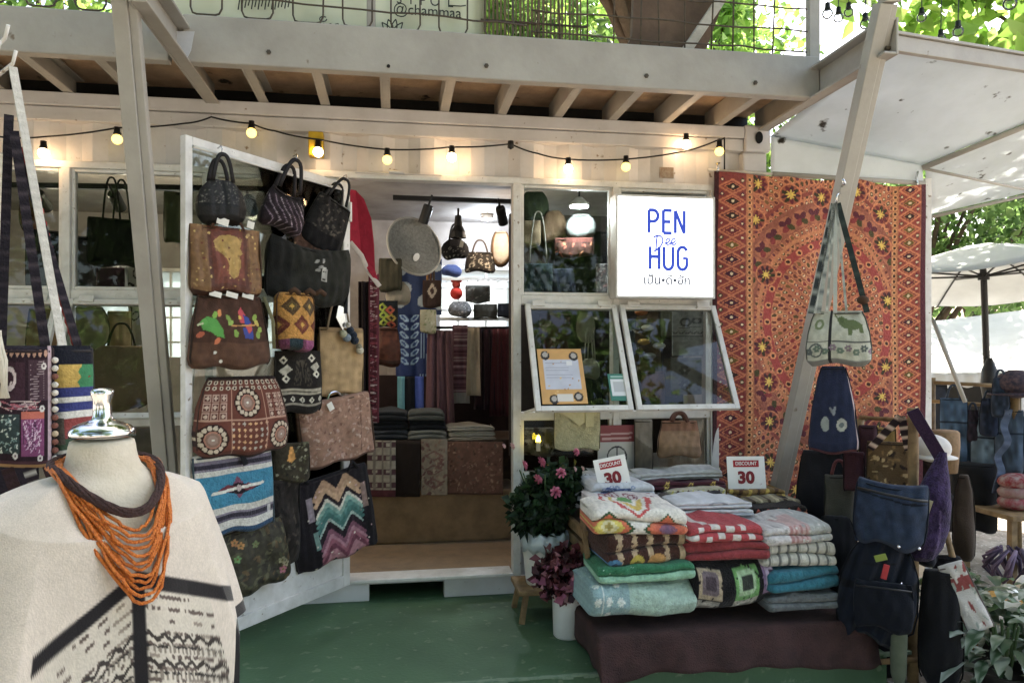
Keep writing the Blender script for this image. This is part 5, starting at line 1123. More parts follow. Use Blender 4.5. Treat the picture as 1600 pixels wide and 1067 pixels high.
mb = MB(); p = at(668, 394, 1.2); [mb.tube([p + Vector((k * .022, .003 * k, 0)), p + Vector((k * .022, 0, -.33))], .009, 8, col=q) for k, q in enumerate(('#a8742c', '#6d4324', '#4a3a2a'))]; o = mb.build('bamboo_chime', M_LEATH, smooth=True); tag(o, 'cluster of slim bamboo tubes hanging beside the tilted dish', 'chime'); o['kind'] = 'thing'

# behind the upper right window and the sashes
for (nm, lab, box, Y, sh_, col, kw) in (
    ('grey_handbag', 'grey ruffled handbag behind the upper window beside the sign', (884, 335, 932, 374), .35, 'dome', '#5b5f5c', {}),
    ('teal_bag', 'dark teal bag with long straps low behind the upper window', (818, 412, 864, 460), .30, 'tote', '#1f3036', dict(handles=[(-.6, .6, 1.7, 0)], hr=.004, hcol='#9a958a')),
    ('brown_stripe_bag', 'brown striped bag near the door jamb behind the upper window', (812, 345, 845, 385), .40, 'tote', '#6d5c44', {}),
    ('black_big_bag', 'large black bag behind the upper window', (866, 402, 942, 462), .38, 'tote', '#191c1b', {}),
    ('charcoal_bag', 'charcoal bag partly hidden by the light box sign', (918, 362, 962, 420), .45, 'dome', '#23262b', {}),
    ('dark_green_bag', 'dark green bag at the top left behind the upper window', (812, 300, 858, 346), .55, 'hobo', '#27301f', {}),
    ('cord_bag', 'pale net bag with long cords behind the open sash', (905, 560, 938, 592), .25, 'dome', '#6f6c58', dict(handles=[(-.5, .3, 1.5, 0), (-.2, .5, 1.4, .2)], hr=.004, hcol='#8f8a78')),
    ('dark_tote', 'dark tote behind the sash with the orange notice', (893, 590, 942, 634), .3, 'tote', '#1c1d1d', {}),
    ('maroon_bag', 'maroon bag behind the top of the left open sash', (842, 490, 892, 530), .35, 'tote', '#3f241f', {}),
    ('plum_bag', 'plum bag behind the right part of the left sash', (925, 500, 965, 545), .4, 'tote', '#332430', {}),
    ('wine_bag', 'wine red bag behind the lower part of the left sash', (846, 526, 890, 560), .42, 'trap', '#4d2a2a', {}),
    ('stripe_bag', 'moss green bag behind the top of the right sash', (1032, 478, 1066, 530), .46, 'tote', '#4a4a36', {}),
    ('sand_bag', 'sand coloured bag low behind the right sash', (1034, 560, 1060, 618), .42, 'slouch', '#77664c', {}),
    ('slate_pouch', 'slate pouch beside the left edge of the right sash', (976, 500, 1000, 560), .40, 'tote', '#3c444a', {}),
    ('rust_bag', 'rust brown bag behind the lower right sash corner', (1000, 580, 1040, 628), .3, 'tote', '#5d3a26', {}),
    ('ivory_bag', 'ivory bag near the top of the left sash', (900, 488, 930, 536), .42, 'hobo', '#8a8472', dict(handles=[(-.5, .5, .5, 0)], hr=.004, hcol='#5b4a3c')),
    ('tobacco_bag', 'tobacco brown bag in the upper window beside the grey handbag', (845, 330, 886, 378), .5, 'dome', '#5b4630', {}),
    ('ink_bag', 'ink blue bag low in the upper window', (860, 420, 900, 462), .28, 'trap', '#232a3c', {}),
    ('orange_scarf_bag', 'brown and orange bag behind the right open sash', (990, 480, 1034, 600), .35, 'slouch', '#4e3b22', {}),
    ):
    ib(nm, lab, box, Y, dp=.08, shape=sh_, col=col, **kw)
c = Cv(90, 50, '#4a2a20'); c.blobs(30, ['#a8563a', '#7a3b2a', '#c07a4a', '#2e1b16'], .04, .12); c.rect(0, .75, 2, 1, '#5d2c22')
ib('patterned_red_bag', 'red and brown patterned bag behind the upper window', (866, 372, 928, 402), .32, dp=.08, shape='tote', cv=c)
c = Cv(50, 90, '#6d6a68'); c.blobs(60, ['#a9a09c', '#4a4246', '#8c6a68'], .03, .08)
ib('floral_grey_bag', 'grey floral bag behind the upper window beside the sign', (930, 412, 960, 462), .30, dp=.06, shape='tote', cv=c)
c = Cv(60, 120, '#8f9088'); c.rect(0, .42, .6, .46, '#4a4c48'); c.zig(.50, .04, .10, .03, '#44463f'); c.ell(.22, .75, .10, .10, '#44463f', r0=.6); c.ell(.40, .78, .08, .07, '#44463f', r0=.5); c.line(.1, .62, .5, .66, .02, '#55574f'); c.noise(.12, 6)
hang('embroidered_cloth', 'off white cloth with dark curl embroidery behind the right open sash', (1050, 486, 1098, 556), .28, c, folds=1, amp=.005)
c = Cv(60, 90, '#77736a'); [c.flower(.3, y, .13, 6, '#4f4b44', '#9a958a') for y in (.25, .65)]; c.noise(.12, 6)
hang('embroidered_cloth', 'grey cloth with small flower motifs below the curl embroidery', (1048, 558, 1096, 616), .28, c, folds=1, amp=.005)
for k, (x, y) in enumerate(((1002, 488), (1012, 512), (1006, 534), (1015, 556), (1030, 540))):
    mb = MB(); p = at(x, y, .3); mb.ball((0, 0, 0), .028, 10, 8, (1.5, 1, .7)); tag(mb.build('fabric_brooch', mat('brooch%d' % k, ['#b0642c', '#c9c2b0', '#a8843c', '#8c8f86', '#b9b4aa'][k], rough=.8), loc=p, smooth=True), ['orange rosette topmost behind the right open sash', 'cream rosette under the topmost orange one', 'ochre rosette in the middle of the row behind the sash', 'grey rosette lowest in the row behind the sash', 'pale rosette beside the row behind the sash'][k], 'rosette', 'rosettes behind the right sash')
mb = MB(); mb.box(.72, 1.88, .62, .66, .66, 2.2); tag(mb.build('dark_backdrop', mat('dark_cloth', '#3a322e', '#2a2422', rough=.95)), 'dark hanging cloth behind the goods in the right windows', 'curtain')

# notices stuck on the open sash
def on_sash(s, lab, name, x0, x1, y0, y1, cv, cat='poster'):
    """sash-local: x across, y measured down from its top edge"""
    t = thing(name, lab, cat, (0, 0, 0)); t.parent = None; t.matrix_world = Matrix.Translation(s.location) @ Matrix.Rotation(s.rotation_euler.x, 4, 'X')
    sheet('print', lambda u, v: (x0 + (x1 - x0) * u, -.006 + 0 * u, -y1 + (y1 - y0) * v), 70, 84, cv, M_PRINT, t, .002); return t
c = Cv(110, 135, '#d09a48'); c.rect(.09, .26, .73, .80, '#c4c6d2'); c.noise(.03, 9)
for k in range(9): c.line(.12, .74 - k * .045, .12 + random.uniform(.35, .55), .74 - k * .045, .008, '#9a9cae')
for (x, y) in ((.14, .88), (.66, .86), (.22, .08), (.66, .12)): c.circ(x, y, .085, '#2c2622'); c.circ(x, y + .01, .05, '#b3aaa0')
c.rect(.52, .70, .62, .78, '#e4e2e2'); c.rect(.28, .04, .56, .18, '#d9d2c8'); c.specks(14, ['#e0b76a', '#b87f34'], .01, .02)
on_sash(s1, 'orange notice with a pale text sheet stuck on the open sash', 'paper_notice', -.218, .02, .28, .60, c)
c = Cv(60, 80, '#2f7a68'); c.rect(.08, .18, .67, .80, '#d9dcdc'); c.rect(.16, .32, .58, .70, '#b9bcbd'); c.rect(.1, .86, .6, .92, '#9fc4b6')
on_sash(s1, 'small green framed card at the corner of the open sash', 'payment_card', .145, .255, .43, .585, c, 'card')
# poster behind the low window, bags on the sill rail
c = Cv(70, 80, '#c9c4be'); c.rect(0, .62, .9, 1, '#8c2a33'); c.line(.08, .80, .80, .82, .05, '#c99a98'); c.line(.12, .70, .78, .72, .05, '#c99a98'); c.circ(.45, .30, .24, '#3c3a3c', r0=.86); c.line(.45, .3, .45, .54, .03, '#3c3a3c'); c.line(.45, .3, .28, .18, .03, '#3c3a3c'); c.line(.45, .3, .62, .18, .03, '#3c3a3c')
p, w, h, rz = spot((934, 664, 992, 735), dep(963, -.045), 0)
o = sheet('paper_poster', lambda u, v: ((u - .5) * w, 0 * u, (v - 1) * h), 60, 70, c, M_PRINT, None, .002); o.location = p; tag(o, 'white poster with red heading and circle emblem under the sash', 'poster')
c = Cv(90, 80, '#c3ba8e'); c.noise(.05, 5); c.line(.35, .55, .55, .45, .012, '#9f976e')
b = bag('cream_clutch', 'cream flap clutch bag on the window sill rail', (865, 640, 938, 702), dep(900, -.14), rz=-6, dp=.05, shape='flat', cv=c, m=M_KNIT, group='bags on the sill rail'); w, h = b['w'], b['h']
mb = MB(); mb.prism([(-w * .46, -.005), (w * .46, -.005), (w * .30, -h * .22), (w * .02, -h * .40), (-w * .16, -h * .22)], -.034, -.026); mb.build('flap', mat('cream_felt', '#cdc49a', '#b8af86', rough=.95, bump=.3), b, bevel=.003)
mb = MB(); mb.box(w * .16, w * .34, -.042, -.035, -h * .42, 0); mb.build('tab', mat('cream_felt'), b, bevel=.003)
c = Cv(90, 70, '#96765a'); c.rect(0, .72, 1.4, 1, '#8a6049'); c.rect(0, .0, 1.4, .3, '#876b50'); c.noise(.12, 7)
b = bag('tan_handbag', 'tan handbag with short handles on the window sill rail', (1024, 657, 1098, 713), dep(1060, -.12), rz=-6, dp=.09, shape='trap', cv=c, group='bags on the sill rail', handles=[(-.35, .35, .22, -.2), (-.35, .35, .2, .2)], hr=.011, hcol='#5b382b')
c = Cv(50, 60, '#6b6154'); c.poly([(0, 1), (.8, 1), (.8, .45), (.0, .7)], '#857c70'); c.noise(.1, 6)
bag('taupe_envelope_bag', 'taupe envelope bag behind the discount sign next to the tan handbag', (990, 655, 1020, 740), dep(1005, -.08), rz=-6, dp=.05, shape='flat', cv=c, group='bags on the sill rail')
c = Cv(50, 60, '#6b6258'); c.blobs(40, ['#9a9284', '#3c342c', '#85796a'], .04, .12)
bag('grey_canvas_bag', 'grey canvas bag behind the rose bush in the low window', (815, 668, 868, 712), dep(840, .12), dp=.08, shape='duffel', cv=c, group='bags on the sill rail')
lp = thing('candle_lamp', 'tiny yellow glowing candle lamp behind the rose bush', 'lamp', at(841, 690, -.06)); mb = MB(); mb.lathe([(.001, 0), (.014, .002), (.012, .02), (.005, .035), (.001, .037)], 12); mb.build('flame', mat('flame_glow', '#f7e34a', emit='#ffe23c', estr=6), lp, smooth=True); mb = MB(); mb.lathe([(.001, -.05), (.012, -.05), (.012, 0), (.001, 0)], 12); mb.build('stick', mat('wax', '#cfc6b0', rough=.5), lp)

# behind the left windows
for (nm, lab, box, Y, sh_, col, kw) in (
    ('black_tote', 'black tote with long handles behind the upper left window', (136, 342, 226, 416), .22, 'tote', '#262722', dict(handles=[(-.45, .15, .85, -.2), (-.1, .5, .85, .2)], hr=.005, hcol='#1a1a18')),
    ('grey_bag', 'dark grey bag low in the window at the left edge', (40, 360, 100, 455), .28, 'tote', '#34323a', {}),
    ('slate_bag', 'slate bag just right of the window mullion', (112, 370, 150, 455), .34, 'tote', '#38343a', {}),
    ('round_basket', 'olive round basket bag behind the lower left sash', (108, 478, 172, 548), .22, 'hobo', '#8a8660', {}),
    ('oval_basket', 'large brown oval straw basket behind the lower left sash', (128, 540, 252, 640), .24, 'hobo', '#8a7258', dict(handles=[(-.35, .35, .35, 0)], hr=.006, hcol='#2c2520')),
    ('brown_basket', 'dark brown basket low behind the dress form', (170, 668, 265, 742), .2, 'hobo', '#77654f', {}),
    ('chestnut_bag', 'chestnut bag beside the lit lamp in the left edge window', (30, 300, 66, 362), .45, 'dome', '#5b3a28', {}),
    ('plum_tote', 'plum tote hanging between the mullion and the black tote', (150, 418, 196, 458), .5, 'tote', '#43303c', {}),
    ('wicker_bag', 'tan wicker bag behind the lower sash at the left edge', (40, 482, 96, 545), .3, 'trap', '#8f7550', dict(handles=[(-.4, .4, .4, 0)], hr=.005, hcol='#5b4630')),
    ('striped_straw_bag', 'sand striped straw bag beside the oval basket', (168, 486, 206, 548), .38, 'tote', '#a08c68', {}),
    ('moss_bag', 'moss green bag between leaning post and door leaf', (256, 300, 284, 380), .4, 'tote', '#4c5038', {}),
    ('cocoa_bag', 'cocoa brown bag behind the dome handbag', (318, 300, 372, 372), .45, 'slouch', '#4d382c', {}),
    ('dim_bag', 'dark bag hanging behind the door leaf', (330, 430, 420, 520), .4, 'tote', '#2d2b28', {}),
    ):
    ib(nm, lab, box, Y, dp=.1, shape=sh_, col=col, group='goods behind the left windows', **kw)
c = Cv(50, 130, '#b9b5b0')
for k in range(16): c.ell(random.random() * .4, random.random(), .07, .05, '#2a282a', r0=random.choice((.5, .7)), rot=random.random() * 3)
hang('ink_print_scarf', 'white scarf with bold black scroll print behind the left windows', (200, 416, 244, 540), .5, c, folds=1, amp=.008, group='goods behind the left windows')
hang('striped_scarf', 'white scarf with dark pinstripes behind the left windows', (176, 416, 200, 470), .52, col='#aab0b8', folds=1, group='goods behind the left windows')
# ================================================================== embroidered wall hanging on the side frame
TX0 = at(1116, 268, -.06).x; TX1 = at(1443, 285, -.06).x; TZ1 = at(1118, 268, -.06).z; TH = 2.06; HP = 1.0 / 545
c = Cv(420, 690, '#a65c3c'); c.noise(.14, 20)
def t2(px, py): return (px - 1115) * HP, 1 - (py - 270) * HP
DK = ['#6b3028', '#74382a', '#5a4a2c', '#6b2c3c', '#5a3c28', '#7d3a28', '#7a5a2c']
cxm, cym = t2(1292, 492)
rad = .0
for ring in range(1, 38):                                  # petals in rings round the medallion
    rr_ = ring * .0165; n_ = max(6, int(2 * math.pi * rr_ / .0175))
    big = ring in (8, 9, 12, 13)
    for k in range(n_):
        a = 2 * math.pi * (k + .5 * (ring % 2)) / n_; x, y = cxm + math.cos(a) * rr_ * .86, cym + math.sin(a) * rr_ * 1.12
        if not (.09 < x < .535): continue
        o_ = random.random() * .4; q = .0092 if ring % 3 else .0075
        c.ell(x, y, q * 1.15, q * .82, random.choice(['#c9783f', '#bd6c3c', '#cf8a52']), rot=a + o_); c.ell(x, y, q * .78, q * .52, random.choice(DK if ring not in (8,) else ['#8a2326', '#7a1f2e']), rot=a + o_)
        if random.random() < .35: c.circ(x, y, .0026, '#d9c9a0')
def ringband(r0, wd, col, dots):
    n_ = 220
    for k in range(n_): a = 2 * math.pi * k / n_; c.circ(cxm + math.cos(a) * r0 * .86, cym + math.sin(a) * r0 * 1.12, wd, col)
    if dots:
        n_ = int(r0 * 150)
        for k in range(n_): a = 2 * math.pi * k / n_; x, y = cxm + math.cos(a) * r0 * .86, cym + math.sin(a) * r0 * 1.12; c.circ(x, y, wd * .75, '#d28a4e'); c.circ(x, y, wd * .42, '#3f2a22')
ringband(.205, .012, '#a03028', True); ringband(.335, .006, '#8c3a2c', False); ringband(.235, .005, '#c07a44', False)
ringband(.285, .030, '#95523a', False)
n_ = 36
for k in range(n_):                                        # tiles of the outer ring
    a = 2 * math.pi * k / n_; x, y = cxm + math.cos(a) * .285 * .86, cym + math.sin(a) * .285 * 1.1
    c.ell(x, y, .024, .024, '#b06840'); 
    for j in range(4): b_ = a + .78 + j * 1.5708; c.ell(x + math.cos(b_) * .012, y + math.sin(b_) * .012, .011, .008, ['#5f2434', '#8a2a2a', '#4c4a2a', '#5f2434'][j], rot=b_)
for (px, py) in ((1182, 283), (1230, 297), (1281, 296), (1178, 338), (1376, 317), (1379, 365), (1187, 531), (1197, 583), (1198, 643), (1384, 555), (1378, 602), (1372, 655), (1200, 705), (1385, 720), (1290, 690), (1240, 745), (1340, 760), (1335, 290), (1195, 420), (1390, 450)):
    x, y = t2(px, py); c.circ(x, y, .031, '#c9783f'); c.circ(x, y, .0275, '#9a4a2c')
    for j in range(9): a = j * 6.283 / 9; c.ell(x + math.cos(a) * .0175, y + math.sin(a) * .0175, .0088, .0048, random.choice(['#4a2a33', '#3a3a26', '#6a1f2a']), rot=a)
    c.circ(x, y, .006, '#d3bd3a')
    for j in range(8): a = j * .785; c.line(x, y, x + math.cos(a) * .012, y + math.sin(a) * .012, .003, '#d9c23a')
def border(x0, x1, base, lc, step):
    c.rect(x0, 0, x1, 1, base); xm_ = (x0 + x1) / 2; w = x1 - x0; k = 0; y = 0.
    while y < 1:
        c.poly([(x0, y), (xm_, y + step / 2), (x1, y), (xm_, y - step / 2)], ['#84302a', '#6b2c34', '#973a2a'][k % 3])
        c.dia(xm_, y, w * .34, step * .33, '#c9743a'); c.dia(xm_, y, w * .28, step * .27, random.choice(['#4a2036', '#6b5a22', '#3c2a2a', '#70222c'])); c.circ(xm_, y, .004, '#d9cfa8')
        c.line(x0, y, xm_, y + step / 2, .005, lc); c.line(xm_, y + step / 2, x1, y, .005, lc); c.line(x0, y, xm_, y - step / 2, .005, lc); c.line(xm_, y - step / 2, x1, y, .005, lc)
        for xx in (x0 + w * .12, x1 - w * .12): c.dia(xx, y + step / 2, w * .10, step * .18, random.choice(['#4a2036', '#3c4a2a', '#8a1f22'])); c.circ(xx, y + step / 2, .003, '#d9cfa8')
        y += step; k += 1
border(.012, .085, '#83302a', '#bd6c3c', .040); border(.535, .592, '#9a3626', '#cf7c46', .038)
for xc in (.098, .524):
    c.rect(xc - .010, 0, xc + .010, 1, '#b5703c')
    for k in range(62): c.circ(xc, k / 62, .0068, '#d9a060'); c.circ(xc, k / 62, .0040, '#4a2c20')
c.rect(0, 0, .012, 1, '#3f1f24'); c.rect(.594, 0, .61, 1, '#5a2c3a')
g_ = c.a.mean(-1, keepdims=True); c.a = np.clip((c.a * .95 + g_ * .05) * np.array([1.10, 1.02, .98]), 0, 1); c.noise(.07, 3)
tp = thing('wall_hanging', 'large orange and red embroidered cloth hanging with a round medallion', 'textile', (TX0, -.06, TZ1))
TW = TX1 - TX0
sheet('embroidered_cloth', lambda u, v: (u * TW, .020 * np.sin(u * 9 + 1 + v * .8) * (1.15 - v) + .011 * np.sin(u * 21 + v * 3) + .005 * np.sin(v * 11), (v - 1) * TH - .03 * u - .012 * np.abs(np.sin(u * 9.42)) * v + .008 * np.sin(u * 12.5)), 330, 520, c, mat('embroidery', vc=True, rough=.9, scale=60, amt=.5, bump=.8, bscale=110, sheen=.2, spec=.15), tp, .005)
mb = MB(); mb.tube([(-.03, .02, .012), (TW + .03, .02, -.02)], .009, 8); mb.build('rod', M_FRAME, tp, smooth=True)
for x in (.015, TW - .05):
    mb = MB(); mb.tube([(x, .0, -.01 - .03 * x), (x, -.014, .01 - .03 * x), (x, .0, .045 - .03 * x), (x + .02, .01, .05)], .006, 8); mb.build('clip', M_CHROME, tp, smooth=True)

# ================================================================== display bench with folded blankets
bn = thing('display_bench', 'low bench draped with a dark maroon cloth at the platform edge', 'bench', (0, 0, 0))
mb = MB(); mb.box(.84, 2.03, -1.06, -.22, .115, .15); mb.build('bench_top', M_DWOOD, bn)
for (x, y) in ((.87, -1.02), (1.98, -1.02), (.87, -.26), (1.98, -.26)): mb = MB(); mb.box(x - .025, x + .025, y - .025, y + .025, .0, .1145); mb.build('leg', M_DWOOD, bn)
def drape(u, v):
    # a cloth over the bench: v 0 front hem .. 1 back; u across, hanging a little at both ends
    x = .74 + (2.15 - .74) * u; over = np.clip((.825 - x) / .085, 0, 1) + np.clip((x - 2.04) / .11, 0, 1)
    s = v * 1.16; fr_ = .205; down = np.clip((fr_ - s) / fr_, 0, 1)
    y = np.where(s < fr_, -1.09 - .06 * down ** .8 - (.012 * np.sin(u * 43 + 1) + .022 * np.sin(u * 17 + 2 * np.sin(u * 7))) * down ** .7, -1.09 + (s - fr_))
    z = .158 - down ** 1.35 * (.160 + .022 * np.sin(u * 6.5 + 2) + .008 * np.sin(u * 19)) - over * .13 * (1 - down)
    return (np.where(over > 0, np.clip(x, .815, 2.06) - .008 * np.sin(y * 22) * np.clip(over, 0, 1), x), y, z)
o = sheet('bench_cloth', drape, 120, 70, None, mat('maroon_cloth', '#432c29', '#2f1f1d', rough=.95, scale=14, amt=.9, bump=.8, bscale=170), bn, .006)
cr = thing('slatted_crate', 'dark slatted wooden crate under the rear blankets', 'crate', (0, 0, 0))
for k in range(5):
    z = .165 + k * .072; mb = MB(); mb.box(.855, .875, -.74, -.22, z, z + .05); mb.build('slat', M_WOOD, cr, bevel=.003); mb = MB(); mb.box(.876, 1.95, -.742, -.724, z, z + .05); mb.build('slat', M_WOOD, cr, bevel=.003)
mb = MB(); mb.box(.877, 1.95, -.722, -.22, .16, .50); mb.build('crate_body', M_DWOOD, cr)
mb = MB(); mb.bar((.84, -.85, .42), (.875, -.62, .52), .02, .03); mb.build('edge_slat', M_WOOD, cr)
def row(label, box, Yf, L, cv=None, **k):
    x0, y0, x1, y1 = box; p = at(x0, y1, Yf); q = at(x1, y0, Yf)
    return blanket('folded_blanket', label, (p.x, q.x, Yf, Yf + L, p.z, q.z), cv, **k)
def band(w, h, base, bands, nz=.1):
    c = Cv(w, h, base)
    for (y0, y1, q) in bands: c.rect(0, y0, 9, y1, q)
    return c.noise(nz, 4)
FY = -1.075
# left column, bottom to top
c = Cv(190, 90, '#a9c6b4'); c.rect(0, 0, .72, 1, '#8fb0b0')
for (x, y) in ((.32, .34), (.56, .34), (.10, .34), (.32, .12), (.10, .62), (.5, .62)): c.flower(x, y, .07, 6, '#dfe6dc', '#c9d8d0')
c.line(.44, 0, .44, .7, .018, '#d9e2d8'); c.line(.20, 0, .20, .7, .018, '#d9e2d8'); c.rect(.70, 0, 9, .03, '#c9dcd0'); c.specks(90, ['#bdd6c6', '#94b5a3'], .008, .014); c.noise(.07, 4)
row('pale mint crochet blanket with blue flower squares at the stack bottom', (926, 912, 1096, 976), FY - .02, .33, c, layers=1, seed=4)
c = Cv(190, 90, '#8ec09e'); c.rect(0, .30, 9, .52, '#2f7d55'); c.rect(0, .52, 9, 1, '#2c7a52'); c.zig(.285, .02, .25, .02, '#8ec09e'); c.specks(60, ['#a5d0b2', '#7bb08c'], .007, .012); c.noise(.08, 4)
row('light and dark green crochet blanket above the mint one', (940, 880, 1090, 914), FY, .31, c, layers=2, seed=5)
c = Cv(190, 90, '#46291f')
for x in (.22, .60, .98, 1.4, 1.8): c.rect(x, .0, x + .13, 1, '#c0a47c'); c.zig(0, 0, 1, 0, '#c0a47c')
for k in range(60):
    for x in (.22, .60, .98, 1.4): c.circ(x + random.choice((0, .13)), random.random(), .02, random.choice(['#c0a47c', '#46291f']))
c.ell(.16, .10, .16, .10, '#3f7fa8'); c.ell(.70, .10, .18, .11, '#b5a12c'); c.ell(1.2, .10, .22, .10, '#c08a3c'); c.ell(.16, .08, .08, .05, '#1f3f5c'); c.ell(.70, .08, .09, .05, '#6f6a1c'); c.noise(.1, 4)
row('dark brown crochet blanket with tan bands', (950, 834, 1086, 888), FY + .015, .30, c, layers=2, seed=6)
c = Cv(190, 110, '#e8e2d4')
for (x, q1) in ((.28, '#d8622a'), (1.35, '#d8622a')):
    for (r_, q) in ((.42, '#3f5d3a'), (.36, q1), (.26, '#d9c64a' if x < 1 else '#c9552a'), (.16, '#e0d8a0' if x < 1 else '#8a5a70'), (.08, '#b5a04a' if x < 1 else '#7a5a78')): c.dia(x, .16, r_ * 1.1, r_ * 1.1, q)
for (r_, q) in ((.62, '#e8e2d4'), (.50, '#c9332c'), (.42, '#e8e2d4'), (.33, '#d9b83c'), (.24, '#e8e2d4'), (.15, '#5b9a4c')): c.dia(.82, .95, r_, r_ * .95, q)
# stepped yarn edges
c.a = c.a[(np.arange(c.h) // 4 * 4)][:, (np.arange(c.w) // 4 * 4)]; c.noise(.08, 4)
row('bright granny square blanket in orange, white, red and green', (932, 796, 1078, 840), FY + .02, .30, c, layers=2, seed=7)
# middle column
c = Cv(150, 120, '#1b191b')
for (x, y, a_, b_, d_) in ((.24, .42, '#b5a283', '#75666a', '#4c3f45'), (.80, .42, '#6fa85c', '#a9c79a', '#3b4038'), (1.22, .42, '#8f7396', '#b9a5bc', '#463a4a'), (.20, .10, '#aaa79c', '#c2bfb4', '#8d8a80'), (.80, .12, '#b5b2a6', '#c9c6ba', '#a3a094'), (.24, .85, '#86705a', '#6d5a6a', '#3c3438'), (.8, .85, '#6a7a9c', '#a9a0a8', '#39404e')):
    c.rect(x - .18, y - .15, x + .18, y + .15, a_); c.rect(x - .13, y - .11, x + .13, y + .11, b_); c.rect(x - .08, y - .07, x + .08, y + .07, d_)
    for k in range(26): t_ = random.random() * 6.28; c.circ(x + math.cos(t_) * .17, y + math.sin(t_) * .14, .014, random.choice([a_, '#1b191b']))
c.noise(.12, 4)
row('black blanket with tan and green granny squares', (1088, 876, 1218, 964), FY - .01, .33, c, layers=1, seed=8)
row('plain deep red folded blanket', (1078, 847, 1208, 880), FY + .01, .31, band(120, 60, '#8f2428', [(0, .1, '#7a1d22')]), layers=2, seed=9)
c = Cv(150, 60, '#b0252c')
for (x, y) in ((.12, .2), (.62, .08), (1.0, .2), (1.5, .1), (2.0, .25), (.35, .55), (.85, .6), (1.3, .5), (1.75, .6), (.62, .85)): c.rect(x - .12, y - .12, x + .12, y + .12, '#d8d0c6')
c.a = c.a[(np.arange(c.h) // 4 * 4)][:, (np.arange(c.w) // 4 * 4)]; c.noise(.06, 4)
row('red blanket with white checks in the middle stack', (1074, 820, 1196, 850), FY + .02, .30, c, layers=2, seed=10)
# right column
row('grey folded blanket at the bottom of the right stack', (1206, 926, 1318, 957), FY - .005, .32, band(120, 50, '#6d7273', [(0, .2, '#5f6465'), (.4, .5, '#7d8283')]), layers=2, seed=11)
row('plain teal folded blanket in the right stack', (1202, 888, 1320, 928), FY - .01, .33, band(120, 50, '#1e6f80', [(.0, .1, '#195f6e')]), layers=2, seed=12)
c = Cv(120, 60, '#c6c3b5')
for k in range(8): c.rect(.14 + k * .26, 0, .20 + k * .26, 1, '#70706a'); c.rect(.22 + k * .26, 0, .235 + k * .26, 1, '#9c9a8e')
c.noise(.08, 4)
row('cream crochet blanket with grey vertical stripes', (1198, 850, 1314, 890), FY + .005, .31, c, layers=2, seed=13)
c = Cv(120, 60, '#cfcac6'); c.rect(.7, 0, 1.3, .9, '#c9a9a3'); [c.rect(.74 + .14 * k, .1, .80 + .14 * k, .7, '#b5807c') for k in range(4)]; c.rect(1.3, 0, 9, 1, '#b9bcb8'); c.specks(60, ['#dedad4', '#aaa8a4'], .02, .05); c.noise(.08, 4)
row('off white blanket with a pink motif on the right stack', (1194, 820, 1306, 853), FY + .02, .30, c, layers=2, seed=14)
# second row
Y2 = -.80
c = Cv(170, 80, '#c9c2bd'); [c.ell(random.uniform(.3, 2), random.uniform(0, .9), .12, .10, '#8a5058', r0=.72) for _ in range(26)]; [c.ell(random.uniform(.3, 2), random.uniform(0, .9), .06, .05, '#7a434b', r0=.6) for _ in range(26)]; c.noise(.06, 4)
row('white cloth with maroon lace print behind the granny squares', (930, 779, 1046, 806), Y2, .26, c, layers=2, seed=15, m=M_CLOTH)
row('stack of white embroidered cloth, lowest of three', (1062, 808, 1184, 826), Y2, .26, band(120, 50, '#c9cacb', [(.2, .3, '#a9adb2')]), layers=2, seed=16, m=M_CLOTH)
row('white folded cloth between two others in the middle', (1060, 795, 1180, 810), Y2 + .005, .26, band(120, 50, '#d2d3d3', [(.1, .3, '#b3b7bc')]), layers=2, seed=17, m=M_CLOTH)
c = Cv(120, 50, '#d0d2d4'); c.ell(1.3, .5, .3, .15, '#9fa3ab', r0=.6); c.noise(.05, 5)
row('white folded cloth with a faint grey sprig, topmost of three', (1058, 782, 1176, 797), Y2 + .01, .26, c, layers=2, seed=18, m=M_CLOTH)
c = Cv(120, 60, '#8d8c85'); [c.line(.1 + k * .09, .1, .16 + k * .09, .7, .03, '#4e4d49') for k in range(24)]; c.noise(.08, 4)
row('grey herringbone blanket on the right behind the pink motif', (1188, 805, 1276, 826), Y2, .26, c, layers=2, seed=19)
c = Cv(120, 60, '#2a2320'); [c.dia(.2 + k * .36, .35, .17, .3, ['#c9553a', '#b8432f', '#d0703a'][k % 3]) for k in range(6)]; c.noise(.1, 4)
row('black blanket with orange red diamonds on the right', (1178, 792, 1266, 810), -.70, .24, c, layers=2, seed=20)
# third row
c = Cv(150, 70, '#c5c7c9'); c.poly([(.2, .1), (1.6, .1), (1.3, .55), (.5, .6)], '#41527c'); [c.ell(random.uniform(.4, 1.5), random.uniform(.1, .6), .08, .05, '#7f8fb0', r0=.5) for _ in range(22)]; c.noise(.06, 4)
row('white cloth with navy flower print under the discount card', (926, 756, 1026, 784), -.62, .26, c, layers=2, seed=21, m=M_CLOTH)
row('grey white cloth layers at the left rear of the bench', (918, 740, 1004, 760), -.42, .22, band(120, 50, '#a9a8a2', [(.2, .4, '#6d6c68')]), layers=2, seed=22, m=M_CLOTH)
c = Cv(150, 60, '#2a2326'); c.specks(120, ['#4a3f3c', '#5d5048', '#1a1618'], .03, .08); c.noise(.15, 4)
row('dark flecked blanket in the middle rear', (1036, 773, 1138, 794), -.64, .22, c, layers=2, seed=23)
c = Cv(150, 60, '#bdb69a'); [c.line(.1 + .22 * k, .0, .2 + .22 * k, .6, .09, ['#c0b24a', '#6d4a40'][k % 2]) for k in range(12)]; c.noise(.08, 4)
row('cream and yellow striped blanket above the dark flecked one', (1046, 764, 1138, 776), -.58, .22, c, layers=2, seed=24)
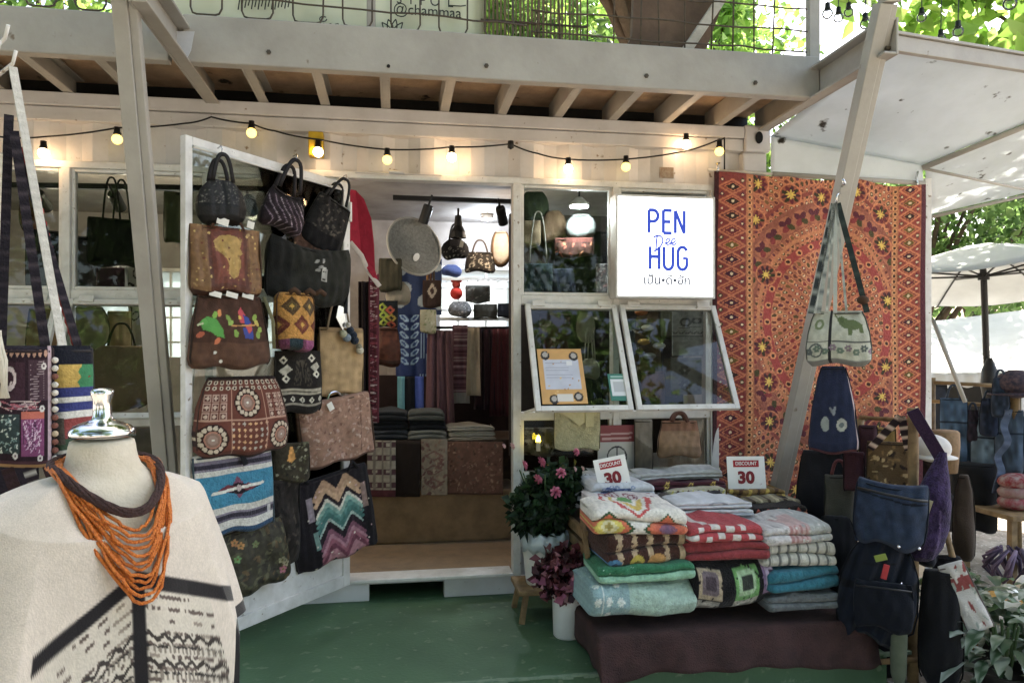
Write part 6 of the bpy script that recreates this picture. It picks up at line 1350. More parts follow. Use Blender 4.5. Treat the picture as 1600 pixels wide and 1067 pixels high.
c = Cv(150, 60, '#4a1f2a'); [(c.dia(.5 + .75 * k, .4, .12, .3, '#b5983c', r0=.6), c.line(.4 + .75 * k, .1, .6 + .75 * k, .7, .03, '#c9ab4a')) for k in range(3)]; c.noise(.1, 4)
row('maroon cloth with yellow star motifs in the rear', (1016, 750, 1136, 767), -.50, .22, c, layers=2, seed=25, m=M_CLOTH)
row('white and grey folded cloth at the very back of the bench', (1000, 736, 1132, 752), -.40, .18, band(120, 40, '#b9b8b4', [(.1, .2, '#77756f'), (.3, .45, '#d2d1cc')]), layers=2, seed=26, m=M_CLOTH)
c = Cv(120, 60, '#8d8266'); [c.rect(.1 + .3 * k, 0, .22 + .3 * k, 1, ['#4f3f30', '#c2b890'][k % 2]) for k in range(9)]; c.noise(.1, 4)
row('brown and cream checked blanket at the right rear', (1170, 780, 1256, 797), -.60, .22, c, layers=2, seed=27)
c = Cv(120, 60, '#8a6a34'); [c.line(.05 + .3 * k, 0, .2 + .3 * k, .7, .11, ['#c9a73c', '#5b3f28'][k % 2]) for k in range(9)]; c.noise(.1, 4)
row('yellow and brown striped blanket under the second discount card', (1138, 763, 1230, 782), -.50, .22, c, layers=2, seed=28)
# discount cards
def card(label, box, Y, tilt):
    x0, y0, x1, y1 = box; p = at((x0 + x1) / 2, (y0 + y1) / 2, Y); d = dep((x0 + x1) / 2, Y); w = (x1 - x0) * d / F; h = (y1 - y0) * d / F
    t = thing('price_card', label, 'sign', p, rot=(R(-10), R(tilt), R(-6)), group='discount cards'); mb = MB(); mb.box(-w / 2, w / 2, -.002, .002, -h / 2, h / 2); mb.build('card', M_PAPER, t)
    mb = MB(); mb.box(-w * .34, w * .34, -.0032, -.0022, h * .17, h * .38); mb.build('red_label', M_REDINK, t)
    text('DISCOUNT', h * .155, M_PAPER, t, (0, -.0040, h * .275), sx=.86, bold=.0004, name='lettering'); text('30', h * .50, mat('dark_red_ink', '#7d1c24', rough=.6), t, (-w * .02, -.0035, -h * .17), sx=1.05, bold=.004, name='numeral'); text('.-', h * .14, M_REDINK, t, (w * .36, -.0035, -h * .34), name='small_mark')
    mb = MB(); mb.bar((0, .003, -h / 2), (0, .06, -h / 2 - .02), .02, .004); mb.build('prop', M_PAPER, t); return t
card('tilted white card reading DISCOUNT 30 on the left of the blankets', (931, 714, 982, 764), -.56, -11)
card('upright white card reading DISCOUNT 30 before the wall hanging', (1136, 713, 1196, 763), -.46, 0)

# ================================================================== flower pots
st = thing('plant_stool', 'small wooden stool carrying the rose bucket', 'stool', (at(850, 900, -.36).x, -.36, 0)); mb = MB(); mb.box(-.15, .15, -.13, .13, .135, .16); mb.build('seat', M_WOOD, st, bevel=.005)
for sx_ in (-1, 1):
    for sy_ in (-1, 1): mb = MB(); mb.bar((sx_ * .11, sy_ * .10, .1345), (sx_ * .135, sy_ * .12, 0), .025, .025, up=(0, 1, 0)); mb.build('leg', M_WOOD, st)
rb = thing('rose_bush', 'pink rose bush in a white bucket lined with plastic', 'plant', (st.location.x + .01, -.36, .161))
mb = MB(); mb.lathe([(.001, 0), (.10, 0), (.103, .02), (.122, .21), (.126, .222), (.126, .232), (.118, .234), (.112, .20), (.001, .19)], 30); mb.build('bucket', mat('white_plastic', '#d5d3cc', '#bdbab2', rough=.45, scale=6), rb, smooth=True)
mb = MB(); V = []; n = 44
for i in range(5):
    for k in range(n):
        a = 6.283 * k / n; r_ = (.128, .132, .124, .112, .105)[i] + (.006 * math.sin(k * 2.1) + .004 * math.sin(k * 5.3)) * (1.4 if i > 1 else .5); V.append((r_ * math.cos(a), r_ * math.sin(a), (.175, .215, .25, .262 , .24)[i] + (.010 * math.sin(k * 1.7 + 1) if i in (0, 2, 3) else 0)))
mb.add(V, [(i * n + k, i * n + (k + 1) % n, (i + 1) * n + (k + 1) % n, (i + 1) * n + k) for i in range(4) for k in range(n)]); mb.build('plastic_liner', mat('plastic_film', '#b9c3c4', '#9aa5a6', rough=.25, scale=12, spec=.6), rb, smooth=True, solid=.002)
r_ = np.random.default_rng(21); n = 1700; u = r_.normal(size=(n, 3)); u /= np.linalg.norm(u, axis=1)[:, None]; rr_ = r_.random(n) ** .4
P = u * rr_[:, None] * np.array([.165, .14, .20]) + np.array([.01, 0, .41]); P[:, 0] += .05 * np.sin(P[:, 2] * 14)
leafmesh('foliage', P, .055, mat('rose_leaf', vc=True, rough=.5, transl=.2, scale=4), rb, seed=3, asp=.62, cols=['#1a3419', '#213f1e', '#152a16', '#2c4a26'])
for k in range(7): mb = MB(); a = k * .9; mb.tube([(0, 0, .19), (.06 * math.cos(a), .06 * math.sin(a), .36), (.14 * math.cos(a), .12 * math.sin(a), .56)], .004, 6); mb.build('stem', mat('green_stem', '#3a4f27', rough=.7), rb, smooth=True)
def rose(parent, p, r, cols, rot):
    o = bpy.data.objects.new('rose', None); COL.objects.link(o); o.parent = parent; o.location = p; o.rotation_euler = rot; rg = random.Random(int(p[0] * 1e4)); mb = MB()
    for ringi, (rad_, n_, hgt, op) in enumerate(((.30, 3, .55, .12), (.55, 5, .5, .32), (.82, 6, .40, .55), (1.0, 7, .28, .75))):
        for k in range(n_):
            a = 6.283 * k / n_ + ringi * .5; w_ = 3.6 / n_; V = []
            for i in range(4):
                for j in range(5):
                    t_ = i / 3; b_ = a + (j / 4 - .5) * w_ * (1 - .25 * t_ ** 3); q = r * rad_ * (.25 + .75 * t_ ** .7); z_ = r * (hgt * 1.4 * t_ - .35 * op * t_ ** 3) ; V.append((q * math.cos(b_), q * math.sin(b_), z_))
            mb.add(V, [(i * 5 + j, i * 5 + j + 1, i * 5 + j + 6, i * 5 + j + 5) for i in range(3) for j in range(4)], rg.choice(cols))
    mb.build('petals', mat('rose_petal', vc=True, rough=.6, transl=.25, scale=10), o, smooth=True, solid=.001); return o
for (px, py, s, lt) in ((818, 727, .028, 0), (845, 722, .029, 0), (876, 739, .027, 0), (840, 749, .026, 0), (868, 769, .030, 0), (800, 697, .018, 1), (898, 733, .014, 1), (910, 732, .013, 1), (787, 697, .013, 1), (900, 706, .02, 0)):
    w_ = at(px, py, -.52) - rb.location; rose(rb, w_, s, ['#c9587a', '#d8708e', '#b8476a'] if not lt else ['#d9a9ac', '#e3c3c0'], (R(70), R(random.uniform(-25, 25)), random.uniform(0, 3)))
pp_ = thing('purple_plant', 'maroon leaved plant with pale pink petals in a small white pot', 'plant', (at(887, 990, -.66).x, -.66, 0))
mb = MB(); mb.lathe([(.001, 0), (.060, 0), (.067, .008), (.072, .17), (.074, .19), (.068, .192), (.064, .17), (.001, .165)], 28); mb.build('pot', mat('glazed_white', '#d9d8d4', '#c6c4be', rough=.3, scale=5), pp_, smooth=True)
n = 900; u = r_.normal(size=(n, 3)); u /= np.linalg.norm(u, axis=1)[:, None]; P = u * (r_.random(n) ** .45)[:, None] * np.array([.15, .13, .13]) + np.array([.0, 0, .29])
leafmesh('foliage', P, .05, mat('maroon_leaf', vc=True, rough=.55, transl=.15, scale=4), pp_, seed=5, asp=.7, cols=['#4a1c24', '#5c242c', '#33161b', '#6a2c34'])
n = 70; u = r_.normal(size=(n, 3)); u[:, 1] = -np.abs(u[:, 1]); u /= np.linalg.norm(u, axis=1)[:, None]; P = u * np.array([.155, .135, .10]) + np.array([0, 0, .28])
leafmesh('petals', P, .045, mat('pink_bract', vc=True, rough=.6, transl=.25, scale=4), pp_, seed=6, asp=.85, cols=['#c98a96', '#b86a7a', '#a5587a', '#d6a6aa'])

# ================================================================== goods at the right: bags on the leaning post and bamboo stand
G_R = 'bags at the bamboo stand'
c = Cv(130, 110, '#b4b5a4'); c.noise(.1, 8); c.rect(0, 0, 1.3, .10, '#7d7f7a'); c.line(0, .44, 1.3, .42, .02, '#4a4d4c'); c.rect(.40, 0, .46, 1, '#2c2b2e')
c.poly([(.55, .86), (.66, .90), (.78, .84), (.95, .82), (1.08, .74), (1.06, .58), (1.0, .58), (.98, .66), (.86, .64), (.84, .55), (.76, .55), (.76, .66), (.68, .68), (.60, .76)], '#5f6d45'); c.circ(.66, .82, .05, '#55633c'); c.line(.57, .86, .52, .92, .03, '#5f6d45')
for k in range(9): c.flower(.06 + .14 * k, .25 + .06 * (k % 2), .07, 6, random.choice(['#56605f', '#7d6a78', '#5f7366']), '#9aa08c')
c.circ(.18, .28, .13, '#5d6462', r0=.75); c.circ(.2, .75, .1, '#73805a', r0=.5)
hook_p = at(1306, 318, -.93)
d_e = (hook_p - CAM).dot(FWD)
b = bag('elephant_bag', 'cream canvas shoulder bag printed with a green elephant hanging on the post', (1258, 486, 1362, 570), d_e - .05, rz=-32, dp=.12, shape='slouch', cv=c, fine=True, group=None, n=2.2)
inv = Matrix.Rotation(R(32), 3, 'Z'); q = inv @ (hook_p - b.location); w = b['w']
for (x, wd, cl) in ((-.42, .024, ['#33393a', '#8f958d']), (-.30, .018, ['#a9aca2', '#6d7472']), (-.05, .016, ['#b5b8ae', '#b5b8ae']), (.42, .024, ['#2c3432', '#3a4440']), (-.36, .012, ['#c3c4ba', '#a5a89e']), (-.18, .010, ['#8d9289', '#c3c4ba']), (.12, .010, ['#a9aca2', '#8d9289'])):
    ribbon(lerp((x * w, -.03, -.01), (q.x + x * .02, q.y, q.z), 26), wd, .003, parent=b, cols=cl + cl[:1] * 2, side=(1, 0, 0))
mb = MB(); mb.tube([(q.x, q.y, q.z - .01), (q.x + .004, q.y - .02, q.z + .03), (q.x + .01, q.y, q.z + .045), (q.x + .02, q.y + .03, q.z + .05)], .004, 8); mb.build('hook', M_CHROME, b, smooth=True)
mb = MB(); mb.ball((w * .36, -.03, .045), .025, 10, 8, (1, .8, .8)); mb.build('charm', mat('brown_yarn'), b, smooth=True)
c = Cv(80, 140, '#1f2740'); c.ell(.18, .34, .05, .085, '#8d948f'); c.ell(.38, .33, .065, .075, '#a5a89c'); c.ell(.38, .33, .03, .03, '#5f6a6a'); c.line(.24, .52, .28, .46, .03, '#7d8488'); c.line(.30, .53, .29, .46, .03, '#7d8488'); c.rect(.58, 0, .8, 1, '#8c2530'); c.rect(.55, 0, .585, 1, '#b9a3a0'); c.rect(0, 0, .8, .03, '#5d2b33'); c.noise(.08, 6)
bag('navy_floral_bag', 'navy cloth bag with pale flowers and red gusset hanging under the elephant bag', (1262, 572, 1342, 706), d_e + .12, rz=-30, dp=.11, shape='bell', cv=c, fine=True, group=G_R)
# bamboo stand
sd0 = Vector((2.30, -1.02, -.16)); bs_ = thing('bamboo_stand', 'bamboo pole stand loaded with dark bags beside the blankets', 'rack', sd0)
def bpole(p, q, r=.018):
    p, q = Vector(p), Vector(q); n_ = max(6, int((q - p).length / .06)); rs = [r * (1.0 + (.14 if i % 4 == 0 else 0)) * (1 + .05 * math.sin(i * 2.3)) for i in range(n_ + 1)]
    mb = MB(); mb.tube([p.lerp(q, i / n_) for i in range(n_ + 1)], rs, 10); return mb.build('pole', M_WOOD, bs_, smooth=True)
top = atd(1427, 638, 3.28) - sd0; bpole((0, 0, 0), top, .022)
a = atd(1345, 652, 3.75) - sd0; b_ = atd(1432, 658, 3.26) - sd0; bpole(a, b_, .010)
bpole(atd(1540, 1075, 3.2) - sd0, atd(1478, 830, 3.45) - sd0, .014); bpole(atd(1300, 1050, 3.6) - sd0, atd(1345, 655, 3.75) - sd0, .016); bpole(atd(1345, 1035, 3.25) - sd0, atd(1440, 1030, 3.2) - sd0, .012)
c = Cv(120, 90, '#243248'); c.line(.05, .82, 1.3, .72, .03, '#10161f'); c.line(.0, .95, 1.4, .88, .02, '#2a3648'); c.noise(.15, 8)
b = bag('navy_duffel', 'slate blue duffel bag lying across the bamboo stand', (1336, 752, 1454, 846), 3.12, rz=-38, tilt=4, dp=.16, shape='duffel', cv=c, group=G_R, n=2.0, wr=.02, sag=.08, tsag=.06)
w0_ = b['w']; mb = MB(); mb.tube([(-w0_ * .46, -.072, -.035), (-w0_ * .1, -.092, -.042), (w0_ * .3, -.085, -.05), (w0_ * .47, -.06, -.052)], .006, 6); mb.build('zip', M_DARK, b, smooth=True)
c = Cv(110, 130, '#141924'); c.rect(.0, .5, .85, .56, '#0c0d11'); c.noise(.2, 10); c.line(.2, .75, .7, .78, .02, '#12141a')
b = bag('black_backpack', 'black and navy backpack with a red tag under the duffel', (1314, 836, 1444, 990), 3.16, rz=-34, dp=.20, shape='gath', cv=c, group=G_R, n=2.0, wr=.03, sag=.07, skew=.08)
po_ = bag_body('front_pocket', b['w'] * .72, b['h'] * .46, .07, 'duffel', None, M_CLOTH, b, n=2.3, wr=.012, seed=9, col='#11151e'); po_.location = (.0, -.085, -b['h'] * .42)
mb = MB(); mb.tube([(-b['w'] * .33, -.115, -b['h'] * .46), (0, -.125, -b['h'] * .45), (b['w'] * .33, -.115, -b['h'] * .46)], .004, 6); mb.build('zip', M_DARK, b, smooth=True)
mb = MB(); mb.tube(arch(-.04, .04, -.01, .05, 0), .009, 8); mb.build('grab_loop', M_BLACKC, b, smooth=True)
def patch(nm, px, py, d, w, h, col, tilt): mb = MB(); mb.box(-w / 2, w / 2, -.003, .003, -h / 2, h / 2); o = mb.build(nm, mat(nm + col, col, rough=.6), b, bevel=.002); o.matrix_parent_inverse = b.matrix_basis.inverted(); o.location = atd(px, py, d); o.rotation_euler = (0, R(tilt), R(-34)); return o
patch('red_tag', 1383, 893, 2.96, .022, .06, '#a83034', 12); patch('green_badge', 1376, 871, 2.97, .045, .026, '#7d8c3c', -20)
for px, py in ((1404, 854), (1436, 857)):
    mb = MB(); mb.ball((0, 0, 0), .007, 8, 6); o = mb.build('stud', M_CHROME, b, smooth=True); o.matrix_parent_inverse = b.matrix_basis.inverted(); o.location = atd(px, py, 2.99)
c = Cv(70, 170, '#35264a'); c.noise(.3, 5); c.line(.30, .5, .38, .0, .02, '#5d4a72')
b = bag('purple_hobo', 'deep purple knitted hobo bag hanging from the bamboo pole', (1438, 706, 1508, 884), 3.18, rz=-40, tilt=10, dp=.16, shape='drop', cv=c, m=M_KNIT, group=G_R, n=2.1)
inv = Matrix.Rotation(-R(-40), 3, 'Z')
q = inv @ (atd(1414, 648, 3.24) - b.location)
ribbon(lerp((0, 0, -.03), q, 14), .05, .014, parent=b, col='#33203a', m=M_KNIT, side=(1, 0, 0)); tagcard(b, -.02, -.09, -.20, .045, .06, '#b5ab8c', 6); tagcard(b, -.06, -.095, -.24, .03, .085, '#9a96a6', -10)
c = Cv(80, 90, '#5b4426'); c.blobs(60, ['#7a5c30', '#3c2c1c', '#a98b5a', '#2c2018'], .03, .08)
b = bag('floral_strap_bag', 'brown bag with broad flower patterned straps behind the duffel', (1352, 690, 1430, 766), 3.45, rz=-30, dp=.10, shape='tote', cv=c, group=G_R)
inv = Matrix.Rotation(-R(-30), 3, 'Z'); q = inv @ (atd(1408, 650, 3.30) - b.location)
for x in (-.09, .07): ribbon(lerp((x, -.055, -.03), q, 22), .035, .004, parent=b, cols=['#2b2026', '#2b2026', '#c9a99a', '#d8c3ae', '#3a2a2c', '#2b2026'], side=(1, 0, 0))
bag('ochre_bag', 'ochre cloth bag behind the flower strap bag', (1358, 668, 1402, 750), 3.75, rz=-20, dp=.08, shape='tote', col='#8d6c2c', group=G_R)
bag('black_shoulder_bag', 'black soft bag right of the leaning post foot', (1240, 704, 1330, 832), 3.8, rz=-25, dp=.14, shape='slouch', col='#1d1c1e', group=G_R)
bag('khaki_bag', 'dull khaki bag in front of the black soft bag', (1286, 742, 1336, 818), 3.62, rz=-25, dp=.10, shape='tote', col='#4c4a40', group=G_R, handles=[(-.5, .5, .3, 0)], hcol='#5d2b2b')
bag('maroon_bag', 'dark maroon bag under the navy flower bag', (1316, 706, 1352, 768), 3.55, rz=-25, dp=.08, shape='tote', col='#43232a', group=G_R)
bag('large_black_bag', 'large black bag at the foot of the bamboo stand', (1432, 892, 1506, 1062), 3.1, rz=-36, dp=.18, shape='slouch', col='#141417', group=G_R, n=2.0, wr=.02, sag=.08)
c = Cv(60, 90, '#c3beb8'); c.rect(0, .6, .7, .8, '#8c3a38'); c.blobs(20, ['#8c3a38', '#9aa39a', '#d8d3cc'], .04, .1)
b = bag('white_printed_bag', 'narrow white bag with red print leaning on the bamboo stand', (1462, 880, 1506, 985), 3.08, rz=-40, tilt=-24, dp=.05, shape='flat', cv=c, group=G_R)
mb = MB(); p = atd(1404, 935, 3.08); p.z = 0; um = thing('folded_umbrella', 'grey green folded umbrella standing by the bamboo pole', 'umbrella', (p.x, p.y, -.16)); mb.lathe([(.004, .0), (.008, .06), (.030, .14), (.034, .30), (.026, .42), (.010, .44), (.001, .45)], 10); mb.build('folded_canopy', mat('sage_cloth', '#5a604e', '#444a3a', rough=.85), um, smooth=True); mb = MB(); mb.tube([(0, 0, .44), (0, 0, .50), (.015, 0, .52)], .008, 8); mb.build('handle', M_CHROME, um, smooth=True)
for (lab_, bx_, d_, sh_, co_) in (
    ('dark slate soft bag low behind the striped blankets', (1240, 812, 1328, 930), 3.75, 'slouch', '#1f2024'),
    ('black cloth sack on the ground behind the backpack', (1296, 930, 1420, 1062), 3.45, 'slouch', '#17171a'),
    ('dark olive satchel behind the duffel bag', (1328, 730, 1372, 800), 3.66, 'tote', '#2c2a22'),
    ('wine red bag hanging by the horizontal bamboo stick', (1340, 664, 1372, 726), 3.72, 'tote', '#3c1f24'),
    ('dark navy bag squeezed between backpack and purple hobo', (1420, 770, 1466, 880), 3.34, 'slouch', '#191c28'),
    ('black shoulder bag under the purple hobo', (1450, 868, 1512, 960), 3.42, 'slouch', '#17161a'),
    ('dark brown leather bag behind the white bucket hat', (1440, 690, 1480, 790), 3.75, 'tote', '#33261f'),
    ('charcoal bag beneath the khaki bag', (1272, 806, 1340, 890), 3.5, 'hobo', '#242427')):
    bag('soft_bag', lab_, bx_, d_, rz=-30, dp=.14, shape=sh_, col=co_, group=G_R, n=2.1, wr=.014, sag=.05)
bag('brown_drawstring_bag', 'brown drawstring bag behind the purple hobo', (1488, 742, 1524, 872), 3.5, rz=-40, dp=.12, shape='gath', col='#3f332a', group=G_R)
ht = thing('white_bucket_hat', 'white cap on top of the bag pile beside the bamboo pole', 'cap', atd(1456, 700, 3.6)); mb = MB(); mb.ball((0, 0, 0), .085, 18, 12, (1, 1, .8)); mb.build('crown', mat('white_cotton', '#cfcac4', rough=.9), ht, smooth=True); mb = MB(); mb.lathe([(.05, -.03), (.11, -.045), (.112, -.04), (.05, -.022)], 24); mb.build('brim', mat('white_cotton'), ht, smooth=True)
hs_ = thing('straw_hat', 'pair of tan straw cylinders beside the white cap', 'hat', atd(1476, 690, 3.9)); mb = MB(); mb.lathe([(.001, .06), (.06, .06), (.07, .05), (.072, -.02), (.06, -.16), (.001, -.17)], 20); mb.build('crown', mat('straw', '#8f7458', '#6f5842', rough=.9, scale=60, bump=.4), hs_, smooth=True)
hs_['label'] = 'tan woven straw hat hanging beside the white cap'

# ================================================================== neighbouring stalls behind
G_B = 'denim bags on the far rack'
fr_ = thing('bamboo_rack', 'weathered bamboo rack of denim bags beyond the wall hanging', 'rack', (0, 0, 0)); 
def fpole(p, q, r): mb = MB(); mb.tube([p, q], r, 8); return mb.build('rail', M_WOOD, fr_, smooth=True)
fpole(atd(1448, 597, 5.6), atd(1572, 603, 5.4), .014); fpole(atd(1448, 626, 5.5), atd(1590, 636, 5.2), .014)
p = atd(1588, 600, 5.1); fpole(Vector((p.x, p.y, -.16)), atd(1584, 578, 5.1), .035); p = atd(1455, 590, 5.6); fpole(Vector((p.x, p.y, -.16)), p, .03)
for i, (bx, col, nm) in enumerate((((1468, 622, 1512, 724), '#3b5570', 'faded blue denim bag leftmost on the far rack'), ((1508, 640, 1532, 690), '#2b2733', 'small plum denim bag second on the far rack'), ((1516, 652, 1562, 736), '#5d7484', 'pale washed denim bag in the middle of the far rack'), ((1530, 622, 1560, 680), '#1f2b40', 'dark indigo bag behind the pale one on the far rack'), ((1554, 640, 1600, 740), '#3c4d60', 'grey blue denim bag at the right of the far rack'), ((1548, 590, 1578, 650), '#263346', 'navy denim bag hanging high on the far rack'))):
    c = Cv(50, 70, col); c.rect(0, .62, 9, .64, '#1f2a38'); c.noise(.35, 8)
    bag('denim_bag', nm, bx, 5.3 - .05 * i, dp=.10, shape='slouch' if i % 2 else 'tote', cv=c, group=G_B, handles=[(-.5, .5, .2, 0)], hcol='#2c3a4c')
for (lab_, bx_, d_, sh_, co_) in (('ash grey cloth bag behind the bamboo rack rails', (1456, 600, 1480, 680), 5.9, 'tote', '#3c4048'), ('black tote low on the far rack beside the wall hanging post', (1452, 690, 1486, 770), 5.5, 'tote', '#191a1e'), ('brown cloth bag low in the far stall', (1556, 720, 1590, 800), 5.4, 'slouch', '#3a2f2a'), ('dark teal bag between the denim bags', (1498, 660, 1524, 740), 5.45, 'slouch', '#1f2f3a'), ('black jacket like bag at the right edge of the far rack', (1570, 650, 1606, 745), 5.5, 'slouch', '#1d2026'), ('grey sack on the gravel under the far rack', (1456, 770, 1500, 830), 5.0, 'gath', '#2f2d2c')):
    bag('far_bag', lab_, bx_, d_, dp=.12, shape=sh_, col=co_, group=G_B, wr=.012)
bag('dark_crate_cover', 'black cloth covered display block below the denim bags', (1480, 722, 1558, 826), 5.2, dp=.35, shape='flat', col='#191a1c', cat='box')
hc = thing('dark_bucket_hat', 'dark patterned cap on top of the bamboo rack post', 'cap', atd(1588, 600, 5.05)); mb = MB(); mb.ball((0, 0, 0), .13, 18, 12, (1, 1, .75)); mb.build('crown', mat('dark_print', '#2a2a38', '#5d4a4c', rough=.9, scale=40, amt=1.), hc, smooth=True); mb = MB(); mb.lathe([(.06, -.06), (.17, -.075), (.172, -.068), (.06, -.045)], 24); mb.build('brim', mat('dark_print'), hc, smooth=True)
for i, (y, q, lb_) in enumerate(((752, '#7d242b', 'red knitted hat topmost in the far stack'), (768, '#8f6a68', 'pink white knitted hat in the middle of the far stack'), (784, '#8f3f48', 'faded red hat at the bottom of the far stack'))):
    mb = MB(); mb.ball((0, 0, 0), .10, 16, 10, (1.2, 1, .55)); tag(mb.build('knitted_hat', mat('knit%d' % i, q, '#9a8d88', rough=.95, scale=25, amt=1.), loc=atd(1588, y, 4.9), smooth=True), lb_, 'hat', 'knitted hats at the far stall')
bl_ = thing('hat_table', 'low wooden table under the knitted hats at the far stall', 'table', atd(1590, 800, 4.9)); bl_.location.z = -.16; zt = atd(1590, 793, 4.9).z + .16 - .01
mb = MB(); mb.box(-.22, .5, -.2, .25, zt - .03, zt); mb.build('top', M_WOOD, bl_)
for sx_ in (-.2, .46):
    for sy_ in (-.17, .22): mb = MB(); mb.box(sx_ - .02, sx_ + .02, sy_ - .02, sy_ + .02, 0, zt - .0305); mb.build('leg', M_WOOD, bl_)
ribbon_o = ribbon([q + Vector((.012 * math.sin(i * .9), .02 * math.sin(i * .6), 0)) for i, q in enumerate(lerp(atd(1576, 640, 5.0), atd(1556, 770, 4.95), 22))], .055, .008, name='blue_scarf', cols=['#3f4c60', '#4e5c72', '#38445a', '#465468'], side=(1, 0, 0)); tag(ribbon_o, 'pale blue woven scarf hanging from the far bamboo rack', 'scarf')
fb_ = thing('figurine_board', 'round yellow wooden board with two small mushroom figurines', 'ornament', atd(1592, 896, 4.3)); fb_.location.z = -.16
mb = MB(); mb.lathe([(.001, .0), (.20, .0), (.205, .012), (.20, .03), (.001, .03)], 30); mb.build('board', mat('yellow_wood', '#b58a45', '#96702f', rough=.6), fb_, smooth=False)
for k, (x, y, h_) in enumerate(((-.10, -.05, .13), (.06, .02, .17))):
    mb = MB(); mb.lathe([(.001, .03), (.022, .03), (.016, h_ * .55), (.001, h_ * .6)], 12, (x, y, 0)); mb.build('figure', mat('plum_glaze', '#4a1f2a', rough=.4), fb_, smooth=True); mb = MB(); mb.lathe([(.001, h_ * .5), (.05, h_ * .55), (.045, h_ * .8), (.02, h_ * 1.0), (.001, h_ * 1.03)], 16, (x, y, 0)); mb.build('cap', M_PAPER, fb_, smooth=True)
mb = MB(); 
for k in range(26): a = k * .7; mb.tube([(.08 * math.cos(a), .08 * math.sin(a), 0), (.15 * math.cos(a + .5), .13 * math.sin(a + .5), .10 + .05 * math.sin(k)), (.06 * math.cos(a + 1), .06 * math.sin(a + 1), .20)], .010, 6, col=random.choice(['#5d4a63', '#7a667c', '#473a4e']))
o = mb.build('wicker_basket', M_CLOTH, loc=atd(1578, 850, 4.6), smooth=True); o.location.z = -.10; tag(o, 'loose purple grey wicker basket on the gravel by the far stall', 'basket'); o['kind'] = 'thing'
# parasol and market canopy
pc = atd(1537, 432, 6.3); ps = thing('garden_parasol', 'white parasol seen from below with dark ribs and pole', 'parasol', (pc.x, pc.y, -.16), rot=(0, 0, 0))
base = Vector((atd(1550, 700, 6.3).x, atd(1550, 700, 6.3).y, 0)) - Vector((pc.x, pc.y, 0)); hub = Vector((0, 0, pc.z + .16)); apex = hub + Vector((-.01, .02, .28))
mb = MB(); mb.tube([(base.x, base.y, 0), hub, apex], .026, 10); mb.build('pole', M_DARK, ps, smooth=True)
nr = 8; RR = 1.22; tiltm = Matrix.Rotation(R(-5), 3, 'X')
def rib_pt(k, t): a = 2 * math.pi * (k + .5) / nr; v = Vector((math.cos(a) * RR * t, math.sin(a) * RR * t, -.36 * t ** 1.25)); return apex + tiltm @ v
V = [tuple(apex)]; fs = []; NT = 6; SEG = 6
for s_ in range(nr * SEG):
    k = s_ / SEG
    k0 = int(k); f_ = k - k0
    for t_ in range(1, NT + 1):
        p = rib_pt(k0, t_ / NT).lerp(rib_pt(k0 + 1, t_ / NT), f_); V.append(tuple(p - Vector((0, 0, .04 * math.sin(math.pi * f_) * t_ / NT))))
for s_ in range(nr * SEG):
    s2 = (s_ + 1) % (nr * SEG); fs.append((0, 1 + s_ * NT, 1 + s2 * NT))
    for t_ in range(NT - 1): fs.append((1 + s_ * NT + t_, 1 + s_ * NT + t_ + 1, 1 + s2 * NT + t_ + 1, 1 + s2 * NT + t_))
mb = MB(); mb.add(V, fs); mb.build('canopy', M_CANVAS, ps, smooth=True, solid=.003)
for k in range(nr):
    mb = MB(); mb.tube([rib_pt(k, t_ / 8) - Vector((0, 0, .015)) for t_ in range(9)], .008, 6); rbp = mb.build('rib', M_DARK, ps, smooth=True)
    mb = MB(); mb.tube([hub, rib_pt(k, .55) - Vector((0, 0, .02))], .008, 6); mb.build('strut', M_DARK, ps, smooth=True)
mb = MB(); mb.lathe([(.001, -.03), (.045, -.03), (.045, .03), (.001, .03)], 12, hub); mb.build('hub', M_DARK, ps)
q = atd(1546, 600, 6.25) - ps.location; mb = MB(); mb.tube([q + Vector((0, 0, .22)), q + Vector((0, 0, .12)), q, q - Vector((0, 0, .2))], [.02, .06, .07, .04], 10); mb.build('folded_cover', M_DARK, ps, smooth=True)
mc = thing('market_canopy', 'white market stall canopy with scalloped edge behind the parasol', 'canopy', (0, 0, 0))
a0 = atd(1438, 505, 9.2); a1 = atd(1640, 480, 9.0); b0 = atd(1435, 585, 7.6); b1 = atd(1655, 580, 7.4)
sheet('roof_cloth', bil(b0, b1, a1, a0, .12), 30, 12, None, M_CANVAS, mc, .01)
def val(u, v):
    p = [b0[i] + (b1[i] - b0[i]) * u for i in range(3)]; return (p[0], p[1] + .01 * np.sin(u * 60), p[2] + .003 - (1 - v) * (.10 + .05 * np.abs(np.sin(u * 22))))
sheet('scalloped_edge', val, 120, 6, None, M_CANVAS, mc, .005)
for q in (b0, b1): 
    mb = MB(); mb.tube([(q.x, q.y, -.16), q], .02, 8); mb.build('pole', M_DARK, mc)
sheet('side_curtain', lambda u, v: (atd(1560, 600, 8.4).x + u * 1.6, 3.1 + .03 * np.sin(u * 30) + 0 * v, -.1 + v * 1.35), 40, 8, None, M_CANVAS, mc, .006)
sw = MB(); p = atd(1445, 620, 8.6); sw.box(0, 2.6, 0, .1, -.16, .98); tag(sw.build('canopy_shade_slab', mat('shade_slab_dark', '#2c2822', '#1f1c18', rough=.9), loc=(p.x - .3, p.y, 0)), 'dark slab painting the shade under the market canopy', 'board')  # added slab whose dark colour stands for the shade under the canopy

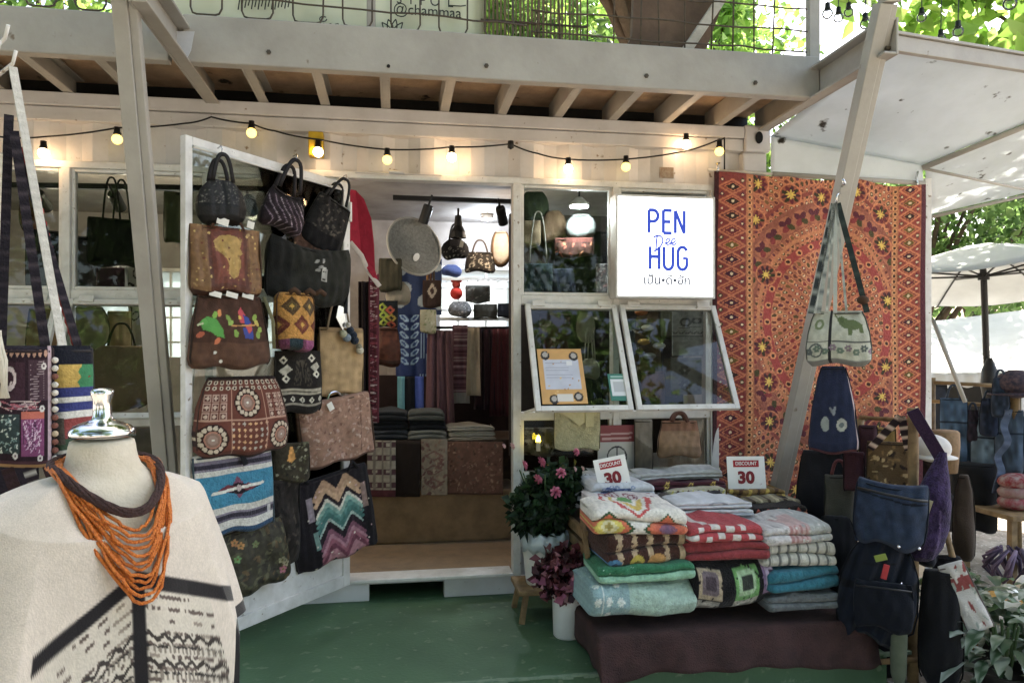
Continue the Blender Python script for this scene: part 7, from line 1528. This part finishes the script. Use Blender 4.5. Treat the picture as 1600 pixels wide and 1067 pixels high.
# ================================================================== plants at the lower right
def leafy(name, label, px, py, d, n, L, cols, seed, h=.3, spread=.25, pot=True):
    p = atd(px, py, d); t = thing(name, label, 'plant', (p.x, p.y, -.16)); rg = random.Random(seed); V = []; Fq = []; C = []
    z0 = .0
    if pot: mb = MB(); mb.lathe([(.001, 0), (.09, 0), (.12, .14), (.125, .15), (.115, .152), (.10, .13), (.001, .12)], 20); mb.build('pot', mat('black_pot', '#1f1d1b', '#2f2b27', rough=.6), t, smooth=True); z0 = .12
    for i in range(n):
        a = rg.uniform(0, 6.283); l = L * rg.uniform(.6, 1.25); w = l * rg.uniform(.34, .46); o_ = Vector((math.cos(a) * spread * rg.random() * .5, math.sin(a) * spread * rg.random() * .5, z0 + h * rg.random())); up = rg.uniform(.05, .9)
        dirv = Vector((math.cos(a), math.sin(a), up)).normalized(); sdv = dirv.cross(UP).normalized(); col = lin(rg.choice(cols)); col2 = lin(rg.choice(cols)); b0_ = len(V)
        for k in range(6):
            t_ = k / 5; cpos = o_ + dirv * (l * t_) - UP * (l * .55 * t_ * t_); ww = w * math.sin(math.pi * (t_ * .92 + .06)) / 2; nn = UP * (.25 * ww)
            for s in (-1, 0, 1): V.append(tuple(cpos + sdv * (s * ww) + (nn if s else Vector((0, 0, 0))))); C.append(col if s == 0 or k % 2 else col2)
        for k in range(5):
            for j in range(2): i0 = b0_ + k * 3 + j; Fq.append((i0, i0 + 1, i0 + 4, i0 + 3))
    npmesh('foliage', V, Fq, mat('garden_leaf', vc=True, rough=.4, transl=.25, scale=14, amt=.4), t, np.array(C), True)
    for k in range(6): mb = MB(); a = k * 1.05; mb.tube([(0, 0, .02), (.05 * math.cos(a), .05 * math.sin(a), z0 + h * .7)], .006, 6); mb.build('stem', mat('green_stem'), t, smooth=True)
    return t
leafy('variegated_plant', 'variegated plant with pale patched leaves at the lower right corner', 1570, 1010, 3.1, 120, .15, ['#8f9c8a', '#aab3a4', '#3f5c3c', '#5d7458', '#c0c6ba', '#2c4a2c'], 3, .32, .45)
leafy('variegated_plant', 'smaller variegated plant behind the corner plant', 1540, 960, 3.6, 80, .13, ['#7d8f78', '#3a5736', '#a4ad9c', '#2c4a2c'], 4, .22, .4)
leafy('green_plant', 'dark green leafy plant beside the bamboo stand', 1500, 935, 3.7, 60, .13, ['#2c5228', '#23431f', '#3d6a34'], 5, .28, .3)
leafy('green_plant', 'low green plant at the bottom right edge of the picture', 1612, 1000, 3.3, 60, .15, ['#2c5228', '#3d6a34', '#5d7d54'], 8, .3, .3)

# ================================================================== trees
def tree(name, label, x, y, trunk_h, crown, n, L, cols, seed, tr=.16, clumps=26, off=(0, 0)):
    t = thing(name, label, 'tree', (x, y, -.16), group='trees round the yard'); rg = np.random.default_rng(seed); rp_ = random.Random(seed)
    mb = MB(); mb.tube([(0, 0, 0), (.06, .03, trunk_h * .4), (-.05, .05, trunk_h * .8), (off[0] * .5, off[1] * .5, trunk_h + crown[2] * .4)], [tr, tr * .8, tr * .62, tr * .3], 12); mb.build('trunk', mat('bark', '#5d5043', '#3c332a', rough=.95, scale=14, bump=.6, bscale=25), t, smooth=True)
    cc = Vector((off[0], off[1], trunk_h + crown[2])); P = []; mb = MB()
    for k in range(clumps):
        u = rg.normal(size=3); u /= np.linalg.norm(u); r_ = rg.random() ** .45; c_ = np.array(cc) + u * r_ * np.array(crown); s_ = np.array(crown) * rg.uniform(.2, .36)
        m_ = int(n / clumps * rg.uniform(.6, 1.5)); v = rg.normal(size=(m_, 3)); v /= np.linalg.norm(v, axis=1)[:, None]; P.append(c_ + v * (rg.random((m_, 1)) ** .5) * s_)
        if k % 2 == 0: q = Vector(c_); mb.tube([(0, 0, trunk_h * .75 + .1 * k * .1), Vector((0, 0, trunk_h)).lerp(q, .5) + Vector((0, 0, .2)), q], [tr * .3, tr * .18, tr * .06], 7)
    mb.build('limb', mat('bark'), t, smooth=True)['kind'] = 'stuff'
    leafmesh('crown', np.concatenate(P), L, mat('tree_leaf', vc=True, rough=.45, transl=.55, scale=2, amt=.3), t, seed=seed, asp=.55, cols=cols); return t
GR = ['#8db83e', '#9cc64a', '#74a034', '#b5d462', '#80ac3c']; GD = ['#5a7f38', '#6a9042', '#4a6c30', '#7a9c4c']
tree('shade_tree', 'sunlit tree with large bright leaves above the side awning', 6.5, 1.2, 2.9, (2.8, 1.9, 2.0), 9000, .22, GR, 31, .16, 34)
tree('shade_tree', 'tree rising behind the middle of the upper deck', 1.6, 6.0, 2.6, (3.0, 2.2, 2.6), 12000, .16, GR + GD, 32, .2, 40)
tree('shade_tree', 'dark tree behind the white parasol', 8.4, 7.0, 1.4, (3.4, 2.4, 2.4), 12000, .16, GD, 33, .2, 40)
tree('shade_tree', 'tree behind the left end of the upper deck', -3.6, 5.2, 2.6, (3.0, 2.2, 2.6), 9000, .17, GR + GD, 34, .2, 34)
tree('shade_tree', 'wide tree far behind the market canopy', 14.0, 12.0, 1.5, (4.5, 3.0, 3.2), 9000, .24, GD, 35, .22, 34)
tree('shade_tree', 'unseen tall tree added high above the shop roof to shade the front', 2.6, 3.4, 5.6, (3.9, 2.7, 1.2), 18000, .24, GR + GD, 36, .22, 60, (-.9, -2.3))  # out of view; crown placed to keep the sun off the shop front
tree('shade_tree', 'tree standing behind the viewer and mirrored in the window glass', -2.6, -10.0, .7, (4.2, 2.8, 3.6), 11000, .24, GD, 37, .22, 36)
tree('shade_tree', 'second tree behind the viewer shading the yard', 3.8, -9.6, .9, (4.2, 2.8, 3.6), 11000, .24, GD, 38, .22, 36)
tree('shade_tree', 'tree beyond the left end of the shop', -8.2, -.5, 2.2, (3.0, 3.2, 2.8), 8000, .22, GD, 39, .2, 34)
tree('shade_tree', 'unseen tall tree arching high over the viewer to block reflected sky', 1.4, -9.4, 6.0, (6.6, 3.0, 1.6), 14000, .27, GD, 40, .24, 80, (-2.4, 3.4))  # unseen; crown widened to keep bright sky out of the glass
tree('shade_tree', 'unseen dense tree added left behind the viewer to block reflected sky', -7.5, -6.5, .6, (3.4, 3.2, 3.4), 11000, .24, GD, 41, .22, 40)  # added out of view to hide sky mirrored in the left windows
tree('shade_tree', 'light green tree behind the right end of the upper deck', 4.3, 7.2, 2.6, (2.2, 1.8, 2.6), 9000, .18, GR, 42, .18, 36)
